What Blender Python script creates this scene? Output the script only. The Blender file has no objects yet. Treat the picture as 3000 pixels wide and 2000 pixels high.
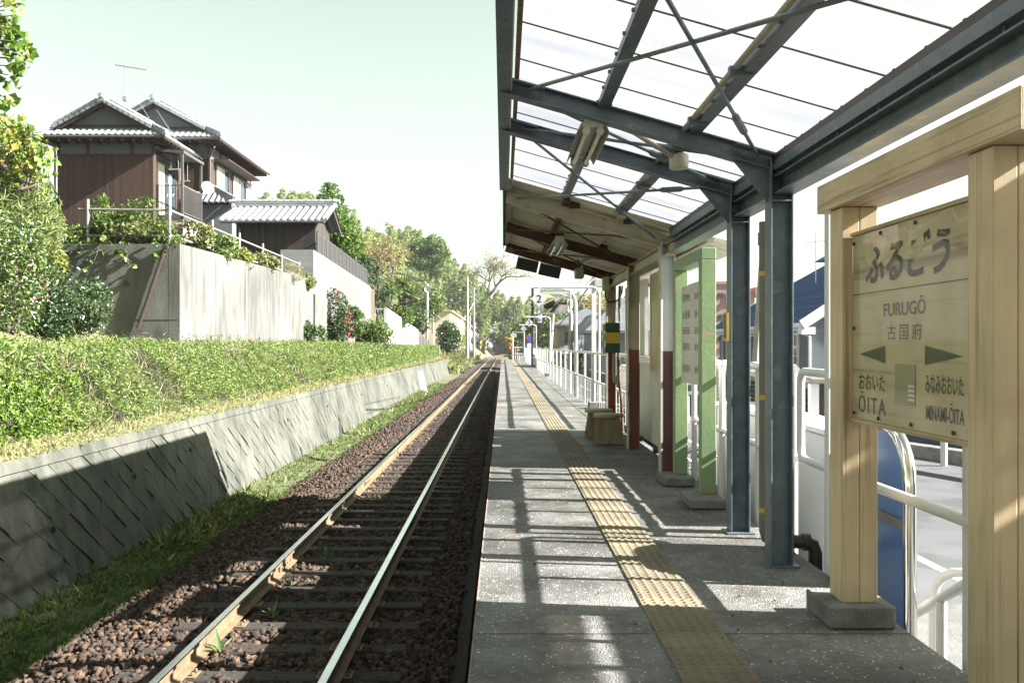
import bpy, bmesh, math, random
import numpy as np
from mathutils import Vector, Matrix
R = math.radians
rnd = random.Random(7)
rs = np.random.RandomState(5)
S = bpy.context.scene
COL = S.collection

# ------------------------------------------------------------------ camera, sky, sun, exposure
# x runs across the track, y along it, z = 0 is the platform surface; the eye is 1.30 m above it
F, VX, VY, EYE = 2720.0, 1474.0, 1012.0, 1.30
cam = bpy.data.cameras.new('camera')
cam.sensor_width = 36.0
cam.lens = F / 3000 * 36.0
cam.shift_x = (1500 - VX) / 3000
cam.shift_y = (VY - 1000) / 3000
cam.clip_start = 0.05
cam.clip_end = 3000
camo = bpy.data.objects.new('camera', cam)
COL.objects.link(camo)
camo.location = (0, 0, EYE)
camo.rotation_euler = (R(90), 0, 0)
S.camera = camo

SUN_D = Vector((-1.0, 0.13, -0.63)).normalized()
W = bpy.data.worlds.new('World')
S.world = W
W.use_nodes = True
nt = W.node_tree
nt.nodes.clear()
sky = nt.nodes.new('ShaderNodeTexSky')
sky.sky_type = 'NISHITA'
sky.sun_disc = False
sky.sun_elevation = math.asin(-SUN_D.z)
sky.sun_rotation = math.atan2(-SUN_D.x, -SUN_D.y)
sky.air_density = 1.0
sky.dust_density = 1.5
hs = nt.nodes.new('ShaderNodeHueSaturation')
hs.inputs['Saturation'].default_value = 0.30
mul = nt.nodes.new('ShaderNodeMix')
mul.data_type = 'RGBA'
mul.blend_type = 'MULTIPLY'
mul.inputs['Factor'].default_value = 1.0
mul.inputs['B'].default_value = (0.69, 0.775, 0.615, 1)
bg = nt.nodes.new('ShaderNodeBackground')
bg.inputs['Strength'].default_value = 0.050
wo = nt.nodes.new('ShaderNodeOutputWorld')
nt.links.new(sky.outputs[0], hs.inputs['Color'])
nt.links.new(hs.outputs[0], mul.inputs['A'])
nt.links.new(mul.outputs['Result'], bg.inputs['Color'])
nt.links.new(bg.outputs[0], wo.inputs['Surface'])

sl = bpy.data.lights.new('sun', 'SUN')
sl.energy = 5.0
sl.angle = R(0.5)
sl.color = (1.0, 0.965, 0.91)
so = bpy.data.objects.new('sun', sl)
COL.objects.link(so)
so.location = (30, -4, 25)
so.rotation_euler = SUN_D.to_track_quat('-Z', 'Y').to_euler()

S.view_settings.view_transform = 'Standard'
S.view_settings.look = 'None'
S.view_settings.gamma = 1.0
S.view_settings.exposure = 2.80
try:
    S.cycles.max_bounces = 10
    S.cycles.transparent_max_bounces = 24
    S.cycles.use_denoising = True
except Exception:
    pass


# ------------------------------------------------------------------ helpers
def P(px, py, y):
    """the point at distance y along the track that lies under photo pixel (px, py)"""
    return Vector(((px - VX) / F * y, y, EYE + (VY - py) / F * y))


class MB:
    """collects boxes, bars, tubes and prisms and links them as ONE mesh object"""
    def __init__(s):
        s.v, s.f, s.m, s.g = [], [], [], []

    def add(s, vs, fs, mi=0):
        o = len(s.v)
        s.g.append((o, len(s.f)))
        s.v += [tuple(p) for p in vs]
        s.f += [tuple(i + o for i in f) for f in fs]
        s.m += [mi] * len(fs)
        return s

    def box(s, x0, x1, y0, y1, z0, z1, mi=0):
        vs = [(x, y, z) for z in (z0, z1) for y in (y0, y1) for x in (x0, x1)]
        return s.add(vs, [(0, 2, 3, 1), (4, 5, 7, 6), (0, 1, 5, 4), (2, 6, 7, 3), (0, 4, 6, 2), (1, 3, 7, 5)], mi)

    def obox(s, c, ax, ay, az, hx, hy, hz, mi=0):
        c = Vector(c)
        ax, ay, az = [Vector(a).normalized() for a in (ax, ay, az)]
        vs = [c + ax * (hx * i) + ay * (hy * j) + az * (hz * k) for k in (-1, 1) for j in (-1, 1) for i in (-1, 1)]
        return s.add(vs, [(0, 2, 3, 1), (4, 5, 7, 6), (0, 1, 5, 4), (2, 6, 7, 3), (0, 4, 6, 2), (1, 3, 7, 5)], mi)

    def bar(s, p0, p1, w, h, up=(0, 0, 1), mi=0):
        p0, p1 = Vector(p0), Vector(p1)
        d = (p1 - p0)
        L = d.length
        d.normalize()
        side = d.cross(Vector(up))
        if side.length < 1e-4:
            side = d.cross(Vector((0, 1, 0)))
        side.normalize()
        u = side.cross(d)
        return s.obox((p0 + p1) / 2, d, side, u, L / 2, w / 2, h / 2, mi)

    def tube(s, pts, r, n=8, cap=True, mi=0):
        pts = [Vector(p) for p in pts]
        N = len(pts)
        rr = r if isinstance(r, (list, tuple)) else [r] * N
        vs, fs = [], []
        prev = None
        for i, p in enumerate(pts):
            d = (pts[min(i + 1, N - 1)] - pts[max(i - 1, 0)])
            if d.length < 1e-9:
                d = Vector((0, 0, 1))
            d.normalize()
            if prev is None:
                a = d.cross(Vector((0, 0, 1)))
                if a.length < 1e-3:
                    a = d.cross(Vector((1, 0, 0)))
            else:
                a = prev - d * prev.dot(d)
                if a.length < 1e-4:
                    a = d.cross(Vector((0.3, 1, 0.2)))
            a.normalize()
            prev = a
            b = d.cross(a)
            for k in range(n):
                t = 2 * math.pi * k / n
                vs.append(p + (a * math.cos(t) + b * math.sin(t)) * rr[i])
        for i in range(N - 1):
            for k in range(n):
                fs.append((i * n + k, i * n + (k + 1) % n, (i + 1) * n + (k + 1) % n, (i + 1) * n + k))
        if cap:
            fs.append(tuple(range(n - 1, -1, -1)))
            fs.append(tuple((N - 1) * n + k for k in range(n)))
        return s.add(vs, fs, mi)

    def prism(s, poly, axis, a0, a1, mi=0):
        n = len(poly)
        mk = {'x': lambda p, a: (a, p[0], p[1]), 'y': lambda p, a: (p[0], a, p[1]), 'z': lambda p, a: (p[0], p[1], a)}[axis]
        vs = [mk(p, a0) for p in poly] + [mk(p, a1) for p in poly]
        fs = [tuple(range(n - 1, -1, -1)), tuple(range(n, 2 * n))]
        fs += [(i, (i + 1) % n, (i + 1) % n + n, i + n) for i in range(n)]
        return s.add(vs, fs, mi)

    def quad(s, a, b, c, d, mi=0):
        return s.add([a, b, c, d], [(0, 1, 2, 3)], mi)

    def ibeam(s, p0, p1, w, h, t=0.009, up=(0, 0, 1), mi=0):
        p0, p1 = Vector(p0), Vector(p1)
        d = (p1 - p0).normalized()
        side = d.cross(Vector(up)).normalized()
        u = side.cross(d)
        s.bar(p0 + u * (h / 2 - t / 2), p1 + u * (h / 2 - t / 2), w, t, up, mi)
        s.bar(p0 - u * (h / 2 - t / 2), p1 - u * (h / 2 - t / 2), w, t, up, mi)
        s.bar(p0, p1, t * 0.8, h - 2 * t, up, mi)
        return s

    def lathe(s, c, prof, n=20, axis='z', mi=0):
        c = Vector(c)
        vs, fs = [], []
        for (r, h) in prof:
            for k in range(n):
                t = 2 * math.pi * k / n
                q = (r * math.cos(t), r * math.sin(t), h)
                if axis == 'x':
                    q = (h, q[0], q[1])
                elif axis == 'y':
                    q = (q[0], h, q[1])
                vs.append(c + Vector(q))
        for i in range(len(prof) - 1):
            for k in range(n):
                fs.append((i * n + k, i * n + (k + 1) % n, (i + 1) * n + (k + 1) % n, (i + 1) * n + k))
        fs.append(tuple(range(n - 1, -1, -1)))
        fs.append(tuple((len(prof) - 1) * n + k for k in range(n)))
        return s.add(vs, fs, mi)

    def pieces(s, name, mats, parent, bev=0.0):
        """every primitive as an object of its own"""
        g = s.g + [(len(s.v), len(s.f))]
        for (v0, f0), (v1, f1) in zip(g[:-1], g[1:]):
            q = MB()
            q.add(s.v[v0:v1], [tuple(i - v0 for i in f) for f in s.f[f0:f1]])
            q.build(name, mats, parent, bev)

    def build(s, name, mats, parent=None, bev=0.0, smooth=False, loc=None):
        me = bpy.data.meshes.new(name)
        V = np.array(s.v, dtype=float)
        if parent is not None:
            o0 = wloc(parent)
        else:
            o0 = Vector(loc) if loc is not None else Vector(((V[:, 0].min() + V[:, 0].max()) / 2, (V[:, 1].min() + V[:, 1].max()) / 2, V[:, 2].min()))
        me.from_pydata([tuple(p) for p in (V - np.array(o0))], [], s.f)
        mats = mats if isinstance(mats, (list, tuple)) else [mats]
        for m in mats:
            me.materials.append(m)
        if len(mats) > 1:
            me.polygons.foreach_set('material_index', s.m)
        bm = bmesh.new()
        bm.from_mesh(me)
        bmesh.ops.recalc_face_normals(bm, faces=bm.faces)
        if bev:
            es = [e for e in bm.edges if len(e.link_faces) == 2 and e.calc_face_angle(0) > 0.6]
            bmesh.ops.bevel(bm, geom=es, offset=bev, segments=1, affect='EDGES', clamp_overlap=True)
        bm.to_mesh(me)
        bm.free()
        if smooth:
            try:
                me.shade_smooth()
                me.set_sharp_from_angle(angle=R(40))
            except Exception:
                pass
        o = bpy.data.objects.new(name, me)
        COL.objects.link(o)
        if parent is not None:
            o.parent = parent
        else:
            o.location = o0
        return o


def wloc(o):
    p = Vector((0, 0, 0))
    while o is not None:
        p += o.location
        o = o.parent
    return p


def tag(o, label=None, cat=None, group=None, kind=None):
    if label:
        o['label'] = label
    if cat:
        o['category'] = cat
    if group:
        o['group'] = group
    if kind:
        o['kind'] = kind
    return o


def thing(name, label, cat, loc, group=None):
    o = bpy.data.objects.new(name, None)
    o.empty_display_size = 0.2
    COL.objects.link(o)
    o.location = loc
    return tag(o, label, cat, group)


def copy_tree(o, parent=None):
    c = o.copy()
    COL.objects.link(c)
    if parent is not None:
        c.parent = parent
    for ch in list(o.children):
        copy_tree(ch, c)
    return c


def struct(o):
    o['kind'] = 'structure'
    return o


def fast_mesh(name, V, Q, mats, parent=None, col=None, loc=None, smooth=False):
    """numpy verts (n,3), faces (m,k) all of one size, optional colour per vertex"""
    me = bpy.data.meshes.new(name)
    k = Q.shape[1]
    if parent is not None:
        o0 = np.array(wloc(parent))
    else:
        o0 = np.array(loc) if loc is not None else np.array([(V[:, 0].min() + V[:, 0].max()) / 2, (V[:, 1].min() + V[:, 1].max()) / 2, V[:, 2].min()])
    me.vertices.add(len(V))
    me.vertices.foreach_set('co', (V - o0).astype(np.float32).ravel())
    me.loops.add(Q.size)
    me.loops.foreach_set('vertex_index', Q.astype(np.int32).ravel())
    me.polygons.add(len(Q))
    me.polygons.foreach_set('loop_start', np.arange(0, Q.size, k, dtype=np.int32))
    me.polygons.foreach_set('loop_total', np.full(len(Q), k, dtype=np.int32))
    if smooth:
        me.polygons.foreach_set('use_smooth', np.ones(len(Q), dtype=bool))
    me.update(calc_edges=True)
    if col is not None:
        a = me.color_attributes.new('tint', 'FLOAT_COLOR', 'POINT')
        c4 = np.ones((len(V), 4), np.float32)
        c4[:, :3] = col
        a.data.foreach_set('color', c4.ravel())
    for m in (mats if isinstance(mats, (list, tuple)) else [mats]):
        me.materials.append(m)
    o = bpy.data.objects.new(name, me)
    COL.objects.link(o)
    if parent is not None:
        o.parent = parent
    else:
        o.location = o0
    return o


def grid_mesh(name, X, Y, Z, m, parent=None, loc=None, smooth=True):
    a, b = X.shape
    V = np.stack([X.ravel(), Y.ravel(), Z.ravel()], 1)
    i = np.arange(a * b).reshape(a, b)
    Q = np.stack([i[:-1, :-1].ravel(), i[:-1, 1:].ravel(), i[1:, 1:].ravel(), i[1:, :-1].ravel()], 1)
    return fast_mesh(name, V, Q, m, parent, None, loc, smooth)


def nrm(a):
    return a / np.maximum(np.linalg.norm(a, axis=1, keepdims=True), 1e-9)


def leaf_mesh(name, C, size, aspect, cols, mat, parent=None, droop=0.0, up=0.0, fold=0.25, A=None):
    """one small folded leaf (two triangles' worth of quad pair) on every centre; cols is a palette"""
    n = len(C)
    if A is None:
        A = rs.normal(size=(n, 3))
        A[:, 2] += up - droop
    A = nrm(A)
    T = nrm(np.cross(A, rs.normal(size=(n, 3))))
    N = np.cross(A, T)
    L = size * rs.uniform(0.6, 1.35, size=(n, 1))
    Wd = L * aspect * rs.uniform(0.75, 1.2, size=(n, 1))
    f = fold * Wd
    p0 = C - A * L * 0.5
    p1 = C + T * Wd * 0.5 + N * f - A * L * 0.05
    p2 = C + A * L * 0.5 - N * f * 0.6
    p3 = C - T * Wd * 0.5 + N * f - A * L * 0.05
    V = np.stack([p0, p1, p2, p3], 1).reshape(-1, 3)
    b = np.arange(n)[:, None] * 4
    Q = np.concatenate([b + np.array([[0, 1, 2]]), b + np.array([[0, 2, 3]])], 0)
    pal = np.array(cols, float)
    c = pal[rs.randint(0, len(pal), n)] * rs.uniform(0.75, 1.25, size=(n, 1)) * 0.78
    return fast_mesh(name, V, Q, mat, parent, np.repeat(c, 4, 0))


def blob(n, c, r, k=14, tight=0.30, shell=0.55):
    """n points in k clumps spread through an ellipsoid"""
    c, r = np.array(c, float), np.array(r, float)
    d = nrm(rs.normal(size=(k, 3)))
    cc = d * (rs.uniform(shell, 1.0, size=(k, 1)))
    idx = rs.randint(0, k, n)
    pts = cc[idx] + rs.normal(size=(n, 3)) * tight
    q = np.linalg.norm(pts, axis=1, keepdims=True)
    pts = np.where(q > 1.15, pts / q * rs.uniform(0.8, 1.15, size=(n, 1)), pts)
    return c + pts * r


# ------------------------------------------------------------------ materials
K = 0.75          # all painted, mineral and leaf colours are scaled by this to suit the exposure


def kc(c):
    return tuple(v * K for v in c)


def mat(name, c1, c2=None, scale=6.0, rough=0.6, metal=0.0, bump=0.0, bscale=None, stretch=(1, 1, 1), spec=0.5, lo=0.35, hi=0.65, c3=None, s3=1.0, l3=0.55, h3=0.7, rvar=0.0, coat=0.0):
    m = bpy.data.materials.new(name)
    m.use_nodes = True
    t = m.node_tree
    b = t.nodes['Principled BSDF']
    b.inputs['Roughness'].default_value = rough
    b.inputs['Metallic'].default_value = metal
    b.inputs['Specular IOR Level'].default_value = spec
    if coat:
        b.inputs['Coat Weight'].default_value = coat
        b.inputs['Coat Roughness'].default_value = 0.05
    tc = t.nodes.new('ShaderNodeTexCoord')
    mp = t.nodes.new('ShaderNodeMapping')
    mp.inputs['Scale'].default_value = stretch
    t.links.new(tc.outputs['Object'], mp.inputs['Vector'])

    def noise(sc, det=6):
        n = t.nodes.new('ShaderNodeTexNoise')
        n.inputs['Scale'].default_value = sc
        n.inputs['Detail'].default_value = det
        t.links.new(mp.outputs[0], n.inputs['Vector'])
        return n.outputs['Fac']

    def ramp(fac, a, bb, ca, cb):
        r = t.nodes.new('ShaderNodeValToRGB')
        r.color_ramp.elements[0].position = a
        r.color_ramp.elements[1].position = bb
        r.color_ramp.elements[0].color = (*ca, 1)
        r.color_ramp.elements[1].color = (*cb, 1)
        t.links.new(fac, r.inputs[0])
        return r.outputs[0]
    out = None
    if c2 is None:
        c2 = tuple(min(1, v * 0.78) for v in c1)
    if metal < 0.5:
        c1, c2 = kc(c1), kc(c2)
        c3 = kc(c3) if c3 is not None else None
    nf = noise(scale)
    out = ramp(nf, lo, hi, c1, c2)
    if c3 is not None:
        f = ramp(noise(s3, 8), l3, h3, (0, 0, 0), (1, 1, 1))
        mx = t.nodes.new('ShaderNodeMix')
        mx.data_type = 'RGBA'
        t.links.new(f, mx.inputs['Factor'])
        t.links.new(out, mx.inputs['A'])
        mx.inputs['B'].default_value = (*c3, 1)
        out = mx.outputs['Result']
    t.links.new(out, b.inputs['Base Color'])
    if rvar:
        rr = ramp(nf, 0.3, 0.7, (rough - rvar,) * 3, (rough + rvar,) * 3)
        t.links.new(rr, b.inputs['Roughness'])
    if bump:
        bn = t.nodes.new('ShaderNodeBump')
        bn.inputs['Strength'].default_value = bump
        bn.inputs['Distance'].default_value = 0.02
        t.links.new(noise(bscale or scale * 4, 8), bn.inputs['Height'])
        t.links.new(bn.outputs[0], b.inputs['Normal'])
    return m


def N(m, typ, **kw):
    n = m.node_tree.nodes.new(typ)
    for k, v in kw.items():
        n.inputs[k.replace('_', ' ')].default_value = v
    return n


def leaf_mat(name, rough=0.5, trans=0.35, gloss=0.4):
    m = bpy.data.materials.new(name)
    m.use_nodes = True
    t = m.node_tree
    b = t.nodes['Principled BSDF']
    b.inputs['Roughness'].default_value = rough
    b.inputs['Specular IOR Level'].default_value = gloss
    at = t.nodes.new('ShaderNodeAttribute')
    at.attribute_name = 'tint'
    t.links.new(at.outputs['Color'], b.inputs['Base Color'])
    tr = t.nodes.new('ShaderNodeBsdfTranslucent')
    t.links.new(at.outputs['Color'], tr.inputs['Color'])
    mx = t.nodes.new('ShaderNodeMixShader')
    mx.inputs[0].default_value = trans
    t.links.new(b.outputs[0], mx.inputs[1])
    t.links.new(tr.outputs[0], mx.inputs[2])
    t.links.new(mx.outputs[0], t.nodes['Material Output'].inputs['Surface'])
    return m


M = {}
M['steel'] = mat('grey steel paint', (0.105, 0.142, 0.172), (0.074, 0.102, 0.126), 9, 0.42, 0.0, 0.08, 60, c3=(0.17, 0.195, 0.205), s3=14, l3=0.56, h3=0.72)
M['beige_paint'] = mat('aged beige paint', (0.56, 0.52, 0.41), (0.44, 0.39, 0.28), 5, 0.6, 0, 0.1, 40, c3=(0.20, 0.10, 0.045), s3=7, l3=0.60, h3=0.70)
M['rust'] = mat('rusted steel', (0.13, 0.06, 0.028), (0.07, 0.035, 0.02), 8, 0.8, 0, 0.3, 40, c3=(0.30, 0.24, 0.16), s3=4, l3=0.60, h3=0.66)
M['maroon'] = mat('maroon paint', (0.17, 0.055, 0.05), (0.12, 0.045, 0.045), 4, 0.45, 0, 0.05, 40, c3=(0.24, 0.12, 0.11), s3=9, l3=0.6, h3=0.75)
M['red_brown'] = mat('red brown paint', (0.27, 0.062, 0.032), (0.19, 0.045, 0.025), 4, 0.5, 0, 0.06, 40, c3=(0.08, 0.03, 0.02), s3=6, l3=0.64, h3=0.72)
M['cream_wall'] = mat('cream enamel panel', (0.70, 0.69, 0.62), (0.60, 0.59, 0.52), 3, 0.4, 0, 0.03, 30)
M['white_paint'] = mat('white gloss paint', (0.70, 0.70, 0.70), (0.62, 0.63, 0.63), 3, 0.35, 0, 0.04, 30, c3=(0.45, 0.36, 0.27), s3=12, l3=0.72, h3=0.80)
M['white_matt'] = mat('white panel', (0.66, 0.66, 0.68), (0.60, 0.60, 0.63), 2, 0.5)
M['green_paint'] = mat('pale green paint', (0.22, 0.30, 0.135), (0.155, 0.245, 0.125), 3.0, 0.5, 0, 0.08, 30, c3=(0.30, 0.25, 0.12), s3=6, l3=0.62, h3=0.72)
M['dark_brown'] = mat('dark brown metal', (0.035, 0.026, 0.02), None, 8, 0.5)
M['conc'] = mat('cast concrete', (0.20, 0.195, 0.18), (0.12, 0.12, 0.11), 9, 0.85, 0, 0.5, 55, c3=(0.05, 0.05, 0.045), s3=3.5, l3=0.56, h3=0.75)
M['sheet_joint'] = mat('grimy sheet joint', (0.17, 0.12, 0.08), (0.10, 0.07, 0.05), 30, 0.9)
M['black'] = mat('black plastic', (0.012, 0.013, 0.013), (0.018, 0.02, 0.019), 6, 0.45)
M['cable'] = mat('black cable', (0.02, 0.02, 0.02), None, 6, 0.6)
M['cond'] = mat('beige conduit', (0.36, 0.345, 0.27), (0.28, 0.265, 0.20), 8, 0.5)
M['lamp'] = mat('aged lamp enamel', (0.55, 0.54, 0.46), (0.42, 0.41, 0.33), 6, 0.45, 0, 0.05, 30, c3=(0.25, 0.20, 0.13), s3=14, l3=0.64, h3=0.74)
M['tube'] = mat('lamp glass', (0.62, 0.60, 0.48), (0.55, 0.53, 0.42), 5, 0.15)
M['box_green'] = mat('dark green enamel', (0.02, 0.09, 0.055), (0.016, 0.075, 0.045), 5, 0.35)
M['box_yellow'] = mat('yellow band', (0.72, 0.50, 0.03), (0.66, 0.45, 0.03), 5, 0.4)
M['galv'] = mat('galvanised metal', (0.40, 0.42, 0.42), (0.30, 0.32, 0.32), 14, 0.35, 0.6)
M['alu'] = mat('aluminium frame', (0.50, 0.50, 0.47), (0.42, 0.42, 0.40), 8, 0.35, 0.5)
M['pipe_grey'] = mat('taupe drainpipe', (0.17, 0.155, 0.125), (0.13, 0.12, 0.10), 6, 0.5)
M['pipe_dark'] = mat('dark brown drainpipe', (0.05, 0.035, 0.028), None, 6, 0.5)
M['ink'] = mat('faded black lettering', (0.022, 0.024, 0.019), (0.035, 0.036, 0.028), 12, 0.5)
M['ink_light'] = mat('grey lettering', (0.085, 0.083, 0.065), (0.11, 0.105, 0.08), 12, 0.5)
M['ink_black'] = mat('black lettering', (0.012, 0.012, 0.012), None, 12, 0.5)
M['rail_rust'] = mat('rusty rail web', (0.19, 0.125, 0.065), (0.12, 0.08, 0.045), 7, 0.75, 0, 0.15, 60)
M['rail_head'] = mat('polished rail head', (0.80, 0.81, 0.83), (0.70, 0.71, 0.73), 5, 0.16, 1.0)
M['sleeper'] = mat('weathered sleeper', (0.034, 0.025, 0.018), (0.018, 0.014, 0.011), 5, 0.9, 0, 0.5, 30, stretch=(0.6, 6, 6))
M['dirt'] = mat('soil', (0.10, 0.075, 0.05), (0.06, 0.045, 0.03), 2.5, 1.0, 0, 0.5, 25)
M['asphalt'] = mat('street asphalt', (0.085, 0.088, 0.095), (0.060, 0.062, 0.068), 1.2, 0.9, 0, 0.4, 90, c3=(0.045, 0.046, 0.05), s3=0.9, l3=0.55, h3=0.62)
M['pave'] = mat('pale concrete paving', (0.145, 0.143, 0.136), (0.10, 0.098, 0.093), 3, 0.9, 0, 0.5, 60, c3=(0.06, 0.06, 0.056), s3=38, l3=0.55, h3=0.68)
M['plaster'] = mat('grey plaster', (0.115, 0.13, 0.14), (0.095, 0.108, 0.118), 3, 0.9)
M['timber_dark'] = mat('dark brown timber', (0.05, 0.024, 0.016), (0.03, 0.016, 0.012), 6, 0.8, 0, 0.2, 30, stretch=(4, 4, 0.7))
M['shed_boards'] = mat('blackened boards', (0.026, 0.020, 0.017), (0.014, 0.011, 0.010), 5, 0.85, 0, 0.3, 30, stretch=(9, 9, 0.6))
M['shutter'] = mat('cream shutter', (0.62, 0.58, 0.45), (0.56, 0.52, 0.40), 4, 0.5)
M['glass'] = mat('window glass', (0.05, 0.07, 0.09), (0.03, 0.045, 0.06), 2, 0.06, 0.0, spec=0.9)
M['tile'] = mat('silver glazed tile', (0.36, 0.38, 0.405), (0.25, 0.27, 0.295), 5, 0.28, 0.1, 0.05, 30, rvar=0.08)
M['balcony'] = mat('bronze aluminium', (0.12, 0.11, 0.11), (0.10, 0.095, 0.095), 4, 0.4, 0.3)
M['rail_pipe'] = mat('weathered pipe', (0.27, 0.27, 0.25), (0.19, 0.185, 0.17), 8, 0.5, 0.1, 0.05, 30, c3=(0.24, 0.13, 0.08), s3=6, l3=0.60, h3=0.68)
M['bark'] = mat('grey bark', (0.13, 0.105, 0.08), (0.07, 0.055, 0.042), 8, 0.95, 0, 0.5, 40)
M['pole_conc'] = mat('concrete pole', (0.33, 0.32, 0.29), (0.27, 0.26, 0.24), 3, 0.85)
M['pole_dark'] = mat('tarred pole', (0.05, 0.045, 0.042), (0.035, 0.032, 0.03), 3, 0.8)
M['steel_bright'] = mat('stainless steel', (0.62, 0.60, 0.57), (0.55, 0.54, 0.52), 3, 0.16, 1.0)
M['blue_panel'] = mat('blue enamel', (0.06, 0.16, 0.40), (0.05, 0.13, 0.34), 2.5, 0.25, 0, 0.02, 10, c3=(0.16, 0.18, 0.40), s3=1.7, l3=0.58, h3=0.78)
M['brick_red'] = mat('salmon brick tiles', (0.34, 0.19, 0.175), (0.30, 0.165, 0.15), 0.8, 0.8)
M['tan_wall'] = mat('tan render', (0.48, 0.38, 0.26), (0.43, 0.34, 0.24), 1.0, 0.9)
M['grey_wall'] = mat('blue grey render', (0.26, 0.28, 0.31), (0.22, 0.24, 0.27), 1.0, 0.9)
M['cream_bld'] = mat('cream building render', (0.58, 0.52, 0.38), (0.52, 0.46, 0.33), 0.5, 0.9)
M['rubber'] = mat('tyre rubber', (0.015, 0.015, 0.015), None, 5, 0.8)
M['chrome'] = mat('chrome', (0.6, 0.6, 0.6), None, 5, 0.15, 1.0)
M['skin_flower'] = mat('pink petals', (0.62, 0.05, 0.22), (0.70, 0.14, 0.36), 8, 0.6)
M['stripe_y'] = mat('warning yellow', (0.70, 0.45, 0.03), None, 5, 0.5)
M['orange_red'] = mat('warning red', (0.55, 0.06, 0.03), None, 5, 0.5)
M['sign_blue'] = mat('sign blue', (0.03, 0.12, 0.45), None, 5, 0.5)
M['leaf'] = leaf_mat('foliage', 0.5, 0.38, 0.35)
M['leaf_gloss'] = leaf_mat('glossy foliage', 0.28, 0.18, 0.6)
M['grass'] = leaf_mat('grass blades', 0.7, 0.30, 0.2)
M['bare'] = mat('bare twigs', (0.14, 0.115, 0.085), (0.09, 0.075, 0.055), 8, 0.95)


def speckle_concrete():
    m = bpy.data.materials.new('platform concrete with pale chips')
    m.use_nodes = True
    t = m.node_tree
    b = t.nodes['Principled BSDF']
    L = t.links
    tc = N(m, 'ShaderNodeTexCoord')
    n1 = N(m, 'ShaderNodeTexNoise', Scale=1.1, Detail=7.0)
    n2 = N(m, 'ShaderNodeTexNoise', Scale=28.0, Detail=4.0)
    v = N(m, 'ShaderNodeTexVoronoi', Scale=55.0)
    v2 = N(m, 'ShaderNodeTexVoronoi', Scale=120.0)
    for n in (n1, n2, v2):
        L.new(tc.outputs['Object'], n.inputs['Vector'])
    dn = N(m, 'ShaderNodeTexNoise', Scale=40.0, Detail=3.0)
    L.new(tc.outputs['Object'], dn.inputs['Vector'])
    dm = N(m, 'ShaderNodeVectorMath')
    dm.operation = 'MULTIPLY_ADD'
    dm.inputs[1].default_value = (0.035, 0.035, 0.035)
    L.new(dn.outputs['Color'], dm.inputs[0])
    L.new(tc.outputs['Object'], dm.inputs[2])
    L.new(dm.outputs[0], v.inputs['Vector'])
    r1 = N(m, 'ShaderNodeValToRGB')
    r1.color_ramp.elements[0].position = 0.32
    r1.color_ramp.elements[0].color = (0.058, 0.057, 0.054, 1)
    r1.color_ramp.elements[1].position = 0.70
    r1.color_ramp.elements[1].color = (0.16, 0.157, 0.15, 1)
    L.new(n1.outputs['Fac'], r1.inputs[0])
    mx = N(m, 'ShaderNodeMix')
    mx.data_type = 'RGBA'
    mx.blend_type = 'OVERLAY'
    mx.inputs['Factor'].default_value = 0.55
    L.new(r1.outputs[0], mx.inputs['A'])
    L.new(n2.outputs['Fac'], mx.inputs['B'])
    # chips: cells picked at random by the cell colour, round by distance
    sep = N(m, 'ShaderNodeSeparateColor')
    L.new(v.outputs['Color'], sep.inputs[0])
    gt = N(m, 'ShaderNodeMath')
    gt.operation = 'GREATER_THAN'
    gt.inputs[1].default_value = 0.84
    L.new(sep.outputs[0], gt.inputs[0])
    lt = N(m, 'ShaderNodeMath')
    lt.operation = 'LESS_THAN'
    lt.inputs[1].default_value = 0.32
    L.new(v.outputs['Distance'], lt.inputs[0])
    an = N(m, 'ShaderNodeMath')
    an.operation = 'MULTIPLY'
    L.new(gt.outputs[0], an.inputs[0])
    L.new(lt.outputs[0], an.inputs[1])
    mx2 = N(m, 'ShaderNodeMix')
    mx2.data_type = 'RGBA'
    L.new(an.outputs[0], mx2.inputs['Factor'])
    L.new(mx.outputs['Result'], mx2.inputs['A'])
    mx2.inputs['B'].default_value = (0.46, 0.46, 0.45, 1)
    # walked-in dirt and damp stains
    ns = N(m, 'ShaderNodeTexNoise', Scale=2.6, Detail=9.0, Roughness=0.7)
    L.new(tc.outputs['Object'], ns.inputs['Vector'])
    rs_ = N(m, 'ShaderNodeValToRGB')
    rs_.color_ramp.elements[0].position = 0.40
    rs_.color_ramp.elements[0].color = (0.55, 0.53, 0.48, 1)
    rs_.color_ramp.elements[1].position = 0.60
    rs_.color_ramp.elements[1].color = (1.12, 1.12, 1.12, 1)
    L.new(ns.outputs['Fac'], rs_.inputs[0])
    ms = N(m, 'ShaderNodeMix')
    ms.data_type = 'RGBA'
    ms.blend_type = 'MULTIPLY'
    ms.inputs['Factor'].default_value = 1.0
    L.new(mx2.outputs['Result'], ms.inputs['A'])
    L.new(rs_.outputs[0], ms.inputs['B'])
    L.new(ms.outputs['Result'], b.inputs['Base Color'])
    b.inputs['Roughness'].default_value = 0.62
    bp = N(m, 'ShaderNodeBump', Strength=0.75, Distance=0.008)
    L.new(v2.outputs['Distance'], bp.inputs['Height'])
    L.new(bp.outputs[0], b.inputs['Normal'])
    return m


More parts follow.
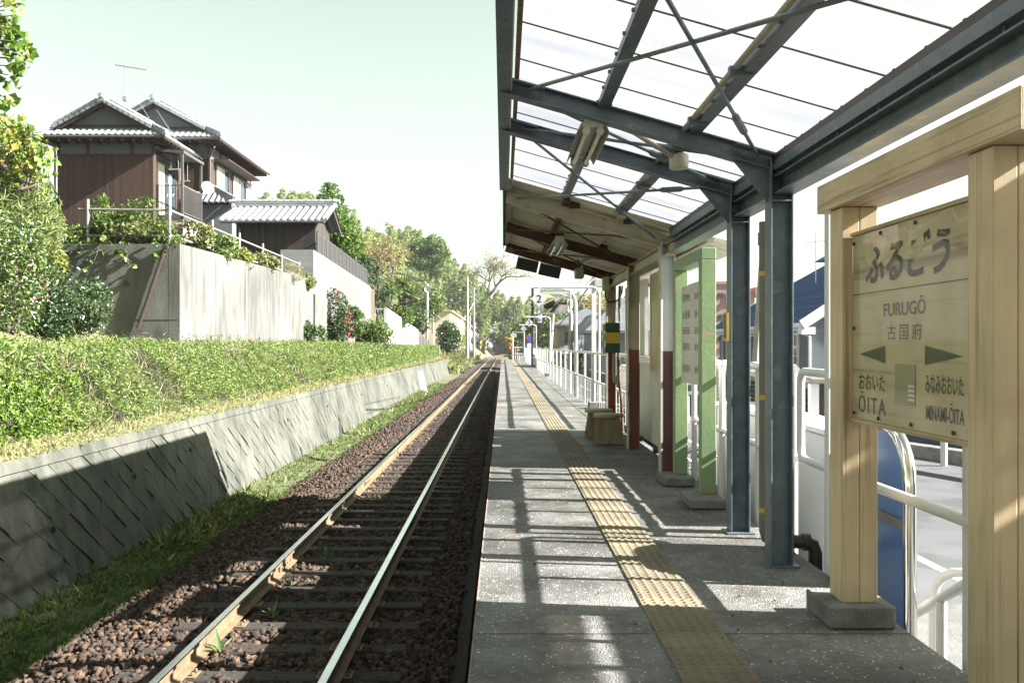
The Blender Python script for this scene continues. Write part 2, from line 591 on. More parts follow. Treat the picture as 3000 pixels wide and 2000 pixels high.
def wood_mat(name, ca, cb, axis_scale, rough=0.5, rings=7.0):
    m = bpy.data.materials.new(name)
    m.use_nodes = True
    t = m.node_tree
    b = t.nodes['Principled BSDF']
    L = t.links
    tc = N(m, 'ShaderNodeTexCoord')
    mp = N(m, 'ShaderNodeMapping')
    mp.inputs['Scale'].default_value = axis_scale
    L.new(tc.outputs['Object'], mp.inputs[0])
    n0 = N(m, 'ShaderNodeTexNoise', Scale=1.6, Detail=3.0)
    L.new(mp.outputs[0], n0.inputs['Vector'])
    wv = N(m, 'ShaderNodeTexWave', Scale=rings, Distortion=5.0, Detail=3.0)
    wv.inputs['Detail Scale'].default_value = 0.6
    L.new(mp.outputs[0], wv.inputs['Vector'])
    ml = N(m, 'ShaderNodeMix')
    ml.inputs['Factor'].default_value = 0.62
    L.new(wv.outputs['Fac'], ml.inputs['A'])
    L.new(n0.outputs['Fac'], ml.inputs['B'])
    r = N(m, 'ShaderNodeValToRGB')
    r.color_ramp.elements[0].color = (*kc(cb), 1)
    r.color_ramp.elements[0].position = 0.2
    r.color_ramp.elements[1].color = (*kc(ca), 1)
    r.color_ramp.elements[1].position = 0.75
    L.new(ml.outputs['Result'], r.inputs[0])
    # fine drying cracks and grey weather stains along the grain
    mp2 = N(m, 'ShaderNodeMapping')
    mp2.inputs['Scale'].default_value = tuple(v * 5.0 if v > 1 else v * 0.8 for v in axis_scale)
    L.new(tc.outputs['Object'], mp2.inputs[0])
    n5 = N(m, 'ShaderNodeTexNoise', Scale=1.0, Detail=4.0)
    L.new(mp2.outputs[0], n5.inputs['Vector'])
    r5 = N(m, 'ShaderNodeValToRGB')
    r5.color_ramp.elements[0].position = 0.30
    r5.color_ramp.elements[0].color = (0.55, 0.5, 0.45, 1)
    r5.color_ramp.elements[1].position = 0.42
    r5.color_ramp.elements[1].color = (1, 1, 1, 1)
    L.new(n5.outputs['Fac'], r5.inputs[0])
    n6 = N(m, 'ShaderNodeTexNoise', Scale=2.3, Detail=8.0)
    L.new(tc.outputs['Object'], n6.inputs['Vector'])
    r6 = N(m, 'ShaderNodeValToRGB')
    r6.color_ramp.elements[0].position = 0.35
    r6.color_ramp.elements[0].color = (0.74, 0.72, 0.70, 1)
    r6.color_ramp.elements[1].position = 0.62
    r6.color_ramp.elements[1].color = (1.0, 1.0, 1.0, 1)
    L.new(n6.outputs['Fac'], r6.inputs[0])
    prev = r.outputs[0]
    for extra in (r5.outputs[0], r6.outputs[0]):
        mm = N(m, 'ShaderNodeMix')
        mm.data_type = 'RGBA'
        mm.blend_type = 'MULTIPLY'
        mm.inputs['Factor'].default_value = 1.0
        L.new(prev, mm.inputs['A'])
        L.new(extra, mm.inputs['B'])
        prev = mm.outputs['Result']
    L.new(prev, b.inputs['Base Color'])
    b.inputs['Roughness'].default_value = rough
    bp = N(m, 'ShaderNodeBump', Strength=0.08, Distance=0.01)
    L.new(ml.outputs['Result'], bp.inputs['Height'])
    L.new(bp.outputs[0], b.inputs['Normal'])
    return m


def sheet_mat():
    m = bpy.data.materials.new('milky corrugated sheet')
    m.use_nodes = True
    t = m.node_tree
    L = t.links
    b = t.nodes['Principled BSDF']
    tc = N(m, 'ShaderNodeTexCoord')
    mp = N(m, 'ShaderNodeMapping')
    mp.inputs['Scale'].default_value = (0.55, 2.2, 1.0)
    L.new(tc.outputs['Object'], mp.inputs[0])
    n = N(m, 'ShaderNodeTexNoise', Scale=1.3, Detail=7.0)
    L.new(mp.outputs[0], n.inputs['Vector'])
    r = N(m, 'ShaderNodeValToRGB')
    r.color_ramp.elements[0].position = 0.28
    r.color_ramp.elements[1].position = 0.62
    r.color_ramp.elements[0].color = (0.135, 0.143, 0.170, 1)
    r.color_ramp.elements[1].color = (0.195, 0.197, 0.204, 1)
    L.new(n.outputs['Fac'], r.inputs[0])
    b.inputs['Roughness'].default_value = 0.25
    L.new(r.outputs[0], b.inputs['Base Color'])
    tr = N(m, 'ShaderNodeBsdfTranslucent')
    L.new(r.outputs[0], tr.inputs['Color'])
    tp = N(m, 'ShaderNodeBsdfTransparent')
    tp.inputs[0].default_value = (0.95, 0.96, 0.97, 1)
    m1 = N(m, 'ShaderNodeMixShader')
    m1.inputs[0].default_value = 0.75
    L.new(b.outputs[0], m1.inputs[1])
    L.new(tr.outputs[0], m1.inputs[2])
    m2 = N(m, 'ShaderNodeMixShader')
    m2.inputs[0].default_value = 0.05
    L.new(m1.outputs[0], m2.inputs[1])
    L.new(tp.outputs[0], m2.inputs[2])
    L.new(m2.outputs[0], t.nodes['Material Output'].inputs['Surface'])
    return m


def streaked(name, base, dark, streak_scale=(2.2, 2.2, 0.12), joints=None, blot=0.6, rough=0.9):
    """concrete with rain streaks running down and weathering blotches"""
    m = bpy.data.materials.new(name)
    m.use_nodes = True
    t = m.node_tree
    L = t.links
    b = t.nodes['Principled BSDF']
    tc = N(m, 'ShaderNodeTexCoord')
    mp = N(m, 'ShaderNodeMapping')
    mp.inputs['Scale'].default_value = streak_scale
    L.new(tc.outputs['Object'], mp.inputs[0])
    n1 = N(m, 'ShaderNodeTexNoise', Scale=3.0, Detail=8.0)
    L.new(mp.outputs[0], n1.inputs['Vector'])
    n2 = N(m, 'ShaderNodeTexNoise', Scale=blot, Detail=9.0)
    L.new(tc.outputs['Object'], n2.inputs['Vector'])
    ad = N(m, 'ShaderNodeMath')
    ad.operation = 'ADD'
    L.new(n1.outputs['Fac'], ad.inputs[0])
    L.new(n2.outputs['Fac'], ad.inputs[1])
    r = N(m, 'ShaderNodeValToRGB')
    r.color_ramp.elements[0].position = 0.40
    r.color_ramp.elements[0].color = (*kc(dark), 1)
    r.color_ramp.elements[1].position = 0.62
    r.color_ramp.elements[1].color = (*kc(base), 1)
    hv = N(m, 'ShaderNodeMath')
    hv.operation = 'MULTIPLY'
    hv.inputs[1].default_value = 0.5
    L.new(ad.outputs[0], hv.inputs[0])
    L.new(hv.outputs[0], r.inputs[0])
    n3 = N(m, 'ShaderNodeTexNoise', Scale=30.0, Detail=6.0)
    L.new(tc.outputs['Object'], n3.inputs['Vector'])
    mx = N(m, 'ShaderNodeMix')
    mx.data_type = 'RGBA'
    mx.blend_type = 'OVERLAY'
    mx.inputs['Factor'].default_value = 0.30
    L.new(r.outputs[0], mx.inputs['A'])
    L.new(n3.outputs['Fac'], mx.inputs['B'])
    L.new(mx.outputs['Result'], b.inputs['Base Color'])
    b.inputs['Roughness'].default_value = rough
    bp = N(m, 'ShaderNodeBump', Strength=0.35, Distance=0.02)
    L.new(n3.outputs['Fac'], bp.inputs['Height'])
    L.new(bp.outputs[0], b.inputs['Normal'])
    return m


def banded(name, ca, cb, line, period, axis='z', duty=0.08, rough=0.7, nscale=4.0, bump=0.4, stretch=(1, 1, 1), spec=0.5):
    """boards, siding or courses: noise-coloured surface with a repeated groove across one axis"""
    m = bpy.data.materials.new(name)
    m.use_nodes = True
    t = m.node_tree
    L = t.links
    b = t.nodes['Principled BSDF']
    tc = N(m, 'ShaderNodeTexCoord')
    sp = N(m, 'ShaderNodeSeparateXYZ')
    L.new(tc.outputs['Object'], sp.inputs[0])

    def groove(sock):
        dv = N(m, 'ShaderNodeMath')
        dv.operation = 'DIVIDE'
        dv.inputs[1].default_value = period
        L.new(sock, dv.inputs[0])
        fr = N(m, 'ShaderNodeMath')
        fr.operation = 'FRACT'
        L.new(dv.outputs[0], fr.inputs[0])
        lt = N(m, 'ShaderNodeMath')
        lt.operation = 'LESS_THAN'
        lt.inputs[1].default_value = duty
        L.new(fr.outputs[0], lt.inputs[0])
        fl = N(m, 'ShaderNodeMath')
        fl.operation = 'FLOOR'
        L.new(dv.outputs[0], fl.inputs[0])
        return lt.outputs[0], fl.outputs[0]
    if axis == 'xy':
        ad = N(m, 'ShaderNodeMath')
        ad.operation = 'ADD'
        L.new(sp.outputs[0], ad.inputs[0])
        L.new(sp.outputs[1], ad.inputs[1])
        g, cell = groove(ad.outputs[0])
    else:
        g, cell = groove(sp.outputs['xyz'.index(axis)])
    wn = N(m, 'ShaderNodeTexWhiteNoise')
    wn.noise_dimensions = '1D'
    L.new(cell, wn.inputs['W'])
    mp = N(m, 'ShaderNodeMapping')
    mp.inputs['Scale'].default_value = stretch
    L.new(tc.outputs['Object'], mp.inputs[0])
    n = N(m, 'ShaderNodeTexNoise', Scale=nscale, Detail=7.0)
    L.new(mp.outputs[0], n.inputs['Vector'])
    av = N(m, 'ShaderNodeMix')
    av.inputs['Factor'].default_value = 0.45
    L.new(n.outputs['Fac'], av.inputs['A'])
    L.new(wn.outputs['Value'], av.inputs['B'])
    r = N(m, 'ShaderNodeValToRGB')
    r.color_ramp.elements[0].color = (*kc(ca), 1)
    r.color_ramp.elements[0].position = 0.25
    r.color_ramp.elements[1].color = (*kc(cb), 1)
    r.color_ramp.elements[1].position = 0.75
    L.new(av.outputs['Result'], r.inputs[0])
    mx = N(m, 'ShaderNodeMix')
    mx.data_type = 'RGBA'
    L.new(g, mx.inputs['Factor'])
    L.new(r.outputs[0], mx.inputs['A'])
    mx.inputs['B'].default_value = (*line, 1)
    L.new(mx.outputs['Result'], b.inputs['Base Color'])
    b.inputs['Roughness'].default_value = rough
    b.inputs['Specular IOR Level'].default_value = spec
    bp = N(m, 'ShaderNodeBump', Strength=bump, Distance=0.02)
    bp.invert = True
    L.new(g, bp.inputs['Height'])
    L.new(bp.outputs[0], b.inputs['Normal'])
    return m


def tile_vary(m, period, amount):
    """each tile along y gets its own slightly different wear"""
    t = m.node_tree
    b = t.nodes['Principled BSDF']
    src = b.inputs['Base Color'].links[0].from_socket
    tc = N(m, 'ShaderNodeTexCoord')
    sp = N(m, 'ShaderNodeSeparateXYZ')
    t.links.new(tc.outputs['Object'], sp.inputs[0])
    dv = N(m, 'ShaderNodeMath')
    dv.operation = 'DIVIDE'
    dv.inputs[1].default_value = period
    t.links.new(sp.outputs[1], dv.inputs[0])
    fl = N(m, 'ShaderNodeMath')
    fl.operation = 'FLOOR'
    t.links.new(dv.outputs[0], fl.inputs[0])
    wn = N(m, 'ShaderNodeTexWhiteNoise')
    wn.noise_dimensions = '1D'
    t.links.new(fl.outputs[0], wn.inputs['W'])
    mr_ = N(m, 'ShaderNodeMapRange')
    mr_.inputs['To Min'].default_value = 1 - amount
    mr_.inputs['To Max'].default_value = 1 + amount
    t.links.new(wn.outputs['Value'], mr_.inputs['Value'])
    vm = N(m, 'ShaderNodeVectorMath')
    vm.operation = 'SCALE'
    t.links.new(src, vm.inputs[0])
    t.links.new(mr_.outputs[0], vm.inputs['Scale'])
    t.links.new(vm.outputs[0], b.inputs['Base Color'])


M['platform'] = speckle_concrete()
M['wood_post'] = wood_mat('pale cedar timber upright', (0.68, 0.53, 0.335), (0.50, 0.37, 0.215), (9, 9, 0.8))
M['wood_beam'] = wood_mat('pale cedar timber beam', (0.66, 0.52, 0.325), (0.49, 0.37, 0.21), (9, 0.8, 9))
M['wood_board'] = wood_mat('varnished sign boards', (0.64, 0.55, 0.375), (0.56, 0.465, 0.305), (4, 0.5, 4), 0.55, 4.0)
M['stool_wood'] = mat('weathered stool timber', (0.30, 0.215, 0.115), (0.22, 0.155, 0.085), 4, 0.65, 0, 0.15, 20, stretch=(3, 3, 0.8), c3=(0.12, 0.085, 0.05), s3=9, l3=0.62, h3=0.72)
M['stool_top'] = mat('pale stool top', (0.46, 0.40, 0.29), (0.36, 0.30, 0.21), 3, 0.6, 0, 0.1, 20, stretch=(5, 0.8, 5), c3=(0.24, 0.20, 0.14), s3=6, l3=0.6, h3=0.72)
M['sheet'] = sheet_mat()
M['wall_block'] = streaked('mossy block wall', (0.102, 0.102, 0.082), (0.032, 0.036, 0.028), (1.6, 1.6, 0.5))
M['wall_pale'] = streaked('weathered pale concrete', (0.145, 0.144, 0.134), (0.066, 0.066, 0.060), (1.9, 1.9, 0.30), blot=0.5)
M['wall_white'] = streaked('pale rendered wall', (0.165, 0.163, 0.152), (0.098, 0.096, 0.089), (1.2, 1.2, 0.12), blot=0.4)
M['cblock'] = banded('concrete block courses', (0.26, 0.27, 0.27), (0.18, 0.19, 0.19), (0.12, 0.12, 0.12), 0.2, 'z', 0.05)
M['boards'] = banded('brown vertical boards', (0.026, 0.0125, 0.007), (0.066, 0.030, 0.017), (0.007, 0.005, 0.004), 0.115, 'xy', 0.09, 0.75, 5.0, 0.5, (3, 3, 0.35))
M['boards_black'] = banded('black vertical boards', (0.014, 0.011, 0.010), (0.05, 0.034, 0.026), (0.006, 0.005, 0.004), 0.13, 'xy', 0.08, 0.8, 5.0, 0.5, (3, 3, 0.3))
M['siding'] = banded('grey lap siding', (0.135, 0.15, 0.168), (0.12, 0.134, 0.152), (0.08, 0.09, 0.105), 0.16, 'z', 0.12, 0.8)
M['roof_blue'] = banded('blue slate courses', (0.026, 0.060, 0.175), (0.040, 0.085, 0.22), (0.012, 0.028, 0.085), 0.22, 'z', 0.16, 0.8, 3.0, 0.6, spec=0.12)
M['roof_dark'] = banded('dark grey roof courses', (0.085, 0.09, 0.105), (0.12, 0.125, 0.14), (0.05, 0.05, 0.06), 0.25, 'z', 0.14, 0.6, 1.5, 0.5)
M['steelsheet'] = banded('ribbed beige steel', (0.46, 0.43, 0.34), (0.38, 0.355, 0.28), (0.36, 0.33, 0.26), 0.076, 'y', 0.3, 0.55, 3.0, 0.3)


# ================================================================== THE SETTING
RAIL_Z = -0.95
XL, XR = -2.346, -1.214          # rail centres
Y0, Y1 = -30.0, 175.0


def bedz(x):
    return np.interp(x, [-4.6, -3.85, -3.35, -2.9, -0.7, -0.25], [-1.30, -1.29, -1.18, -1.143, -1.143, -1.145])


struct(MB().quad((-420, -120, -3.6), (420, -120, -3.6), (420, 900, -3.6), (-420, 900, -3.6)).build('ground', M['dirt']))
# land on which the track lies, the street side and the hedge side
struct(MB().prism([(-4.55, -1.19), (-3.9, -1.30), (0.1, -1.30), (0.1, -3.5), (-4.55, -3.5)], 'y', -60, 520).build('track_side_ground', M['dirt']))
struct(MB().box(1.95, 120, -60, 420, -3.4, -1.16).build('street', M['asphalt']))
struct(MB().box(4.75, 4.87, -20, 60, -1.16, -1.156).build('road_line', mat('worn road paint', (0.50, 0.50, 0.48), (0.34, 0.34, 0.33), 6, 0.8, c3=(0.10, 0.10, 0.10), s3=18, l3=0.55, h3=0.65)))
struct(MB().prism([(1.95, -1.16), (4.6, -1.16), (4.6, -1.09), (1.95, -1.09)], 'y', -20, 8.6).build('pavement', M['pave'], bev=0.01))
struct(MB().prism([(-14, 0.5), (-6.9, 0.45), (-5.7, 0.14), (-4.95, 0.12), (-4.95, -3.5), (-14, -3.5)], 'y', -40, 84).build('hedge_side_ground', M['dirt']))
struct(MB().prism([(-60, 0.35), (-6.0, 0.2), (-4.2, -1.15), (-4.2, -3.5), (-60, -3.5)], 'y', 84.01, 300).build('far_bank_ground', mat('dry grass bank', (0.22, 0.19, 0.10), (0.14, 0.13, 0.06), 1.5, 1.0, 0, 0.6, 18)))

# ballast bed
ys = np.concatenate([np.arange(-30, 60, 0.25), np.arange(60, 176, 1.0)])
xs = np.linspace(-3.95, -0.28, 40)
GX, GY = np.meshgrid(xs, ys)
GZ = bedz(GX) + rs.normal(size=GX.shape) * 0.010
M['bed'] = mat('brown ballast', (0.024, 0.016, 0.012), (0.011, 0.008, 0.007), 22, 0.95, 0, 1.0, 30, c3=(0.07, 0.044, 0.03), s3=34, l3=0.52, h3=0.66)  # near-black so the shade in gaps between stones is in the colour
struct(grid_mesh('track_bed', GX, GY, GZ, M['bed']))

# loose stones: broken angular lumps scattered over the bed
CUB = np.array([(x, y, z) for z in (-.62, .62) for y in (-.62, .62) for x in (-.62, .62)], float)
CUF = np.array([(0, 2, 3), (0, 3, 1), (4, 5, 7), (4, 7, 6), (0, 1, 5), (0, 5, 4), (2, 6, 7), (2, 7, 3), (0, 4, 6), (0, 6, 2), (1, 3, 7), (1, 7, 5)])


def stones(name, n, xr, yr, size, m):
    x = rs.uniform(*xr, size=n)
    y = yr[0] + (yr[1] - yr[0]) * rs.uniform(0, 1, n) ** 1.25
    z = bedz(x) + rs.uniform(-0.012, 0.022, n)
    s = size * rs.uniform(0.35, 1.45, n)
    V = CUB[None] * (1 + np.clip(rs.normal(size=(n, 8, 3)) * 0.42, -0.85, 0.85))
    V = V * (s[:, None, None] * rs.uniform(0.62, 1.1, size=(n, 1, 3))) * 0.5
    a = rs.uniform(0, 6.28, n)
    ca, sa = np.cos(a)[:, None], np.sin(a)[:, None]
    b2 = rs.uniform(-0.7, 0.7, n)
    cb, sb = np.cos(b2)[:, None], np.sin(b2)[:, None]
    X, Yv, Zv = V[..., 0], V[..., 1], V[..., 2]
    X, Zv = X * cb - Zv * sb, X * sb + Zv * cb
    X, Yv = X * ca - Yv * sa, X * sa + Yv * ca
    V = np.stack([X + x[:, None], Yv + y[:, None], Zv + z[:, None]], 2).reshape(-1, 3)
    Q = (np.arange(n)[:, None, None] * 8 + CUF[None]).reshape(-1, 3)
    pal = np.array([(0.108, 0.058, 0.032), (0.074, 0.040, 0.024), (0.13, 0.074, 0.040), (0.05, 0.031, 0.022), (0.08, 0.052, 0.036), (0.15, 0.095, 0.058)])
    c = pal[rs.randint(0, len(pal), n)] * rs.uniform(0.5, 1.3, size=(n, 1)) * 0.47
    return tag(fast_mesh(name, V, Q, m, None, np.repeat(c, 8, 0)), 'rusty brown crushed stone ballast around the rails', 'ballast', kind='stuff')


def stone_mat():
    m = bpy.data.materials.new('ballast stone')
    m.use_nodes = True
    t = m.node_tree
    b = t.nodes['Principled BSDF']
    at = N(m, 'ShaderNodeAttribute')
    at.attribute_name = 'tint'
    n = N(m, 'ShaderNodeTexNoise', Scale=60.0, Detail=5.0)
    tc = N(m, 'ShaderNodeTexCoord')
    t.links.new(tc.outputs['Object'], n.inputs['Vector'])
    mx = N(m, 'ShaderNodeMix')
    mx.data_type = 'RGBA'
    mx.blend_type = 'OVERLAY'
    mx.inputs['Factor'].default_value = 0.5
    t.links.new(at.outputs['Color'], mx.inputs['A'])
    t.links.new(n.outputs['Color'], mx.inputs['B'])
    t.links.new(mx.outputs['Result'], b.inputs['Base Color'])
    b.inputs['Roughness'].default_value = 0.95
    bp = N(m, 'ShaderNodeBump', Strength=0.4, Distance=0.01)
    t.links.new(n.outputs['Fac'], bp.inputs['Height'])
    t.links.new(bp.outputs[0], b.inputs['Normal'])
    return m


M['stone'] = stone_mat()
stones('ballast', 40000, (-3.85, -0.4), (5.4, 26), 0.064, M['stone'])
stones('ballast', 12000, (-3.85, -0.4), (24, 70), 0.085, M['stone'])

# sleepers
base = None
ks = [5.0 + 0.6 * k for k in range(-30, 200)]
for i, y in enumerate(ks):
    if base is None:
        base = thing('sleeper', 'dark weathered timber sleeper bedded in brown ballast under the rails', 'sleeper', (-1.78, y, -1.25), 'sleepers under the two rails')
        MB().box(-2.83, -0.73, y - 0.10, y + 0.10, -1.25, -1.095).build('timber', M['sleeper'], base, bev=0.012)
        for xr in (XL, XR):
            t = MB().box(xr - 0.13, xr + 0.13, y - 0.075, y + 0.075, -1.095, -1.083)
            for dx in (-0.10, 0.10):
                for dy in (-0.04, 0.04):
                    t.lathe((xr + dx, y + dy, -1.083), [(0.013, 0), (0.013, 0.02), (0.006, 0.024)], 6)
            t.build('tie_plate', M['rail_rust'], base, bev=0.003)
        o = base
    else:
        o = copy_tree(base)
        o.location = (-1.78 + rnd.uniform(-0.04, 0.04), y + rnd.uniform(-0.02, 0.02), -1.25 + rnd.uniform(-0.012, 0.006))
        o.rotation_euler = (0, 0, rnd.uniform(-0.012, 0.012))

# rails: web and foot of rusty steel, polished running surface
prof = [(-0.0635, -1.083), (0.0635, -1.083), (0.0635, -1.073), (0.012, -1.058), (0.0085, -1.045), (0.0085, -0.998), (0.032, -0.985), (0.0325, -0.962), (-0.0325, -0.962), (-0.032, -0.985), (-0.0085, -0.998), (-0.0085, -1.045), (-0.012, -1.058), (-0.0635, -1.073)]
headp = [(-0.0325, -0.962), (0.0325, -0.962), (0.029, -0.952), (0.022, -0.949), (-0.022, -0.949), (-0.029, -0.952)]
for xr, lab in ((XL, 'rusty rail on the hedge side with a bright polished top'), (XR, 'rusty rail beside the platform with a bright polished top')):
    r = thing('rail', lab, 'rail', (xr, 5, -1.083), 'the two rails of the track')
    MB().prism([(p[0] + xr, p[1]) for p in prof], 'y', Y0, Y1).build('rail_web', M['rail_rust'], r)
    MB().prism([(p[0] + xr, p[1]) for p in headp], 'y', Y0, Y1).build('running_surface', M['rail_head'], r)
    for yj in ((9.9, 15.9) if xr == XL else (12.4,)):
        j = MB()
        for sgn in (-1, 1):
            j.bar((xr + sgn * 0.022, yj - 0.25, -1.022), (xr + sgn * 0.022, yj + 0.25, -1.022), 0.02, 0.055)
            for k in range(4):
                j.lathe((xr + sgn * 0.032, yj - 0.18 + 0.12 * k, -1.022), [(0.014, -0.008), (0.014, 0.012)], 6, 'x')
        j.build('joint_bar', M['rail_rust'], r)
# the line bending to the right beyond the straight
for off in (XL, XR):
    pts = []
    for k in range(14):
        s_ = k * 9.0
        pts.append((off + 0.0006 * s_ * s_, Y1 + s_, -1.0))
    tag(MB().tube(pts, 0.05, 6).build('curved_rail', M['rail_rust']), 'distant rail curving right towards the hill' if off == XL else 'distant rail curving right nearest the crossing', 'rail', 'rails of the distant curve')

# platform
pl = struct(MB().prism([(-0.128, -0.004), (1.845, -0.004), (1.845, -1.3), (0.02, -1.3), (0.02, -0.19), (-0.128, -0.19)], 'y', -30, 86).build('platform', M['platform']))
M['edge_line'] = mat('worn edge line', (0.30, 0.22, 0.18), (0.16, 0.14, 0.12), 6, 0.8)
e = MB()
for k in range(58):
    y = -6 + k * 1.6
    e.box(-0.136, -0.1285, y + 0.005, y + 1.595, -0.17, 0.001)
struct(e.build('platform_edge', M['edge_line']))
M['seam'] = mat('filled slab joint', (0.085, 0.083, 0.077), None, 5, 0.95)
sm = MB()
y = 4.2
while y < 86:
    for a, b in ((-0.12, 0.66), (0.98, 1.84)):
        sm.box(a, b, y, y + 0.008, -0.0035, -0.002)
    y += 4.9
struct(sm.build('platform_joints', M['seam']))

# tactile paving: 300 mm tiles with rows of domes
M['tactile'] = mat('ochre tactile tile', (0.195, 0.162, 0.102), (0.142, 0.116, 0.074), 2.2, 0.75, 0, 0.25, 50, c3=(0.09, 0.075, 0.05), s3=5, l3=0.54, h3=0.78)
tx0 = 0.695
V, Q = [], []
tm = MB()
y = 2.1
while y < 86:
    tm.box(tx0, tx0 + 0.30, y + 0.002, y + 0.298, -0.02, 0.006)
    y += 0.3
tile_vary(M['tactile'], 0.3, 0.16)
tac = struct(tm.build('tactile_paving', M['tactile'], loc=(0.845, 2.1, 0)))
ny = int((34 - 2.1) / 0.3)
cx, cy = np.meshgrid(np.arange(6), np.arange(ny * 6))
cx = tx0 + 0.025 + cx * 0.05
cy = 2.1 + 0.025 + cy * 0.05
n = cx.size
ang = np.arange(6) * math.pi / 3
ring0 = np.stack([np.cos(ang) * 0.0155, np.sin(ang) * 0.0155, np.zeros(6)], 1)
ring1 = np.stack([np.cos(ang) * 0.009, np.sin(ang) * 0.009, np.full(6, 0.006)], 1)
dv = np.concatenate([ring0, ring1])
V = (np.stack([cx.ravel(), cy.ravel(), np.full(n, 0.006)], 1)[:, None] + dv[None]).reshape(-1, 3)
fq = np.array([(i, (i + 1) % 6, (i + 1) % 6 + 6, i + 6) for i in range(6)] + [(6, 7, 8, 9), (6, 9, 10, 11)])
Q = (np.arange(n)[:, None, None] * 12 + fq[None]).reshape(-1, 4)
struct(fast_mesh('tactile_paving_domes', V, Q, M['tactile'], None, None, (0.845, 2.1, 0)))
# fallen leaves blown against the sign footings
n_ = 60
lx = np.concatenate([rs.uniform(0.9, 1.84, 40), rs.uniform(0.0, 0.7, 20)])
ly = np.concatenate([rs.uniform(3.4, 5.2, 40), rs.uniform(3.6, 9, 20)])
la = rs.normal(size=(60, 3))
la[:, 2] *= 0.12
tag(leaf_mesh('fallen_leaves', np.stack([lx, ly, np.full(60, 0.006)], 1), 0.028, 0.6, [(0.20, 0.12, 0.05), (0.28, 0.20, 0.09), (0.12, 0.08, 0.04)], M['grass'], A=la), 'scattered small dry brown leaves on the platform', 'leaves', kind='stuff')


# ------------------------------------------------------------------ lower retaining wall with diagonal blocks
BX, BZ, TX, TZ = -4.5, -1.20, -4.9, 0.15
tl = math.hypot(TX - BX, TZ - BZ)
tdir = Vector(((TX - BX) / tl, 0, (TZ - BZ) / tl))
ndir = Vector((tdir.z, 0, -tdir.x))


def wallp(y, t, h=0.0):
    q = Vector((BX, y, BZ)) + tdir * t + ndir * h
    return q


wl = MB()
wl.prism([(BX, BZ), (TX, TZ), (TX - 0.35, TZ), (TX - 0.35, BZ - 0.4), (BX, BZ - 0.4)], 'y', -30, 78)
# end of the wall sweeps down into the bank
wl.prism([(BX, 78), (TX, 78), (TX - 0.35, 78), (TX - 0.9, 84), (BX - 0.5, 84)], 'z', BZ - 0.4, BZ + 0.75)


def clip(poly, t0, t1):
    for lim, keep in ((t0, lambda t: t >= t0), (t1, lambda t: t <= t1)):
        out = []
        for i in range(len(poly)):
            a, b = poly[i], poly[(i + 1) % len(poly)]
            ka, kb = keep(a[1]), keep(b[1])
            if ka:
                out.append(a)
            if ka != kb:
                u = (lim - a[1]) / (b[1] - a[1])
                out.append((a[0] + (b[0] - a[0]) * u, lim))
        poly = out
        if len(poly) < 3:
            return []
    return poly


hd = 0.205
row = 0
t = -0.1
while t < tl + 0.2:
    k0 = int(2 / (2 * hd))
    yy = 4.5 + (hd if row % 2 else 0)
    while yy < 46:
        g = 0.0035
        poly = [(yy + hd - g, t), (yy, t + hd - g), (yy - hd + g, t), (yy, t - hd + g)]
        poly = clip(poly, 0.02, tl - 0.13)
        if len(poly) >= 3:
            fade = max(0.06, 1 - max(0, yy - 12) / 17)
            a = (rnd.uniform(0.0, 0.03) if rnd.random() < 0.45 else rnd.uniform(0.05, 0.14)) * fade
            b = rnd.uniform(-0.06, 0.10) * fade
            h0 = rnd.uniform(0.012, 0.020)
            n = len(poly)
            top = [wallp(p[0], p[1], max(0.003, h0 + a * (p[1] - t) * -0.8 + b * (p[0] - yy) + rnd.uniform(-0.002, 0.002))) for p in poly]
            bot = [wallp(p[0], p[1], -0.01) for p in poly]
            wl.add(bot + top, [tuple(range(n, 2 * n))] + [(i, (i + 1) % n, (i + 1) % n + n, i + n) for i in range(n)])
        yy += 2 * hd
    t += hd
    row += 1
wl.bar(wallp(-30, tl - 0.06, 0.012), wallp(78, tl - 0.06, 0.012), 0.03, 0.125, ndir.cross(Vector((0, 1, 0))))
# weep-hole pipes
for yy, tt in ((9.6, 0.62), (11.9, 0.86), (14.1, 0.95), (20.4, 0.9), (25.0, 0.9), (31, 0.9), (38, 0.9)):
    wl.tube([wallp(yy, tt, -0.01), wallp(yy, tt, 0.035)], 0.03, 10, cap=False)
    wl.tube([wallp(yy, tt, 0.035), wallp(yy, tt, -0.01)], 0.022, 10, cap=False)
tag(wl.build('retaining_wall', M['wall_block'], loc=(-4.9, 20, -1.2)), 'long low leaning retaining wall of diagonal concrete blocks beside the track, half in shade', 'retaining wall')


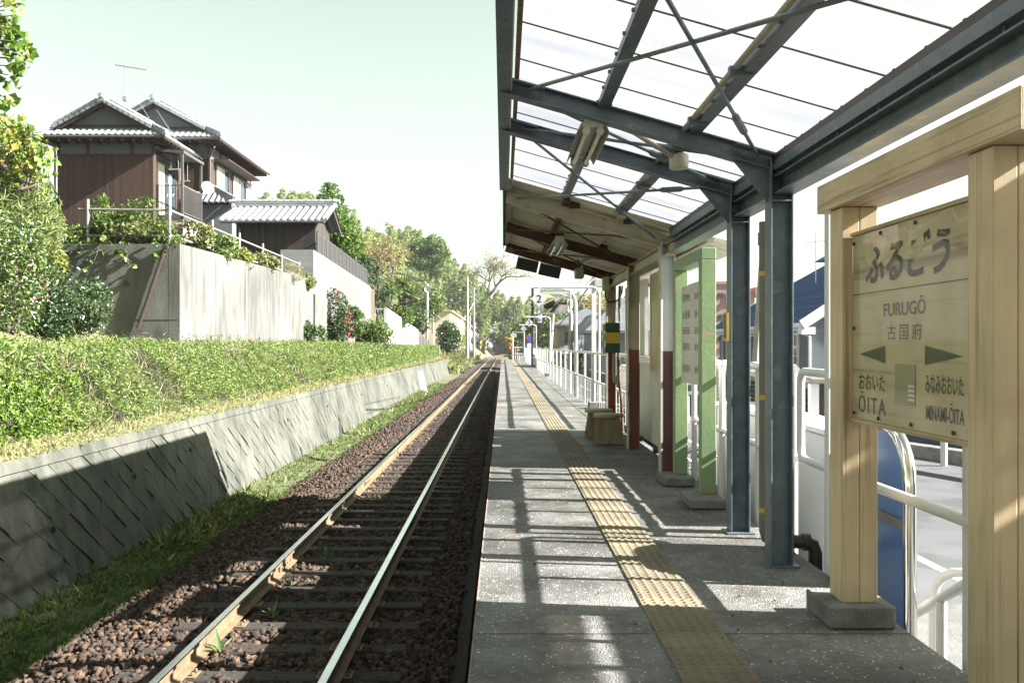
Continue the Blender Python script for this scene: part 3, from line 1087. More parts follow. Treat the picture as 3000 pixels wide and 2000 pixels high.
# ------------------------------------------------------------------ grass
def blades(name, n, xr, yr, zf, hgt, cols, lean=0.6, wid=0.10, label=None, cat='grass', ypow=1.4):
    x = rs.uniform(*xr, size=n)
    y = yr[0] + (yr[1] - yr[0]) * rs.uniform(0, 1, n) ** ypow
    A = rs.normal(size=(n, 3)) * lean
    A[:, 2] = np.abs(A[:, 2]) * 0.4 + 0.55
    A = nrm(A)
    h = hgt * rs.uniform(0.5, 1.4, size=n) * (1 + np.maximum(0, y - 20) / 40)
    C = np.stack([x, y, zf(x, y)], 1) + A * (h * 0.42)[:, None]
    T = nrm(np.cross(A, rs.normal(size=(n, 3))))
    w = (h * wid)[:, None]
    p0 = C - A * (h * 0.5)[:, None] - T * w * 0.5
    p1 = C - A * (h * 0.5)[:, None] + T * w * 0.5
    tip = C + A * (h * 0.5)[:, None] + rs.normal(size=(n, 3)) * 0.25 * h[:, None]
    mid = C + T * w * 0.3
    V = np.stack([p0, p1, mid, tip], 1).reshape(-1, 3)
    b = np.arange(n)[:, None] * 4
    Q = np.concatenate([b + np.array([[0, 1, 2]]), b + np.array([[0, 2, 3]])], 0)
    pal = np.array(cols)
    c = pal[rs.randint(0, len(pal), n)] * rs.uniform(0.7, 1.25, size=(n, 1)) * 0.78
    return tag(fast_mesh(name, V, Q, M['grass'], None, np.repeat(c, 4, 0)), label, cat, kind='stuff')


GREEN = [(0.07, 0.14, 0.025), (0.10, 0.17, 0.03), (0.055, 0.11, 0.03), (0.13, 0.18, 0.05)]
DRY = [(0.30, 0.27, 0.14), (0.24, 0.23, 0.11), (0.34, 0.31, 0.18), (0.20, 0.22, 0.08), (0.26, 0.22, 0.10)]
LIME = [(0.12, 0.20, 0.03), (0.17, 0.235, 0.045), (0.09, 0.16, 0.03), (0.20, 0.24, 0.08), (0.06, 0.115, 0.025), (0.21, 0.22, 0.09)]
zb = lambda x, y: np.interp(x, [-4.6, -3.85, -3.5], [-1.19, -1.29, -1.21])
zt = lambda x, y: np.interp(x, [-6.0, -4.95, -4.85], [0.17, 0.13, 0.15])
struct(MB().prism([(-5.75, 0.14), (-4.9, 0.151), (-4.9, 0.155), (-5.75, 0.165)], 'y', 4, 82).build('verge', mat('mown dry grass', (0.17, 0.17, 0.08), (0.12, 0.135, 0.05), 9, 1.0, 0, 0.8, 50)))
struct(grid_mesh('grass_strip', *[g for g in (lambda X, Y: (X, Y, np.interp(X, [-4.62, -4.2, -3.72], [-1.155, -1.225, -1.275]) + rs.normal(size=X.shape) * 0.012))(*np.meshgrid(np.linspace(-4.62, -3.72, 9), np.arange(2, 84, 0.3)))], mat('mossy soil', (0.07, 0.10, 0.03), (0.09, 0.075, 0.04), 4, 1.0, 0, 0.8, 40)))
blades('grass', 14000, (-4.55, -3.70), (5.5, 16), zb, 0.085, GREEN, 1.1, 0.09, 'low green grass along the nearest foot of the retaining wall', ypow=1.0)
blades('grass', 24000, (-4.55, -3.72), (6, 60), zb, 0.085, GREEN, 1.1, 0.10, 'low green grass along the foot of the retaining wall')
blades('cut_grass', 6000, (-4.5, -3.95), (7, 60), zb, 0.13, GREEN + DRY, 2.2, 0.09, 'cut grass and dead stalks strewn along the foot of the wall', 'cut grass', 1.1)
blades('cut_grass', 2600, (-4.35, -3.9), (11.5, 15.5), lambda x, y: zb(x, y) + 0.05, 0.16, GREEN + DRY, 2.4, 0.10, 'heap of raked cut grass lying beside the ballast', 'cut grass', 1.0)
blades('dry_grass', 24000, (-5.6, -4.87), (8.5, 80), zt, 0.085, DRY + [(0.16, 0.18, 0.05)], 1.6, 0.08, 'pale dry mown grass on top of the retaining wall', 'dry grass')
blades('dry_grass', 5000, (-6.2, -3.9), (80, 150), lambda x, y: np.interp(x, [-6, -4.2, -3.9], [0.2, -1.15, -1.25]), 0.22, DRY + GREEN, 1.2, 0.12, 'dry grass on the distant bank by the track', 'dry grass', 1.0)
# weeds between the rails
for (x, y) in ((-2.02, 8.2), (-2.22, 7.3), (-1.98, 10.4), (-2.1, 9.2), (-1.9, 14.4)):
    n = 9
    A = rs.normal(size=(n, 3)) * 0.7
    A[:, 2] = 0.8
    A = nrm(A)
    w = leaf_mesh('weed', np.array([x, y, -1.10]) + A * 0.09 + rs.normal(size=(n, 3)) * 0.01, 0.17, 0.16, [(0.10, 0.17, 0.06), (0.16, 0.22, 0.10)], M['grass'], A=A)
    tag(w, 'small tuft of green weed growing between the rails', 'weed', 'weed tufts in the ballast')


# ------------------------------------------------------------------ hedge
_ph = rs.uniform(0, 6.28, (12,))
_fr = rs.uniform(0.3, 2.8, (12,))


def wob(a, b=0.0, o=0):
    s = 0
    for i in range(6):
        s = s + np.sin(a * _fr[i] * 1.3 + b * _fr[i + 6] * 2.0 + _ph[(i + o) % 12]) / 6
    return s


def hedge_top(y):
    return 1.30 + 0.10 * wob(y, 0, 1) - 0.05 * np.clip((y - 30) / 40, 0, 1)


hedge = thing('hedge', 'long overgrown bright green hedge along the top of the low retaining wall', 'hedge', (-6.3, 30, 0.15))
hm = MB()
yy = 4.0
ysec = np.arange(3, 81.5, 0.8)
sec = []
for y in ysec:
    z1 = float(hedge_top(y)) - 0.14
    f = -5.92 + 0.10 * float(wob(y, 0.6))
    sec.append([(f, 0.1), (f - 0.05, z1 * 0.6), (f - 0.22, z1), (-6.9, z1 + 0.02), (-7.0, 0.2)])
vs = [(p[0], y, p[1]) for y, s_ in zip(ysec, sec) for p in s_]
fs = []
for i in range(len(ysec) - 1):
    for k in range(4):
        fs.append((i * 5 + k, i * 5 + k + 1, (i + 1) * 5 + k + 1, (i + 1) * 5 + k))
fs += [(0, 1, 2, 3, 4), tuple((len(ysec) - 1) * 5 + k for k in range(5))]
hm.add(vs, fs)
hm.build('dark_core', mat('hedge core with painted shade', (0.04, 0.036, 0.016), (0.022, 0.026, 0.010), 9, 1.0, 0, 1.0, 30), hedge)  # closed dark core, puts the shade inside the hedge into the colour


def hedge_leaves(n, yr, size, aspect, cols, up=0.3, droop=0.0, mask=None, spread=0.07, lowz=0.0):
    y = yr[0] + (yr[1] - yr[0]) * rs.uniform(0, 1, n) ** 1.25
    top = hedge_top(y)
    s_ = rs.uniform(0, 1, n)
    onface = rs.uniform(0, 1, n) < 0.80
    z = np.where(onface, 0.14 + (top - 0.14) * s_ ** 0.9, top)
    # tufts and hollows in the clipped face
    tuft = np.sin(y * 9.1 + 2.2 * np.sin(z * 7.3)) * np.sin(z * 11.7 + 1.7 * np.sin(y * 5.1))
    bul = 0.07 * wob(y, z * 2.5, 3) + 0.09 * wob(y * 3.1, z * 4, 5) + 0.055 * tuft
    x = np.where(onface, -5.70 + bul - 0.10 * np.clip(z / 1.3, 0, 1) ** 5, -5.86 - 0.95 * s_)
    C = np.stack([x, y, z], 1) + np.abs(rs.normal(size=(n, 1))) * np.array([[0.5, 0, 0.2]]) * spread + rs.normal(size=(n, 3)) * spread * 0.6
    C[:, 2] += np.where(onface, 0, 0.06 * wob(y * 4.0, x * 5))
    keep = (tuft > -0.32) | ~onface | (rs.uniform(0, 1, n) < 0.22)
    if mask is not None:
        keep = keep & mask(C)
    return leaf_mesh('foliage', C[keep], size, aspect, cols, M['leaf'], hedge, droop, up)


LEAFY = [(0.14, 0.235, 0.04), (0.20, 0.285, 0.06), (0.115, 0.20, 0.035), (0.245, 0.31, 0.09), (0.065, 0.13, 0.03)]
hedge_leaves(115000, (8.5, 36), 0.046, 0.44, LEAFY + [(0.22, 0.25, 0.09)], mask=lambda C: wob(C[:, 1] * 1.3, C[:, 2] * 1.9, 2) > -0.26)
hedge_leaves(14000, (8.5, 40), 0.13, 0.09, DRY[:3] + LIME * 2, spread=0.13, up=0.6, mask=lambda C: wob(C[:, 1] * 1.0 + 2, C[:, 2], 4) > -0.02)
hedge_leaves(9000, (8.5, 40), 0.17, 0.07, DRY + [(0.34, 0.30, 0.16)], spread=0.13, up=0.2, droop=0.9, mask=lambda C: wob(C[:, 1] * 1.7 + 5, C[:, 2] * 0.6, 1) > 0.12)
hedge_leaves(9000, (8.5, 12.5), 0.06, 0.5, [(0.13, 0.23, 0.02), (0.18, 0.27, 0.03), (0.09, 0.17, 0.02)], mask=lambda C: (C[:, 2] < 0.95))
hedge_leaves(46000, (30, 81), 0.095, 0.42, LEAFY + LIME)
hedge_leaves(8000, (20, 81), 0.17, 0.14, DRY[:2] + LIME, spread=0.13)

# ------------------------------------------------------------------ ground behind the hedge: bank, terraces
X, Y = np.meshgrid(np.linspace(-6.8, -30, 40), np.linspace(-8, 20.1, 40))
Z = np.interp(-X, [6.8, 8, 9.5, 12, 18, 30], [0.7, 1.1, 1.9, 3.1, 4.2, 4.6]) + 0.12 * np.sin(X * 2.1) * np.sin(Y * 1.3)
struct(grid_mesh('bank', X, Y, Z, mat('weedy bank', (0.12, 0.13, 0.045), (0.16, 0.13, 0.07), 3, 1.0, 0, 1.0, 14)))
struct(MB().box(-60, -7.25, 20.38, 34.35, -0.5, 3.42).build('terrace', M['dirt']))
struct(MB().box(-60, -7.20, 34.38, 52, -0.5, 4.42).build('upper_terrace', M['dirt']))
struct(MB().box(-60, -7.0, 52.05, 92, -0.5, 2.45).build('lower_terrace', M['dirt']))

# upper retaining wall: shaded near face and sunlit track-side face
rw = thing('house_retaining_wall', 'tall pale concrete retaining wall below the dark wooden house, near end in shade', 'retaining wall', (-7.1, 27, 0.2))
M['wall_near'] = streaked('stained grey concrete', (0.17, 0.175, 0.16), (0.075, 0.08, 0.07), (1.4, 1.4, 0.3), blot=0.9)
a = MB()
a.box(-14, -7.003, 20.10, 20.36, 0.0, 3.50)
a.box(-14, -7.003, 20.092, 20.10, 1.86, 1.875)
for (px, py) in ((372, 830), (370, 882), (465, 748), (480, 790), (402, 870), (446, 800)):
    q = P(px, py, 20.1)
    a.lathe((q.x, 20.1, q.z), [(0.018, -0.004), (0.018, 0.01)], 8, 'y')
a.build('end_wall', M['wall_near'], rw)
b = MB()
b.prism([(20.098, 0.0), (34.2, 0.0), (34.2, 3.72), (20.098, 3.503)], 'x', -7.24, -7.0)
for k in range(5):
    b.box(-6.9985, -6.994, 22.6 + 2.6 * k, 22.612 + 2.6 * k, 0.3, 3.4)
b.build('side_wall', M['wall_pale'], rw, loc=None)
# dark drain pipe slanting across the shaded face, round weep hole
q0, q1 = P(488, 716, 20.03), P(404, 962, 20.03)
q0.y = q1.y = 20.03
tag(MB().tube([q0, q1], 0.045, 8).build('drain_pipe', M['pipe_dark']), 'thin dark pipe slanting down the shaded end of the tall concrete wall', 'pipe')
wq = P(373, 830, 20.1)
tag(MB().lathe((wq.x, 20.1, wq.z), [(0.06, -0.05), (0.06, 0.0), (0.045, 0.0), (0.045, -0.045)], 14, 'y').build('weep_hole', M['black']), 'round black weep hole in the shaded concrete wall end', 'drain hole')

w2 = thing('stepped_garden_wall', 'higher pale stepped wall topped by a dark mesh fence, beyond the tall concrete wall', 'wall', (-7.1, 41, 0.2))
MB().box(-8.2, -7.003, 34.2, 34.36, 3.3, 4.83).build('block_end', M['cblock'], w2)
MB().prism([(34.202, 0.0), (48.9, 0.0), (48.9, 4.40), (34.202, 4.83)], 'x', -7.2, -6.99).build('side_wall', M['wall_white'], w2)
MB().prism([(34.22, 0.0), (48.88, 0.0), (48.88, 2.9), (34.22, 3.2)], 'x', -6.99, -6.93).build('lower_course', M['wall_pale'], w2)
fn = thing('mesh_fence', 'dark brown mesh fence panels on top of the pale stepped wall', 'fence', (-7.1, 41, 4.5))
pn = MB()
for k in range(15):
    y = 35.4 + k * 0.93
    zt_ = 4.83 - 0.43 * (y - 34.2) / 14.7
    MB().box(-7.12, -7.06, y - 0.03, y + 0.03, zt_ - 0.05, zt_ + 0.86).build('post', M['balcony'], fn)
    if k < 14:
        for j in range(10):
            yy = y + 0.05 + j * 0.09
            pn.box(-7.098, -7.082, yy, yy + 0.045, zt_ + 0.05, zt_ + 0.80)
        pn.bar((-7.09, y, zt_ + 0.80), (-7.09, y + 0.93, zt_ + 0.77), 0.03, 0.035)
        pn.bar((-7.09, y, zt_ + 0.06), (-7.09, y + 0.93, zt_ + 0.03), 0.03, 0.035)
pn.build('panel', M['balcony'], fn)

# pipe handrail on the terrace edge
pr = thing('pipe_handrail', 'rusty weathered pipe handrail along the weedy terrace edge below the house', 'handrail', (-7.3, 22, 3.4))
c0 = Vector((-7.35, 20.45, 0))
zr = 4.34
for (x, y, h) in ((-9.15, 20.45, 4.52), (-7.35, 20.45, 4.36), (-7.3, 23.3, 4.45), (-7.3, 25.7, 4.42), (-7.3, 28.2, 4.40), (-7.3, 30.6, 4.3), (-7.3, 33.2, 4.3)):
    MB().tube([(x, y, 3.3), (x, y, h)], 0.036, 8).build('post', M['rail_pipe'], pr)
rb = MB().tube([(-9.35, 20.45, 4.30), (-7.35, 20.45, 4.28), (-7.3, 33.4, 4.22)], 0.028, 8)
rb.build('top_rail', M['rail_pipe'], pr)
MB().tube([(-9.2, 20.45, 3.72), (-7.35, 20.45, 3.72), (-7.3, 33.4, 3.80)], 0.03, 8).build('lower_rail', M['rail_pipe'], pr)


# ================================================================== CANOPIES
def rz(x):
    return 2.845 - 0.284 * x          # centre line of the rafters


CX0, CX1 = 1.577, 1.712               # column faces


def h_column(mb, y, z0, z1, mi=0):
    """H section: flanges face left and right, the web faces along the platform"""
    mb.box(CX0, CX0 + 0.010, y, y + 0.125, z0, z1, mi)
    mb.box(CX1 - 0.010, CX1, y, y + 0.125, z0, z1, mi)
    mb.box(CX0 + 0.010, CX1 - 0.010, y + 0.057, y + 0.066, z0, z1, mi)


def rod(o, m, p, q, r=0.011, tb=0.78):
    p, q = Vector(p), Vector(q)
    mb = MB()
    mb.tube([p, q], r, 7)
    d = (q - p)
    a, b = p + d * tb, p + d * (tb + 0.10)
    mb.tube([a, a.lerp(b, 0.15), a.lerp(b, 0.85), b], [r, r * 2.0, r * 2.0, r], 7)
    mb.build('brace_rod', m, o)


def corrug(name, x0, x1, y0, y1, zfun, pitch, amp, m, parent, nx=5, per=6, overlap=None):
    n = int((y1 - y0) / pitch * per)
    yv = np.linspace(y0, y1, n)
    xv = np.linspace(x0, x1, nx)
    X, Yg = np.meshgrid(xv, yv)
    Z = zfun(X) + amp * np.sin(2 * math.pi * Yg / pitch)
    o = grid_mesh(name, X, Yg, Z, m, parent)
    return o


# ---- new canopy
nc = thing('platform_canopy', 'grey steel platform canopy with translucent white roof sheets above the timber sign', 'canopy', (0.8, 5.5, 0))
YA, YB, YF = 5.47, 6.43, 2.42
for y in (YF, YA, YB):
    c = MB()
    h_column(c, y, 0.0, 2.40)
    for z in (2.15, 2.36):
        c.box(CX0 + 0.01, CX1 - 0.01, y, y + 0.125, z, z + 0.009)
    c.box(CX0 - 0.03, CX1 + 0.03, y - 0.03, y + 0.155, -0.003, 0.008)
    col = c.build('column', M['steel'], nc, bev=0.0015)
    kb = MB().prism([(CX0, 2.15), (CX0, rz(CX0) - 0.045), (CX0 - 0.22, rz(CX0 - 0.22) - 0.045)], 'y', y + 0.057, y + 0.066)
    kb.build('knee_plate', M['steel'], col)
    rf = MB()
    yc = y + 0.0625
    rf.ibeam((-0.015, yc, rz(-0.015)), (1.72, yc, rz(1.72)), 0.10, 0.10, 0.008)
    ro = rf.build('rafter', M['steel'], nc, bev=0.001)
    g = MB()
    for x, s_ in ((0.12, 1), (1.46, -1)):
        for dy in (-0.09, 0.09):
            g.bar((x - 0.10, yc + dy, rz(x - 0.10) + 0.02), (x + 0.12, yc + dy, rz(x + 0.12) + 0.02), 0.09, 0.008)
    g.pieces('gusset', M['steel'], ro)
# purlins
for k, x in enumerate((0.60, 1.14)):
    p = MB()
    ya = 1.3
    for yb in (YF + 0.06, YA + 0.0625, YB + 0.0625, 8.95):
        p.bar((x, ya + 0.01, rz(x) + 0.058), (x, yb - 0.01, rz(x) + 0.058), 0.072, 0.040)
        if ya > 2:
            for s_ in (-1, 1):
                p.obox((x + s_ * 0.045, ya + 0.05, rz(x) + 0.05), (1, 0, 0), (0, 1, 0), (0, 0, 1), 0.008, 0.035, 0.03)
        ya = yb
    yy = 1.6
    while yy < 8.9:
        p.obox((x - 0.040, yy, rz(x) + 0.070), (1, 0, 0), (0, 1, 0), (0, 0, 1), 0.007, 0.009, 0.007)
        yy += 0.30
    p.build('purlin', M['steel'], nc)
# conduit clipped under the second purlin
cd = thing('conduit', 'thin beige electric conduit clipped beside the roof purlin of the grey canopy', 'conduit', (1.09, 5, 2.5))
MB().tube([(1.075, 1.4, rz(1.075) + 0.045), (1.075, 8.9, rz(1.075) + 0.045)], 0.016, 8).build('pipe', M['cond'], cd)
cl = MB()
for y in (2.9, 4.3, 5.25, 5.9, 7.3, 8.6):
    cl.obox((1.10, y, rz(1.1) + 0.035), (1, 0, 0), (0, 1, 0), (0, 0, 1), 0.055, 0.02, 0.022)
cl.pieces('clip', M['steel'], cd)
sheet = corrug('roof_sheet', 0.07, 1.66, 1.3, 8.98, lambda X: rz(X) + 0.092, 0.032, 0.0045, M['sheet'], nc, 4, 6)
j = MB()
for k in range(13):
    y = 1.62 + 0.595 * k
    j.bar((0.075, y, rz(0.075) + 0.083), (1.655, y, rz(1.655) + 0.083), 0.010, 0.006)
yy = 1.35
while yy < 8.95:
    j.obox((0.082, yy, rz(0.08) + 0.083), (1, 0, 0), (0, 1, 0), (0, 0, 1), 0.014, 0.008, 0.012)
    yy += 0.032
j.build('sheet_joint', M['sheet_joint'], sheet)
f = MB()
f.box(-0.034, -0.022, 1.3, 8.98, 2.80, 3.0)
f.box(-0.022, 0.045, 1.3, 8.98, 2.80, 2.808)
for k in range(24):
    f.lathe((0.012, 1.5 + 0.31 * k, 2.797), [(0.006, 0), (0.006, 0.004)], 6)
f.build('fascia', M['steel'], nc)
MB().box(0.0455, 0.052, 1.3, 8.98, 2.80, 2.91).build('eave_strip', M['lamp'], nc)
gd = MB()
gd.ibeam((1.660, 1.3, 2.247), (1.660, 8.95, 2.247), 0.118, 0.11, 0.009)
for (a, b) in ((YA, YB), (YB, 9.2)):
    pass
for y in (YF, YA, YB):
    for dz in (-0.012, 0.022):
        for dy in (-0.05, -0.09):
            gd.lathe((1.648, y + dy, 2.23 + dz), [(0.012, 0), (0.012, 0.016)], 6, 'x')
gd.build('girder', M['steel'], nc)
gt = MB()
gt.prism([(1.60, 2.335), (1.78, 2.335), (1.78, 2.44), (1.772, 2.44), (1.772, 2.343), (1.608, 2.343), (1.608, 2.392), (1.60, 2.392)], 'y', 1.3, 8.95)
for k in range(15):
    gt.box(1.62, 1.635, 1.5 + 0.5 * k, 1.512 + 0.5 * k, 2.312, 2.334)
gt.build('gutter', M['steel'], nc)
yy = 1.5
ck = MB()
while yy < 8.9:
    ck.obox((1.655, yy, rz(1.655) + 0.075), (1, 0, 0.2), (0, 1, 0), (0, 0, 1), 0.02, 0.006, 0.014)
    yy += 0.30
ck.box(1.603, 1.66, 1.3, 8.95, 2.393, 2.432)  # dark strip painted in for the shadow along the gutter
ck.build('hooks_and_shadow_strip', M['dark_brown'], nc)
ra, rbm = YA + 0.06, YB + 0.06
rod(nc, M['steel'], (0.14, ra - 0.06, rz(0.14)), (1.5, YF + 0.15, rz(1.5)))
rod(nc, M['steel'], (0.14, YF + 0.15, rz(0.14)), (1.5, ra - 0.06, rz(1.5)))
rod(nc, M['steel'], (0.14, rbm - 0.05, rz(0.14)), (1.5, ra + 0.05, rz(1.5)), 0.011, 0.6)
rod(nc, M['steel'], (0.14, ra + 0.05, rz(0.14)), (1.5, rbm - 0.05, rz(1.5)), 0.011, 0.6)
rod(nc, M['steel'], (0.14, rbm + 0.06, rz(0.14)), (1.5, 9.20, rz(1.5) - 0.05))
rod(nc, M['steel'], (0.14, 9.20, rz(0.14) - 0.05), (1.5, rbm + 0.06, rz(1.5)))

# ---- old canopy
oc = thing('platform_canopy', 'older rusty platform canopy with opaque corrugated roof and red-footed columns, further along', 'canopy', (0.8, 11.7, 0))
ORF = lambda x: 2.80 - 0.284 * x
for y, top, bot, rm in ((9.23, 'white_paint', 'maroon', 'beige_paint'), (11.63, 'beige_paint', 'red_brown', 'rust'), (14.07, 'beige_paint', 'red_brown', 'rust')):
    c = MB()
    h_column(c, y, 0.0, 1.245, 1)
    h_column(c, y, 1.245, 2.34, 0)
    c.box(CX0 - 0.012, CX0 - 0.002, y - 0.001, y + 0.126, 0.0, 2.3, 2)
    c.build('column', [M[top], M[bot], M['beige_paint']], oc, bev=0.0015)
    yc = y + 0.0625
    MB().ibeam((0.04, yc, ORF(0.04)), (1.72, yc, ORF(1.72)), 0.075, 0.12, 0.007).build('rafter', M[rm], oc, bev=0.001)
for x, m_ in ((0.62, 'rust'), (1.16, 'beige_paint'), (0.06, 'beige_paint'), (2.0, 'beige_paint')):
    MB().bar((x, 8.95, ORF(x) + 0.085), (x, 14.38, ORF(x) + 0.085), 0.06, 0.045).build('purlin', M[m_], oc)
bl = MB()
for x in (0.62, 1.16):
    for y in (9.13, 11.55):
        bl.obox((x + 0.08, y, ORF(x) + 0.075), (1, 0, 0), (0, 1, 0), (0, 0, 1), 0.055, 0.03, 0.05)
bl.pieces('purlin_cleat', M['dark_brown'], oc)
osht = corrug('roof_sheet', 0.0, 2.36, 8.86, 14.42, lambda X: ORF(X) + 0.115, 0.076, 0.009, mat('old corrugated sheet', (0.78, 0.75, 0.64), (0.60, 0.57, 0.47), 2.0, 0.6, 0, 0.05, 20, (1, 4, 1), c3=(0.22, 0.19, 0.14), s3=1.6, l3=0.55, h3=0.75), oc, 4, 8)
MB().bar((0.0, 14.40, ORF(0.0) + 0.082), (2.34, 14.40, ORF(2.34) + 0.082), 0.02, 0.055).build('end_flashing', M['rust'], oc)
MB().box(-0.005, 0.008, 8.86, 14.42, 2.80, 2.945).build('fascia', M['steel'], oc)
g2 = MB()
g2.ibeam((1.645, 8.98, 2.25), (1.645, 14.35, 2.25), 0.10, 0.12, 0.008)
g2.bar((1.78, 8.98, 2.33), (1.78, 14.35, 2.33), 0.05, 0.05)
g2.build('girder', M['beige_paint'], oc)
for (ya, yb) in ((9.3, 11.65), (11.75, 14.1)):
    rod(oc, M['rust'], (0.16, ya, ORF(0.16)), (1.5, yb, ORF(1.5)), 0.010)
    rod(oc, M['rust'], (0.16, yb, ORF(0.16)), (1.5, ya, ORF(1.5)), 0.010)

# ---- panelled wall behind the old columns
ww = thing('windbreak_wall', 'cream panelled platform wall with aluminium windows behind the red-footed columns', 'wall', (1.83, 11.9, 0))
WX = 1.84
pm = MB()
ye = [9.72, 10.35, 10.95, 11.55, 12.15, 12.75, 13.35, 13.95]
for a_, b_ in zip(ye[:-1], ye[1:]):
    pm.box(WX, WX + 0.03, a_ + 0.012, b_ - 0.012, 0.10, 1.06)
pm.build('lower_panel', M['cream_wall'], ww)
sm2 = MB()
for a_ in ye:
    sm2.box(WX + 0.004, WX + 0.026, a_ - 0.0115, a_ + 0.0115, 0.10, 1.06)
sm2.box(WX - 0.012, WX + 0.04, 9.7, 13.97, 0.055, 0.098)
for y in (9.9, 11.2, 12.6, 13.8):
    sm2.box(WX - 0.02, WX + 0.05, y, y + 0.09, 0.0, 0.054)
sm2.build('panel_frame', M['dark_brown'], ww)
md = MB()
for k in range(3):
    md.box(WX - 0.02, WX + 0.045, 9.7, 13.97, 1.065 + 0.035 * k, 1.09 + 0.035 * k)
md.build('mid_rail', M['alu'], ww)
for (a_, b_) in ((9.75, 10.7), (10.75, 11.6), (12.0, 12.95), (13.0, 13.93)):
    fr = MB()
    fr.box(WX - 0.01, WX + 0.04, a_, a_ + 0.05, 1.175, 2.16)
    fr.box(WX - 0.01, WX + 0.04, b_ - 0.05, b_, 1.175, 2.16)
    fr.box(WX - 0.01, WX + 0.04, a_ + 0.05, b_ - 0.05, 1.175, 1.225)
    fr.box(WX - 0.01, WX + 0.04, a_ + 0.05, b_ - 0.05, 2.11, 2.16)
    fo = fr.build('window_frame', M['alu'], ww)
    MB().box(WX + 0.01, WX + 0.018, a_ + 0.05, b_ - 0.05, 1.225, 2.11).build('pane', M['cream_wall'] if a_ > 11.9 else M['glass'], fo)
nbd = thing('notice_board', 'yellowed notice board hung on the cream platform wall between the columns', 'notice board', (1.8, 10.5, 1.1))
MB().box(1.795, 1.815, 10.12, 11.25, 1.0, 2.12).build('poster', mat('yellowed poster', (0.52, 0.42, 0.22), (0.45, 0.36, 0.19), 3, 0.35), nbd)
fr = MB()
for (a_, b_, c_, d_) in ((10.08, 10.12, 0.96, 2.16), (11.25, 11.29, 0.96, 2.16)):
    fr.box(1.785, 1.825, a_, b_, c_, d_)
fr.box(1.785, 1.825, 10.12, 11.25, 0.96, 1.0)
fr.box(1.785, 1.825, 10.12, 11.25, 2.12, 2.16)
fr.build('frame', M['alu'], nbd)


# ------------------------------------------------------------------ lettering
def lettering(txt, m, parent, org, xd, yd, height, width=None, shear=0.0, bold=0.0, align='LEFT', depth=0.0015, name='lettering', vertical=False, spacing=1.0):
    cu = bpy.data.curves.new(name, 'FONT')
    cu.body = '\n'.join(txt) if vertical else txt
    cu.size = 1.0
    cu.extrude = 0.0
    cu.offset = bold
    cu.space_character = spacing
    cu.resolution_u = 4
    o = bpy.data.objects.new(name, cu)
    COL.objects.link(o)
    bpy.context.view_layer.update()
    me = bpy.data.meshes.new_from_object(o.evaluated_get(bpy.context.evaluated_depsgraph_get()))
    bpy.data.objects.remove(o)
    bpy.data.curves.remove(cu)
    n = len(me.vertices)
    V = np.zeros(n * 3, np.float32)
    me.vertices.foreach_get('co', V)
    V = V.reshape(-1, 3).astype(float)
    V[:, 0] += shear * V[:, 1]
    mn, mx_ = V.min(0), V.max(0)
    sy = height / (mx_[1] - mn[1])
    sx = (width / (mx_[0] - mn[0])) if width else sy
    u = (V[:, 0] - mn[0]) * sx
    w = (V[:, 1] - mn[1]) * sy
    if align == 'CENTER':
        u -= (mx_[0] - mn[0]) * sx / 2
    xd, yd = np.array(Vector(xd).normalized()), np.array(Vector(yd).normalized())
    nd = np.cross(xd, yd)
    Wp = np.array(org)[None] + u[:, None] * xd + w[:, None] * yd + nd * depth
    o0 = np.array(wloc(parent))
    me.vertices.foreach_set('co', (Wp - o0).astype(np.float32).ravel())
    me.update()
    me.materials.clear()
    me.materials.append(m)
    me.name = name
    ob = bpy.data.objects.new(name, me)
    COL.objects.link(ob)
    ob.parent = parent
    return ob


# ------------------------------------------------------------------ timber station sign
sg = thing('station_sign', 'large pale timber framed station name sign standing on concrete footings beside the grey columns', 'sign', (1.66, 3.7, 0))
for y in (3.0, 4.335):
    po = MB().box(1.583, 1.6635, y, y + 0.165, 0.10, 1.947).box(1.6655, 1.75, y + 0.002, y + 0.167, 0.10, 1.947).build('post', M['wood_post'], sg, bev=0.004)
    if y > 4:
        MB().prism([(1.50, 4.26), (1.80, 4.26), (1.81, 4.27), (1.81, 4.60), (1.50, 4.60)], 'z', 0.0, 0.10).build('footing', M['conc'], sg, bev=0.012)
    else:
        MB().box(1.50, 1.83, 2.92, 3.25, 0.0, 0.10).build('footing', M['conc'], sg, bev=0.012)
MB().box(1.558, 1.775, 2.80, 4.61, 1.949, 2.086).build('beam', M['wood_beam'], sg, bev=0.004)
BDX = 1.632
bdm = MB()
for k in range(5):
    z0 = 0.965 + k * 0.168
    bdm.box(BDX, BDX + 0.03, 3.172, 4.331, z0 + 0.0003, z0 + 0.1677)
bd = bdm.build('board', M['wood_board'], sg)


def acrylic():
    m = bpy.data.materials.new('warped clear acrylic cover')
    m.use_nodes = True
    t = m.node_tree
    t.nodes.remove(t.nodes['Principled BSDF'])
    gl = N(m, 'ShaderNodeBsdfGlossy', Roughness=0.03)
    tp = N(m, 'ShaderNodeBsdfTransparent')
    tp.inputs[0].default_value = (0.96, 0.95, 0.92, 1)
    mx = N(m, 'ShaderNodeMixShader')
    tc = N(m, 'ShaderNodeTexCoord')
    n = N(m, 'ShaderNodeTexNoise', Scale=2.6, Detail=1.0)
    t.links.new(tc.outputs['Object'], n.inputs['Vector'])
    bp = N(m, 'ShaderNodeBump', Strength=0.16, Distance=0.05)
    t.links.new(n.outputs['Fac'], bp.inputs['Height'])
    t.links.new(bp.outputs[0], gl.inputs['Normal'])
    mx.inputs[0].default_value = 0.075
    t.links.new(tp.outputs[0], mx.inputs[1])
    t.links.new(gl.outputs[0], mx.inputs[2])
    t.links.new(mx.outputs[0], t.nodes['Material Output'].inputs['Surface'])
    return m


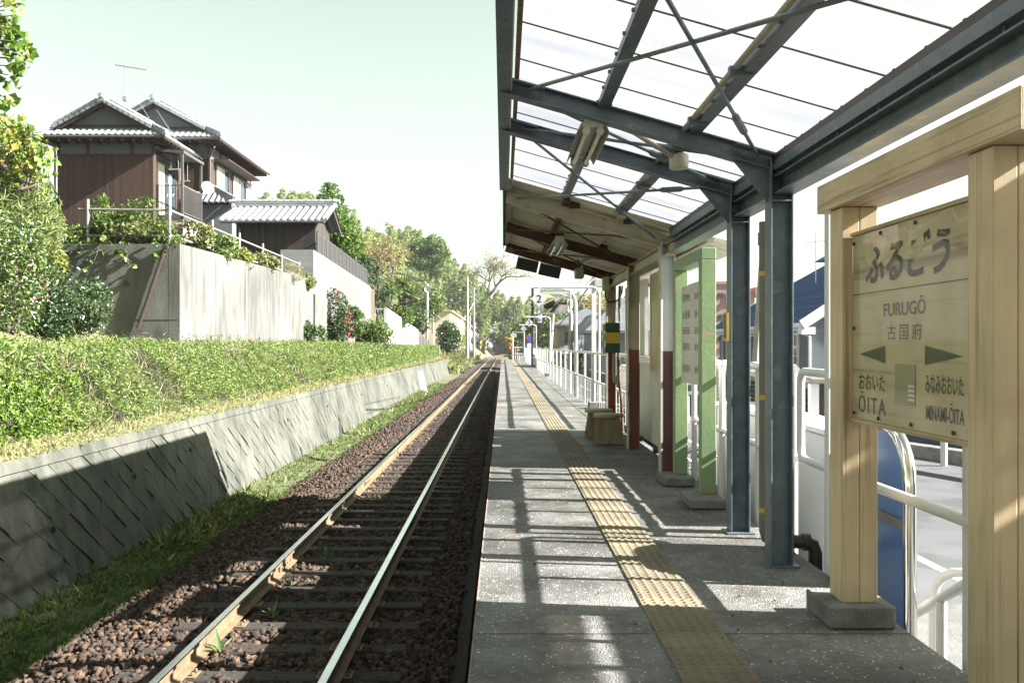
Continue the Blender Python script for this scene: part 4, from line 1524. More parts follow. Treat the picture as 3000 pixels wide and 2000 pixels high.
MB().quad((BDX - 0.006, 3.175, 0.968), (BDX - 0.006, 4.328, 0.968), (BDX - 0.006, 4.328, 1.80), (BDX - 0.006, 3.175, 1.80)).build('acrylic_cover', acrylic(), bd)
tr = MB()
tr.box(BDX - 0.012, BDX + 0.034, 3.172, 4.331, 1.8055, 1.822)
tr.box(BDX - 0.012, BDX + 0.034, 3.172, 4.331, 0.945, 0.9642)
tr.pieces('trim', M['wood_beam'], bd)
sc_ = MB()
for (y, z) in ((4.30, 0.99), (4.30, 1.38), (4.30, 1.77), (4.0, 1.785), (3.66, 1.785), (4.02, 0.985), (3.70, 0.985), (3.35, 0.985)):
    sc_.lathe((BDX - 0.0115, y, z), [(0.009, 0), (0.009, 0.005)], 8, 'x')
sc_.pieces('screw', M['dark_brown'], bd)


def bpt(px, py):
    """point of the photo on the sign board"""
    y = BDX * F / (px - VX)
    return (BDX, y, EYE + (VY - py) / F * y)


def btext(txt, l, r, top, bottom, m, **kw):
    """lettering between two board corners given by the left/right photo columns"""
    a, b = bpt(l, bottom), bpt(r, bottom)
    lettering(txt, m, bd, (BDX, a[1], a[2]), (0, -1, 0), (0, 0, 1), bpt(l, top)[2] - a[2], a[1] - b[1], depth=0.002, **kw)


btext('ふるごう', 2536, 2785, 720, 836, M['ink'], shear=0.22, bold=0.03)
btext('FURUGŌ', 2590, 2712, 878, 927, M['ink_light'], bold=0.01)
btext('古 国 府', 2600, 2702, 950, 996, M['ink_light'], bold=0.004)
btext('おおいた', 2518, 2594, 1092, 1138, M['ink'], bold=0.006)
btext('ŌITA', 2517, 2596, 1144, 1205, M['ink'], bold=0.008, spacing=1.25)
btext('みなみおおいた', 2712, 2824, 1095, 1150, M['ink'], bold=0.006)
btext('MINAMI-ŌITA', 2714, 2826, 1172, 1228, M['ink'], bold=0.012)
ar = MB()
for pts in (((2520, 1047), (2594, 1020), (2594, 1076)), ((2823, 1054), (2711, 1022), (2711, 1082))):
    q = [bpt(*p) for p in pts]
    z_m = q[0][2]
    ys_ = [p[1] for p in q]
    hh = 0.038
    ar.add([(BDX - 0.002, q[0][1], 1.262), (BDX - 0.002, q[1][1], 1.262 + hh), (BDX - 0.002, q[1][1], 1.262 - hh)], [(0, 1, 2)])
ar.pieces('arrow', M['ink'], bd)
za = bpt(2497, 865)[2]
MB().box(BDX - 0.002, BDX - 0.001, 3.19, 4.326, za - 0.002, za + 0.002).build('dividing_line', M['ink'], bd)
a, b = bpt(2624, 1080), bpt(2683, 1215)
pat = MB().box(BDX - 0.003, BDX - 0.001, b[1], a[1], 1.06, 1.225).build('faded_sticker', mat('faded sticker', (0.36, 0.32, 0.22), (0.28, 0.26, 0.18), 14, 0.6), bd)
lb = MB()
for k in range(4):
    z = 1.078 + 0.018 * k
    lb.box(BDX - 0.0036, BDX - 0.003, b[1] + 0.004, b[1] + 0.062, z, z + 0.010)
lb.pieces('torn_label', M['white_paint'], bd)

# ------------------------------------------------------------------ green sign frame
gs = thing('sightseeing_sign', 'weathered white notice in a pale green steel frame, beside the grey columns', 'sign', (1.69, 8.2, 0))
GX0, GX1 = 1.63, 1.75
gf = MB()
gf.box(GX0, GX1, 7.63, 7.75, 0.08, 2.01)
gf.box(GX0, GX1, 8.80, 8.92, 0.08, 2.01)
gf.box(GX0, GX1, 7.63, 8.92, 2.0105, 2.105)
gf.build('frame', M['green_paint'], gs, bev=0.004)
for y in (7.37, 8.56):
    MB().box(1.49, 1.775, y, y + 0.46, 0.0, 0.08).build('footing', M['conc'], gs, bev=0.012)
M['old_white'] = mat('flaking white board', (0.62, 0.61, 0.54), (0.54, 0.53, 0.46), 2, 0.5, 0, 0.05, 20, c3=(0.10, 0.075, 0.05), s3=22, l3=0.665, h3=0.69)
sb = MB().box(1.675, 1.70, 7.752, 8.72, 0.96, 1.845).build('notice_panel', M['old_white'], gs, bev=0.003)
rows = [('弥栄神社', '徒歩 3分', 1.70), ('大臣塚', '徒歩 13分', 1.545), ('元町石仏', '徒歩 6分', 1.40), ('岩屋寺石仏', '徒歩 3分', 1.255), ('金剛宝戒寺', '徒歩 5分', 1.06)]
for a_, b_, z in rows:
    lettering(a_, M['ink'], sb, (1.675, 8.66, z), (0, -1, 0), (0, 0, 1), 0.072, 0.34, depth=0.002)
    lettering(b_, M['ink'], sb, (1.675, 8.12, z), (0, -1, 0), (0, 0, 1), 0.062, 0.30, depth=0.002)
# small yellow framed plate on the second grey column
fp = thing('framed_plate', 'small yellow framed glass plate fixed to the side of the second grey column', 'plate', (1.56, 6.49, 1.33))
t = MB()
t.box(1.552, 1.576, 6.432, 6.446, 1.33, 1.53)
t.box(1.552, 1.576, 6.530, 6.544, 1.33, 1.53)
t.box(1.552, 1.576, 6.446, 6.530, 1.33, 1.355)
t.box(1.552, 1.576, 6.446, 6.530, 1.517, 1.53)
t.build('frame', mat('gold paint', (0.45, 0.34, 0.10), None, 6, 0.4), fp)
MB().box(1.560, 1.570, 6.446, 6.530, 1.355, 1.517).build('pane', M['steel_bright'], fp)

# ------------------------------------------------------------------ lamps, loudspeakers, cans
def tube_lamp(x, y, z, L, label):
    o = thing('tube_lamp', label, 'lamp', (x, y, z), 'twin tube lamps under the canopy')
    b = MB()
    n_ = [(-0.10, 0.0), (-0.075, 0.055), (-0.03, 0.075), (0.03, 0.075), (0.075, 0.055), (0.10, 0.0), (0.096, 0.0), (0.07, 0.048), (0.03, 0.066), (-0.03, 0.066), (-0.07, 0.048), (-0.096, 0.0)]
    b.prism([(x + p[0], z + p[1]) for p in n_], 'y', y, y + L)
    b.build('reflector', M['lamp'], o)
    b = MB()
    for e_ in (y - 0.012, y + L):
        b.prism([(x - 0.065, z + 0.03), (x + 0.065, z + 0.03), (x + 0.045, z + 0.11), (x - 0.045, z + 0.11)], 'y', e_, e_ + 0.012)
    b.box(x - 0.028, x + 0.028, y, y + L, z + 0.035, z + 0.064)
    b.build('bracket', M['lamp'], o)
    for s_ in (-0.042, 0.042):
        MB().tube([(x + s_, y + 0.02, z + 0.005), (x + s_, y + L - 0.02, z + 0.005)], 0.015, 10).build('tube', M['tube'], o, smooth=True)
        for e_ in (y - 0.006, y + L - 0.02):
            h = MB()
            h.lathe((x + s_, e_, z + 0.008), [(0.024, 0), (0.024, 0.026)], 12, 'y')
            h.box(x + s_ - 0.012, x + s_ + 0.012, e_, e_ + 0.02, z + 0.03, z + 0.06)
            h.build('socket', M['lamp'], o)
    return o


tube_lamp(0.54, 5.56, 2.575, 1.0, 'white twin tube lamp hanging below the nearer grey canopy rafters')
tube_lamp(0.66, 10.9, 2.475, 1.2, 'smaller looking twin tube lamp below the rusty canopy rafter, further away')
hg = MB()
sp = thing('speaker_can', 'round white can fitting hanging under the translucent grey canopy', 'ceiling fitting', (1.12, 5.92, 2.43))
MB().lathe((1.12, 5.92, 2.425), [(0.02, 0.0), (0.055, 0.0), (0.060, 0.006), (0.060, 0.03), (0.062, 0.031), (0.062, 0.085), (0.056, 0.092)], 24).build('can', M['lamp'], sp, smooth=True)
MB().lathe((1.12, 5.92, 2.515), [(0.03, 0.0), (0.03, 0.06)], 12).build('mount', M['dark_brown'], sp)
MB().tube([(0.58, 5.62, 2.66), (0.8, 5.68, 2.60), (1.08, 5.90, 2.50)], [0.012, 0.014, 0.018], 8).build('conduit_arm', M['cond'], sp)
sp = thing('speaker_cube', 'small beige cube fitting hanging from the far end of the rusty canopy', 'ceiling fitting', (1.16, 13.9, 2.3))
MB().box(1.07, 1.21, 13.85, 14.0, 2.30, 2.46).build('cube', M['cond'], sp, bev=0.02)
MB().tube([(1.15, 13.92, 2.46), (1.13, 13.8, 2.56)], 0.03, 8).build('mount', M['dark_brown'], sp)
MB().tube([(1.17, 13.9, 2.47), (1.17, 13.3, 2.50), (1.3, 12.3, 2.47)], 0.016, 7).build('conduit_arm', M['cond'], sp)
sdir = Vector((1, 0, -0.22)).normalized()
for (px, py, lab) in ((1545, 775, 'black flat box hanging below the far canopy end, nearest the track'), (1611, 792, 'black flat box hanging below the far canopy end, beside the other hanging box')):
    c = P(px, py, 14.6)
    o = thing('hanging_panel', lab, 'panel', c, 'black boxes hung from the far end of the old canopy')
    b = MB()
    up = Vector((0.2, -0.25, 1)).normalized()
    fw = sdir.cross(up).normalized()
    up = fw.cross(sdir)
    b.obox(c, sdir, fw, up, 0.17, 0.05, 0.095)
    b.build('housing', M['black'], o, bev=0.006)
    f2 = MB().obox(c + fw * -0.052, sdir, fw, up, 0.15, 0.002, 0.075).build('grille', M['cable'], o)
    h = MB()
    for s_ in (-0.15, 0.15):
        a_ = c + sdir * s_ + up * 0.09
        h.tube([a_, (a_.x + 0.01, 14.3, ORF(a_.x) + 0.08)], 0.004, 5)
    h.pieces('hanger', M['cable'], o)

# ------------------------------------------------------------------ junction boxes, cables on the last column
jb = thing('signal_box', 'dark green metal box with a yellow band on the last canopy column', 'equipment box', (1.63, 13.9, 1.19))
z0, z1 = 1.19, 1.64
b = MB()
b.box(1.53, 1.745, 13.86, 14.03, z0, z0 + 0.145)
b.box(1.53, 1.745, 13.86, 14.03, z1 - 0.145, z1)
b.pieces('case_panel', M['box_green'], jb, bev=0.004)
MB().box(1.5305, 1.7445, 13.858, 14.03, z0 + 0.146, z1 - 0.146).build('band', M['box_yellow'], jb)
b = MB()
for z in (1.22, 1.42, 1.57):
    b.box(1.485, 1.529, 13.88, 14.0, z - 0.05, z + 0.05)
b.pieces('hinge_plate', M['alu'], jb, bev=0.004)
MB().tube([(1.66, 13.95, 1.19), (1.66, 13.95, 0.92), (1.67, 13.95, 0.75), (1.70, 13.97, 0.72), (1.72, 13.98, 0.85)], 0.02, 8).build('hose', M['cond'], jb)
MB().tube([(1.74, 14.0, 1.19), (1.75, 14.0, 0.8), (1.79, 14.0, 0.4), (1.80, 14.0, 0.0)], 0.022, 8).build('conduit_leg', M['rust'], jb)
jb2 = thing('junction_box', 'small beige junction box at the top of the last canopy column', 'junction box', (1.54, 13.95, 2.1))
MB().box(1.495, 1.59, 13.9, 14.05, 2.12, 2.33).build('case', M['beige_paint'], jb2, bev=0.004)
MB().tube([(1.54, 13.98, 2.12), (1.54, 13.98, 2.02), (1.58, 13.97, 1.95), (1.68, 13.97, 1.96), (1.75, 13.98, 2.0), (1.79, 14.0, 2.1), (1.8, 14.0, 2.2)], 0.012, 7).build('cable_loop', M['cable'], jb2)
MB().tube([(1.76, 13.99, 2.2), (1.75, 13.99, 1.95), (1.76, 13.99, 1.66)], 0.022, 7).build('cable_drop', M['pipe_grey'], jb2)

# ------------------------------------------------------------------ stools
def stool(x, y, a, label):
    o = thing('stool', label, 'stool', (x, y, 0), 'pair of timber slab stools')
    t = MB()
    t.lathe((x, y, 0.355), [(0.195, 0), (0.20, 0.006), (0.20, 0.038), (0.193, 0.045)], 28)
    t.build('seat', M['stool_top'], o, smooth=True)
    for s_ in (-1, 1):
        yy = y + s_ * 0.115
        poly = [(x - 0.19, 0.0), (x - 0.11, 0.0), (x - 0.10, 0.012), (x + 0.10, 0.012), (x + 0.11, 0.0), (x + 0.19, 0.0), (x + 0.178, 0.10), (x + 0.155, 0.25), (x + 0.14, 0.354), (x - 0.14, 0.354), (x - 0.155, 0.25), (x - 0.178, 0.10)]
        MB().prism(poly, 'y', yy - 0.022, yy + 0.022).build('leg', M['stool_wood'], o, bev=0.003)
    MB().box(x - 0.10, x + 0.10, y - 0.092, y + 0.092, 0.29, 0.353).build('brace', M['stool_wood'], o)
    return o


stool(1.394, 12.30, 0, 'nearer round-topped timber stool with tapered slab legs beside the red column')
stool(1.36, 13.22, 0, 'farther round-topped timber stool partly hidden behind the nearer stool')

# ------------------------------------------------------------------ drainpipe behind the grey column
dp = thing('drainpipe', 'taupe drainpipe with yellow bands running up behind the nearest grey column', 'drainpipe', (1.70, 6.0, 0))
b = MB()
b.tube([(1.695, 6.02, 2.1), (1.695, 6.02, 0.10), (1.70, 6.0, 0.06), (1.74, 5.98, 0.05)], 0.036, 12)
b.lathe((1.695, 6.02, 1.95), [(0.044, 0), (0.044, 0.08)], 12)
b.build('pipe', M['pipe_grey'], dp, smooth=True)
b = MB()
for z in (0.22, 0.95, 1.75):
    b.lathe((1.695, 6.02, z), [(0.0385, 0), (0.0385, 0.018), (0.0385, 0.022), (0.0385, 0.03)], 12)
b.pieces('band', M['stripe_y'], dp)
MB().tube([(1.74, 5.98, 0.05), (1.93, 5.93, 0.045), (1.975, 5.92, 0.03), (1.99, 5.92, -0.02), (1.99, 5.92, -1.1)], 0.045, 12).build('elbow', M['pipe_dark'], dp, smooth=True)
b = MB()
for q in ((1.91, 5.935, 0.045),):
    b.lathe(q, [(0.055, 0), (0.055, 0.05)], 12, 'x')
b.build('collar', M['pipe_dark'], dp)


# ------------------------------------------------------------------ railings
def pipe_bend(p, q, r_, n=5):
    return [p, q]


RX = 1.955
rl = thing('platform_railing', 'white pipe railing behind the timber station sign, with a rounded end', 'railing', (RX, 4, 0))
ycs = 6.10
pts = [(RX, 1.2, 1.13), (RX, ycs - 0.07, 1.13)] + [(RX, ycs - 0.07 + 0.07 * math.sin(t), 1.06 + 0.07 * math.cos(t)) for t in (0.5, 1.0, 1.57)] + [(RX, ycs, 0.64)] + [(RX, ycs - 0.07 + 0.07 * math.cos(t), 0.63 - 0.07 * math.sin(t)) for t in (0.5, 1.0, 1.57)] + [(RX, 1.2, 0.56)]
MB().tube(pts, 0.027, 12).build('loop_rail', M['white_paint'], rl, smooth=True)
for y in (2.2, 3.9, 5.0):
    MB().tube([(RX + 0.0, y, -0.4), (RX, y, 1.13)], 0.024, 10).build('post', M['white_paint'], rl, smooth=True)
wp = tag(MB().tube([(1.875, 5.36, -0.4), (1.875, 5.36, 2.15)], 0.019, 10).build('white_pole', M['white_paint'], None, smooth=True), 'slim upright white pole behind the far post of the timber sign', 'pole')


def railing(label, y0, y1, posts, name='platform_railing', thin=True):
    o = thing(name, label, 'railing', (RX, (y0 + y1) / 2, 0))
    for z, nm, r_ in ((1.14, 'top_rail', 0.030), (0.54, 'mid_rail', 0.026)):
        MB().tube([(RX, y0 + (y1 - y0) * k / 40, z + 0.006 * math.sin(k * 1.7)) for k in range(41)], r_, 10).build(nm, M['white_paint'], o, smooth=True)
    for y in posts:
        MB().tube([(RX, y, -0.5), (RX, y, 1.14)], 0.028, 10).build('post', M['white_paint'], o, smooth=True)
    return o


railing('white pipe railing seen between the green sign frame and the grey columns', 6.22, 9.6, (6.25, 7.1, 8.3, 9.5))
far_posts = [17.5 + 2.37 * k for k in range(29)]
fr_ = railing('long white pipe railing running down the sunny platform beyond the canopy', 14.4, 86, [14.6] + far_posts)
tr_ = MB()
y = 15.0
while y < 86:
    tr_.tube([(RX + 0.02, y, -0.3), (RX + 0.02, y, 0.53)], 0.006, 5)
    y += 0.40
for z in (0.02, 0.28):
    tr_.tube([(RX + 0.02, 14.6, z), (RX + 0.02, 86, z)], 0.006, 5)
tr_.build('mesh_infill', M['white_paint'], fr_)
st = thing('stair_handrail', 'sloping white stair handrail outside the platform edge at lower right', 'handrail', (2.3, 4.8, -1.1))
MB().tube([(2.3, 5.6, -0.42), (2.3, 4.3, 0.29)], 0.028, 12).build('rail', M['white_paint'], st, smooth=True)
for y in (4.87,):
    z = -0.42 + (5.6 - y) / 1.3 * 0.71
    MB().tube([(2.3, y, z - 0.02), (2.3, y, -1.16)], 0.028, 12).build('post', M['white_paint'], st, smooth=True)
st = thing('stair_handrail', 'bent white pipe rail further out on the pale pavement behind the sloping handrail', 'handrail', (2.9, 6, -1.1))
q0 = P(2735, 1830, 5.9)
MB().tube([(q0.x, 5.9, -1.09), (q0.x, 5.9, -0.30), (q0.x + 0.01, 5.89, -0.22), (q0.x + 0.04, 5.86, -0.155), (q0.x + 0.09, 5.82, -0.12), (q0.x + 0.15, 5.77, -0.11), (q0.x + 0.5, 5.5, -0.14)], 0.028, 12).build('rail', M['white_paint'], st, smooth=True)

# ------------------------------------------------------------------ sign arches over the far platform
def arch(y, x1, label, digit, dx, ztop=2.51, sq=0.17, block=True):
    o = thing('sign_arch', label, 'sign arch', (RX, y, 0), 'white pipe arches with numbered signs along the platform')
    x0 = RX + 0.04
    pts = [(x0, y, -0.5), (x0, y, ztop - 0.14)] + [(x0 - 0.14 + 0.14 * math.cos(t), y, ztop - 0.14 + 0.14 * math.sin(t)) for t in (0.4, 0.8, 1.2, 1.57)] + [(x1, y, ztop)]
    MB().tube(pts, 0.025, 10).build('pipe', M['white_paint'], o, smooth=True)
    if block:
        MB().box(x0 - 0.22, x0 + 0.2, y - 0.16, y + 0.16, 0.0, 0.13).build('footing', M['conc'], o, bev=0.01)
    c = Vector((dx, y - 0.04, ztop - 0.07 - sq))
    d = MB()
    d.prism([(c.x - sq, c.z), (c.x, c.z - sq), (c.x + sq, c.z), (c.x, c.z + sq)], 'y', c.y - 0.004, c.y + 0.004)
    pl_ = d.build('sign_plate', M['white_matt'], o)
    MB().tube([(c.x, c.y + 0.006, c.z + sq - 0.02), (c.x, c.y + 0.006, ztop)], 0.012, 6).build('hanger', M['white_paint'], o)
    lettering(digit, M['ink_black'], pl_, (c.x, c.y - 0.004, c.z - sq * 0.48), (1, 0, 0), (0, 0, 1), sq * 0.95, align='CENTER', bold=0.01)
    return o


arch(19.3, 0.64, 'nearest white pipe arch carrying a diamond sign with a 2', '2', 0.745)
arch(39.3, 0.87, 'white pipe arch with a diamond sign 3, second along the platform', '3', 1.10, 2.51)
arch(56.0, 0.95, 'smaller looking white pipe arch with a diamond sign 3, third along the platform', '3', 1.24, 2.55)
ge = thing('platform_end_gate', 'white pipe gate with small signs closing the far end of the platform', 'gate', (1.4, 85.5, 0))
b = MB()
b.tube([(0.90, 85.5, 0), (0.90, 85.5, 2.52), (1.94, 85.5, 2.52), (1.94, 85.5, 0)], 0.045, 8)
for z in (0.55, 1.12):
    b.tube([(0.90, 85.5, z), (1.94, 85.5, z)], 0.035, 8)
for x in (1.1, 1.3, 1.5, 1.7):
    b.tube([(x, 85.5, 0), (x, 85.5, 0.55)], 0.02, 6)
b.build('frame', M['white_paint'], ge)
for (px, c_) in ((1500, 'sign_blue'), (1509, 'ink_black')):
    c = P(px, 982, 85.4)
    p_ = MB().box(c.x - 0.13, c.x + 0.13, 85.40, 85.41, c.z - 0.14, c.z + 0.14).build('sign_plate', M['white_matt'], ge)
    lettering('5', M[c_], p_, (c.x, 85.40, c.z - 0.08), (1, 0, 0), (0, 0, 1), 0.17, align='CENTER')

# convex platform mirror on its own bent pipe
mr = thing('platform_mirror', 'rectangular convex mirror hung on a bent pipe above the sunny platform', 'mirror', (1.98, 25.4, 0))
x0 = 1.985
pts = [(x0, 25.4, -0.4), (x0, 25.4, 2.45)] + [(x0 - 0.40 + 0.40 * math.cos(t), 25.4, 2.45 + 0.40 * math.sin(t)) for t in (0.3, 0.6, 0.9, 1.2, 1.57)] + [(1.0, 25.4, 2.85)]
MB().tube(pts, 0.045, 10).build('pipe', mat('grey pipe', (0.50, 0.50, 0.47), (0.42, 0.42, 0.38), 6, 0.5, c3=(0.45, 0.32, 0.14), s3=4, l3=0.60, h3=0.70), mr, smooth=True)
mc = Vector((1.42, 25.25, 2.48))
nv = Vector((-0.150, -1.0, -0.105)).normalized()
mxd = Vector((0, 0, 1)).cross(nv).normalized() * -1
if mxd.x < 0:
    mxd = -mxd
myd = nv.cross(mxd)
if myd.z < 0:
    myd = -myd
U, Vv = np.meshgrid(np.linspace(-0.385, 0.385, 25), np.linspace(-0.29, 0.29, 19))
Rm = 2.6
sag = (U ** 2 + Vv ** 2) / (2 * Rm)
Pm = np.array(mc)[None, None] + U[..., None] * np.array(mxd) + Vv[..., None] * np.array(myd) - sag[..., None] * np.array(nv)
grid_mesh('mirror_face', Pm[..., 0], Pm[..., 1], Pm[..., 2], mat('mirror silver', (0.86, 0.87, 0.86), (0.85, 0.86, 0.85), 1, 0.015, 1.0), mr)
b = MB()
for s_ in (-1, 1):
    b.obox(mc + mxd * 0.405 * s_ - nv * 0.03, mxd, myd, nv, 0.018, 0.305, 0.045)
    b.obox(mc + myd * 0.305 * s_ - nv * 0.03, mxd, myd, nv, 0.42, 0.016, 0.045)
b.obox(mc - nv * 0.085, mxd, myd, nv, 0.41, 0.30, 0.006)
b.build('frame', M['white_paint'], mr)
hb = MB()
for s_ in (-0.25, 0.25):
    q = mc + mxd * s_ + myd * 0.3 - nv * 0.05
    hb.tube([q, (q.x, 25.4, 2.85)], 0.015, 6)
hb.pieces('hanger', M['rust'], mr)
# floodlight pole
fl = thing('floodlight_pole', 'tall square white pole with a floodlight rising behind the nearest sign arch', 'lamp post', (1.92, 19.9, 0))
MB().box(1.90, 1.99, 19.9, 19.99, -0.4, 3.1).build('pole', M['white_paint'], fl, bev=0.004)
b = MB().box(1.93, 2.13, 19.66, 19.9, 2.54, 2.70)
b.build('lamp_head', M['galv'], fl, bev=0.01)
MB().box(1.95, 2.11, 19.655, 19.66, 2.55, 2.69).build('lamp_glass', M['alu'], fl)
MB().tube([(2.0, 19.8, 2.7), (1.94, 19.92, 2.78)], 0.015, 6).build('arm', M['galv'], fl)
MB().box(1.80, 2.05, 19.2, 19.55, 0.0, 0.06).build('footing', M['conc'], fl)
# station name blade sign on a dark pole
bs = thing('name_blade_sign', 'tall narrow white and blue name sign on a dark pole beyond the platform arches', 'sign', (1.95, 61, 0))
c = P(1580, 918, 61)
pb = MB().box(c.x - 0.10, c.x + 0.16, 60.95, 61.05, c.z - 0.62, c.z + 0.90).build('blade', M['white_matt'], bs, bev=0.01)
for k, ch in enumerate('古国府駅'):
    lettering(ch, M['sign_blue'], pb, (c.x + 0.03, 60.95, c.z + 0.56 - 0.37 * k), (1, 0, 0), (0, 0, 1), 0.22, align='CENTER', bold=0.01)
pole_x = P(1561, 1000, 61.2).x
MB().tube([(pole_x, 61.2, -1), (pole_x, 61.2, 5.1)], 0.11, 10).build('pole', M['pole_dark'], bs)
MB().bar((pole_x, 61.1, c.z + 0.5), (c.x, 61.1, c.z + 0.5), 0.03, 0.03).build('bracket', M['galv'], bs)


# ================================================================== THE WOODEN HOUSE
def tile_roof(name, eL, eR, tL, tR, m, parent, pitch=0.27, row=0.25, amp=0.035):
    """wavy pantiles on a plane: eave from eL to eR, top from tL to tR"""
    eL, eR, tL, tR = [Vector(p) for p in (eL, eR, tL, tR)]
    u = (eR - eL).normalized()
    mid = (tL + tR) / 2 - eL
    up = mid - u * mid.dot(u)
    Lv = up.length
    up.normalize()
    n = u.cross(up).normalized()
    if n.z < 0:
        n = -n
    a0, a1 = 0.0, (eR - eL).dot(u)
    b0, b1 = (tL - eL).dot(u), (tR - eL).dot(u)
    lo, hi = min(a0, b0), max(a1, b1)
    nu = int((hi - lo) / pitch * 6) + 1
    us = np.linspace(lo, hi, nu)
    nr = max(1, int(round(Lv / row)))
    pts = []
    for r in range(nr):
        for w, lift in ((r / nr, 0.030), ((r + 0.97) / nr, 0.004)):
            l, h = a0 + (b0 - a0) * w, a1 + (b1 - a1) * w
            uu = np.clip(us, l, h)
            ph = uu / pitch
            fr = ph - np.floor(ph)
            z = amp * (np.sin(2 * math.pi * fr) + 0.45 * np.sin(4 * math.pi * fr + 0.6)) + lift
            p = np.array(eL)[None] + uu[:, None] * np.array(u) + (w * Lv) * np.array(up) + z[:, None] * np.array(n)
            pts.append(p)
    # thick front edge and end of every course
    first = pts[0] - np.array(n) * 0.06
    pts.insert(0, first)
    G = np.stack(pts)
    return grid_mesh(name, G[..., 0], G[..., 1], G[..., 2], m, parent, smooth=False)


def ridge(name, p, q, parent, h=0.20, w=0.22, ends=(True, True), lump=0.30):
    p, q = Vector(p), Vector(q)
    b = MB()
    up = Vector((0, 0, 1))
    d = (q - p).normalized()
    for k in range(3):
        b.bar(p + up * (0.03 + k * h / 3), q + up * (0.03 + k * h / 3), w * (1.0 - 0.12 * k) + (0.04 if k % 2 == 0 else 0), h / 3 * 0.86)
    n = max(2, int((q - p).length / 0.28))
    for k in range(n):
        a, c = p.lerp(q, k / n), p.lerp(q, (k + 0.94) / n)
        b.tube([a + up * (h + 0.05), c + up * (h + 0.05)], [0.085, 0.075], 8)
    for e_, on, s_ in ((p, ends[0], -1), (q, ends[1], 1)):
        if on:
            sd = d.cross(up).normalized()
            L = lump
            poly = [(-0.62, -0.30), (-0.50, 0.15), (-0.30, 0.42), (-0.42, 0.62), (-0.22, 0.95), (0, 1.08), (0.22, 0.95), (0.42, 0.62), (0.30, 0.42), (0.50, 0.15), (0.62, -0.30)]
            vs = [e_ + d * (s_ * t) + sd * (x * L) + up * (0.05 + z * L) for t in (0.0, 0.14) for (x, z) in poly]
            k_ = len(poly)
            b.add(vs, [tuple(range(k_)), tuple(range(2 * k_ - 1, k_ - 1, -1))] + [(i, (i + 1) % k_, (i + 1) % k_ + k_, i + k_) for i in range(k_)])
            b.tube([e_ + d * (s_ * 0.02) + up * (0.75 * L), e_ + d * (s_ * 0.26) + up * (0.78 * L)], 0.10, 10)
    return b.build(name, M['tile'], parent)


hs_ = thing('wooden_house', 'dark brown boarded two storey house with silver tiled hip and gable roofs above the walls', 'house', (-16, 45, 4.4))
GZ0 = 4.42


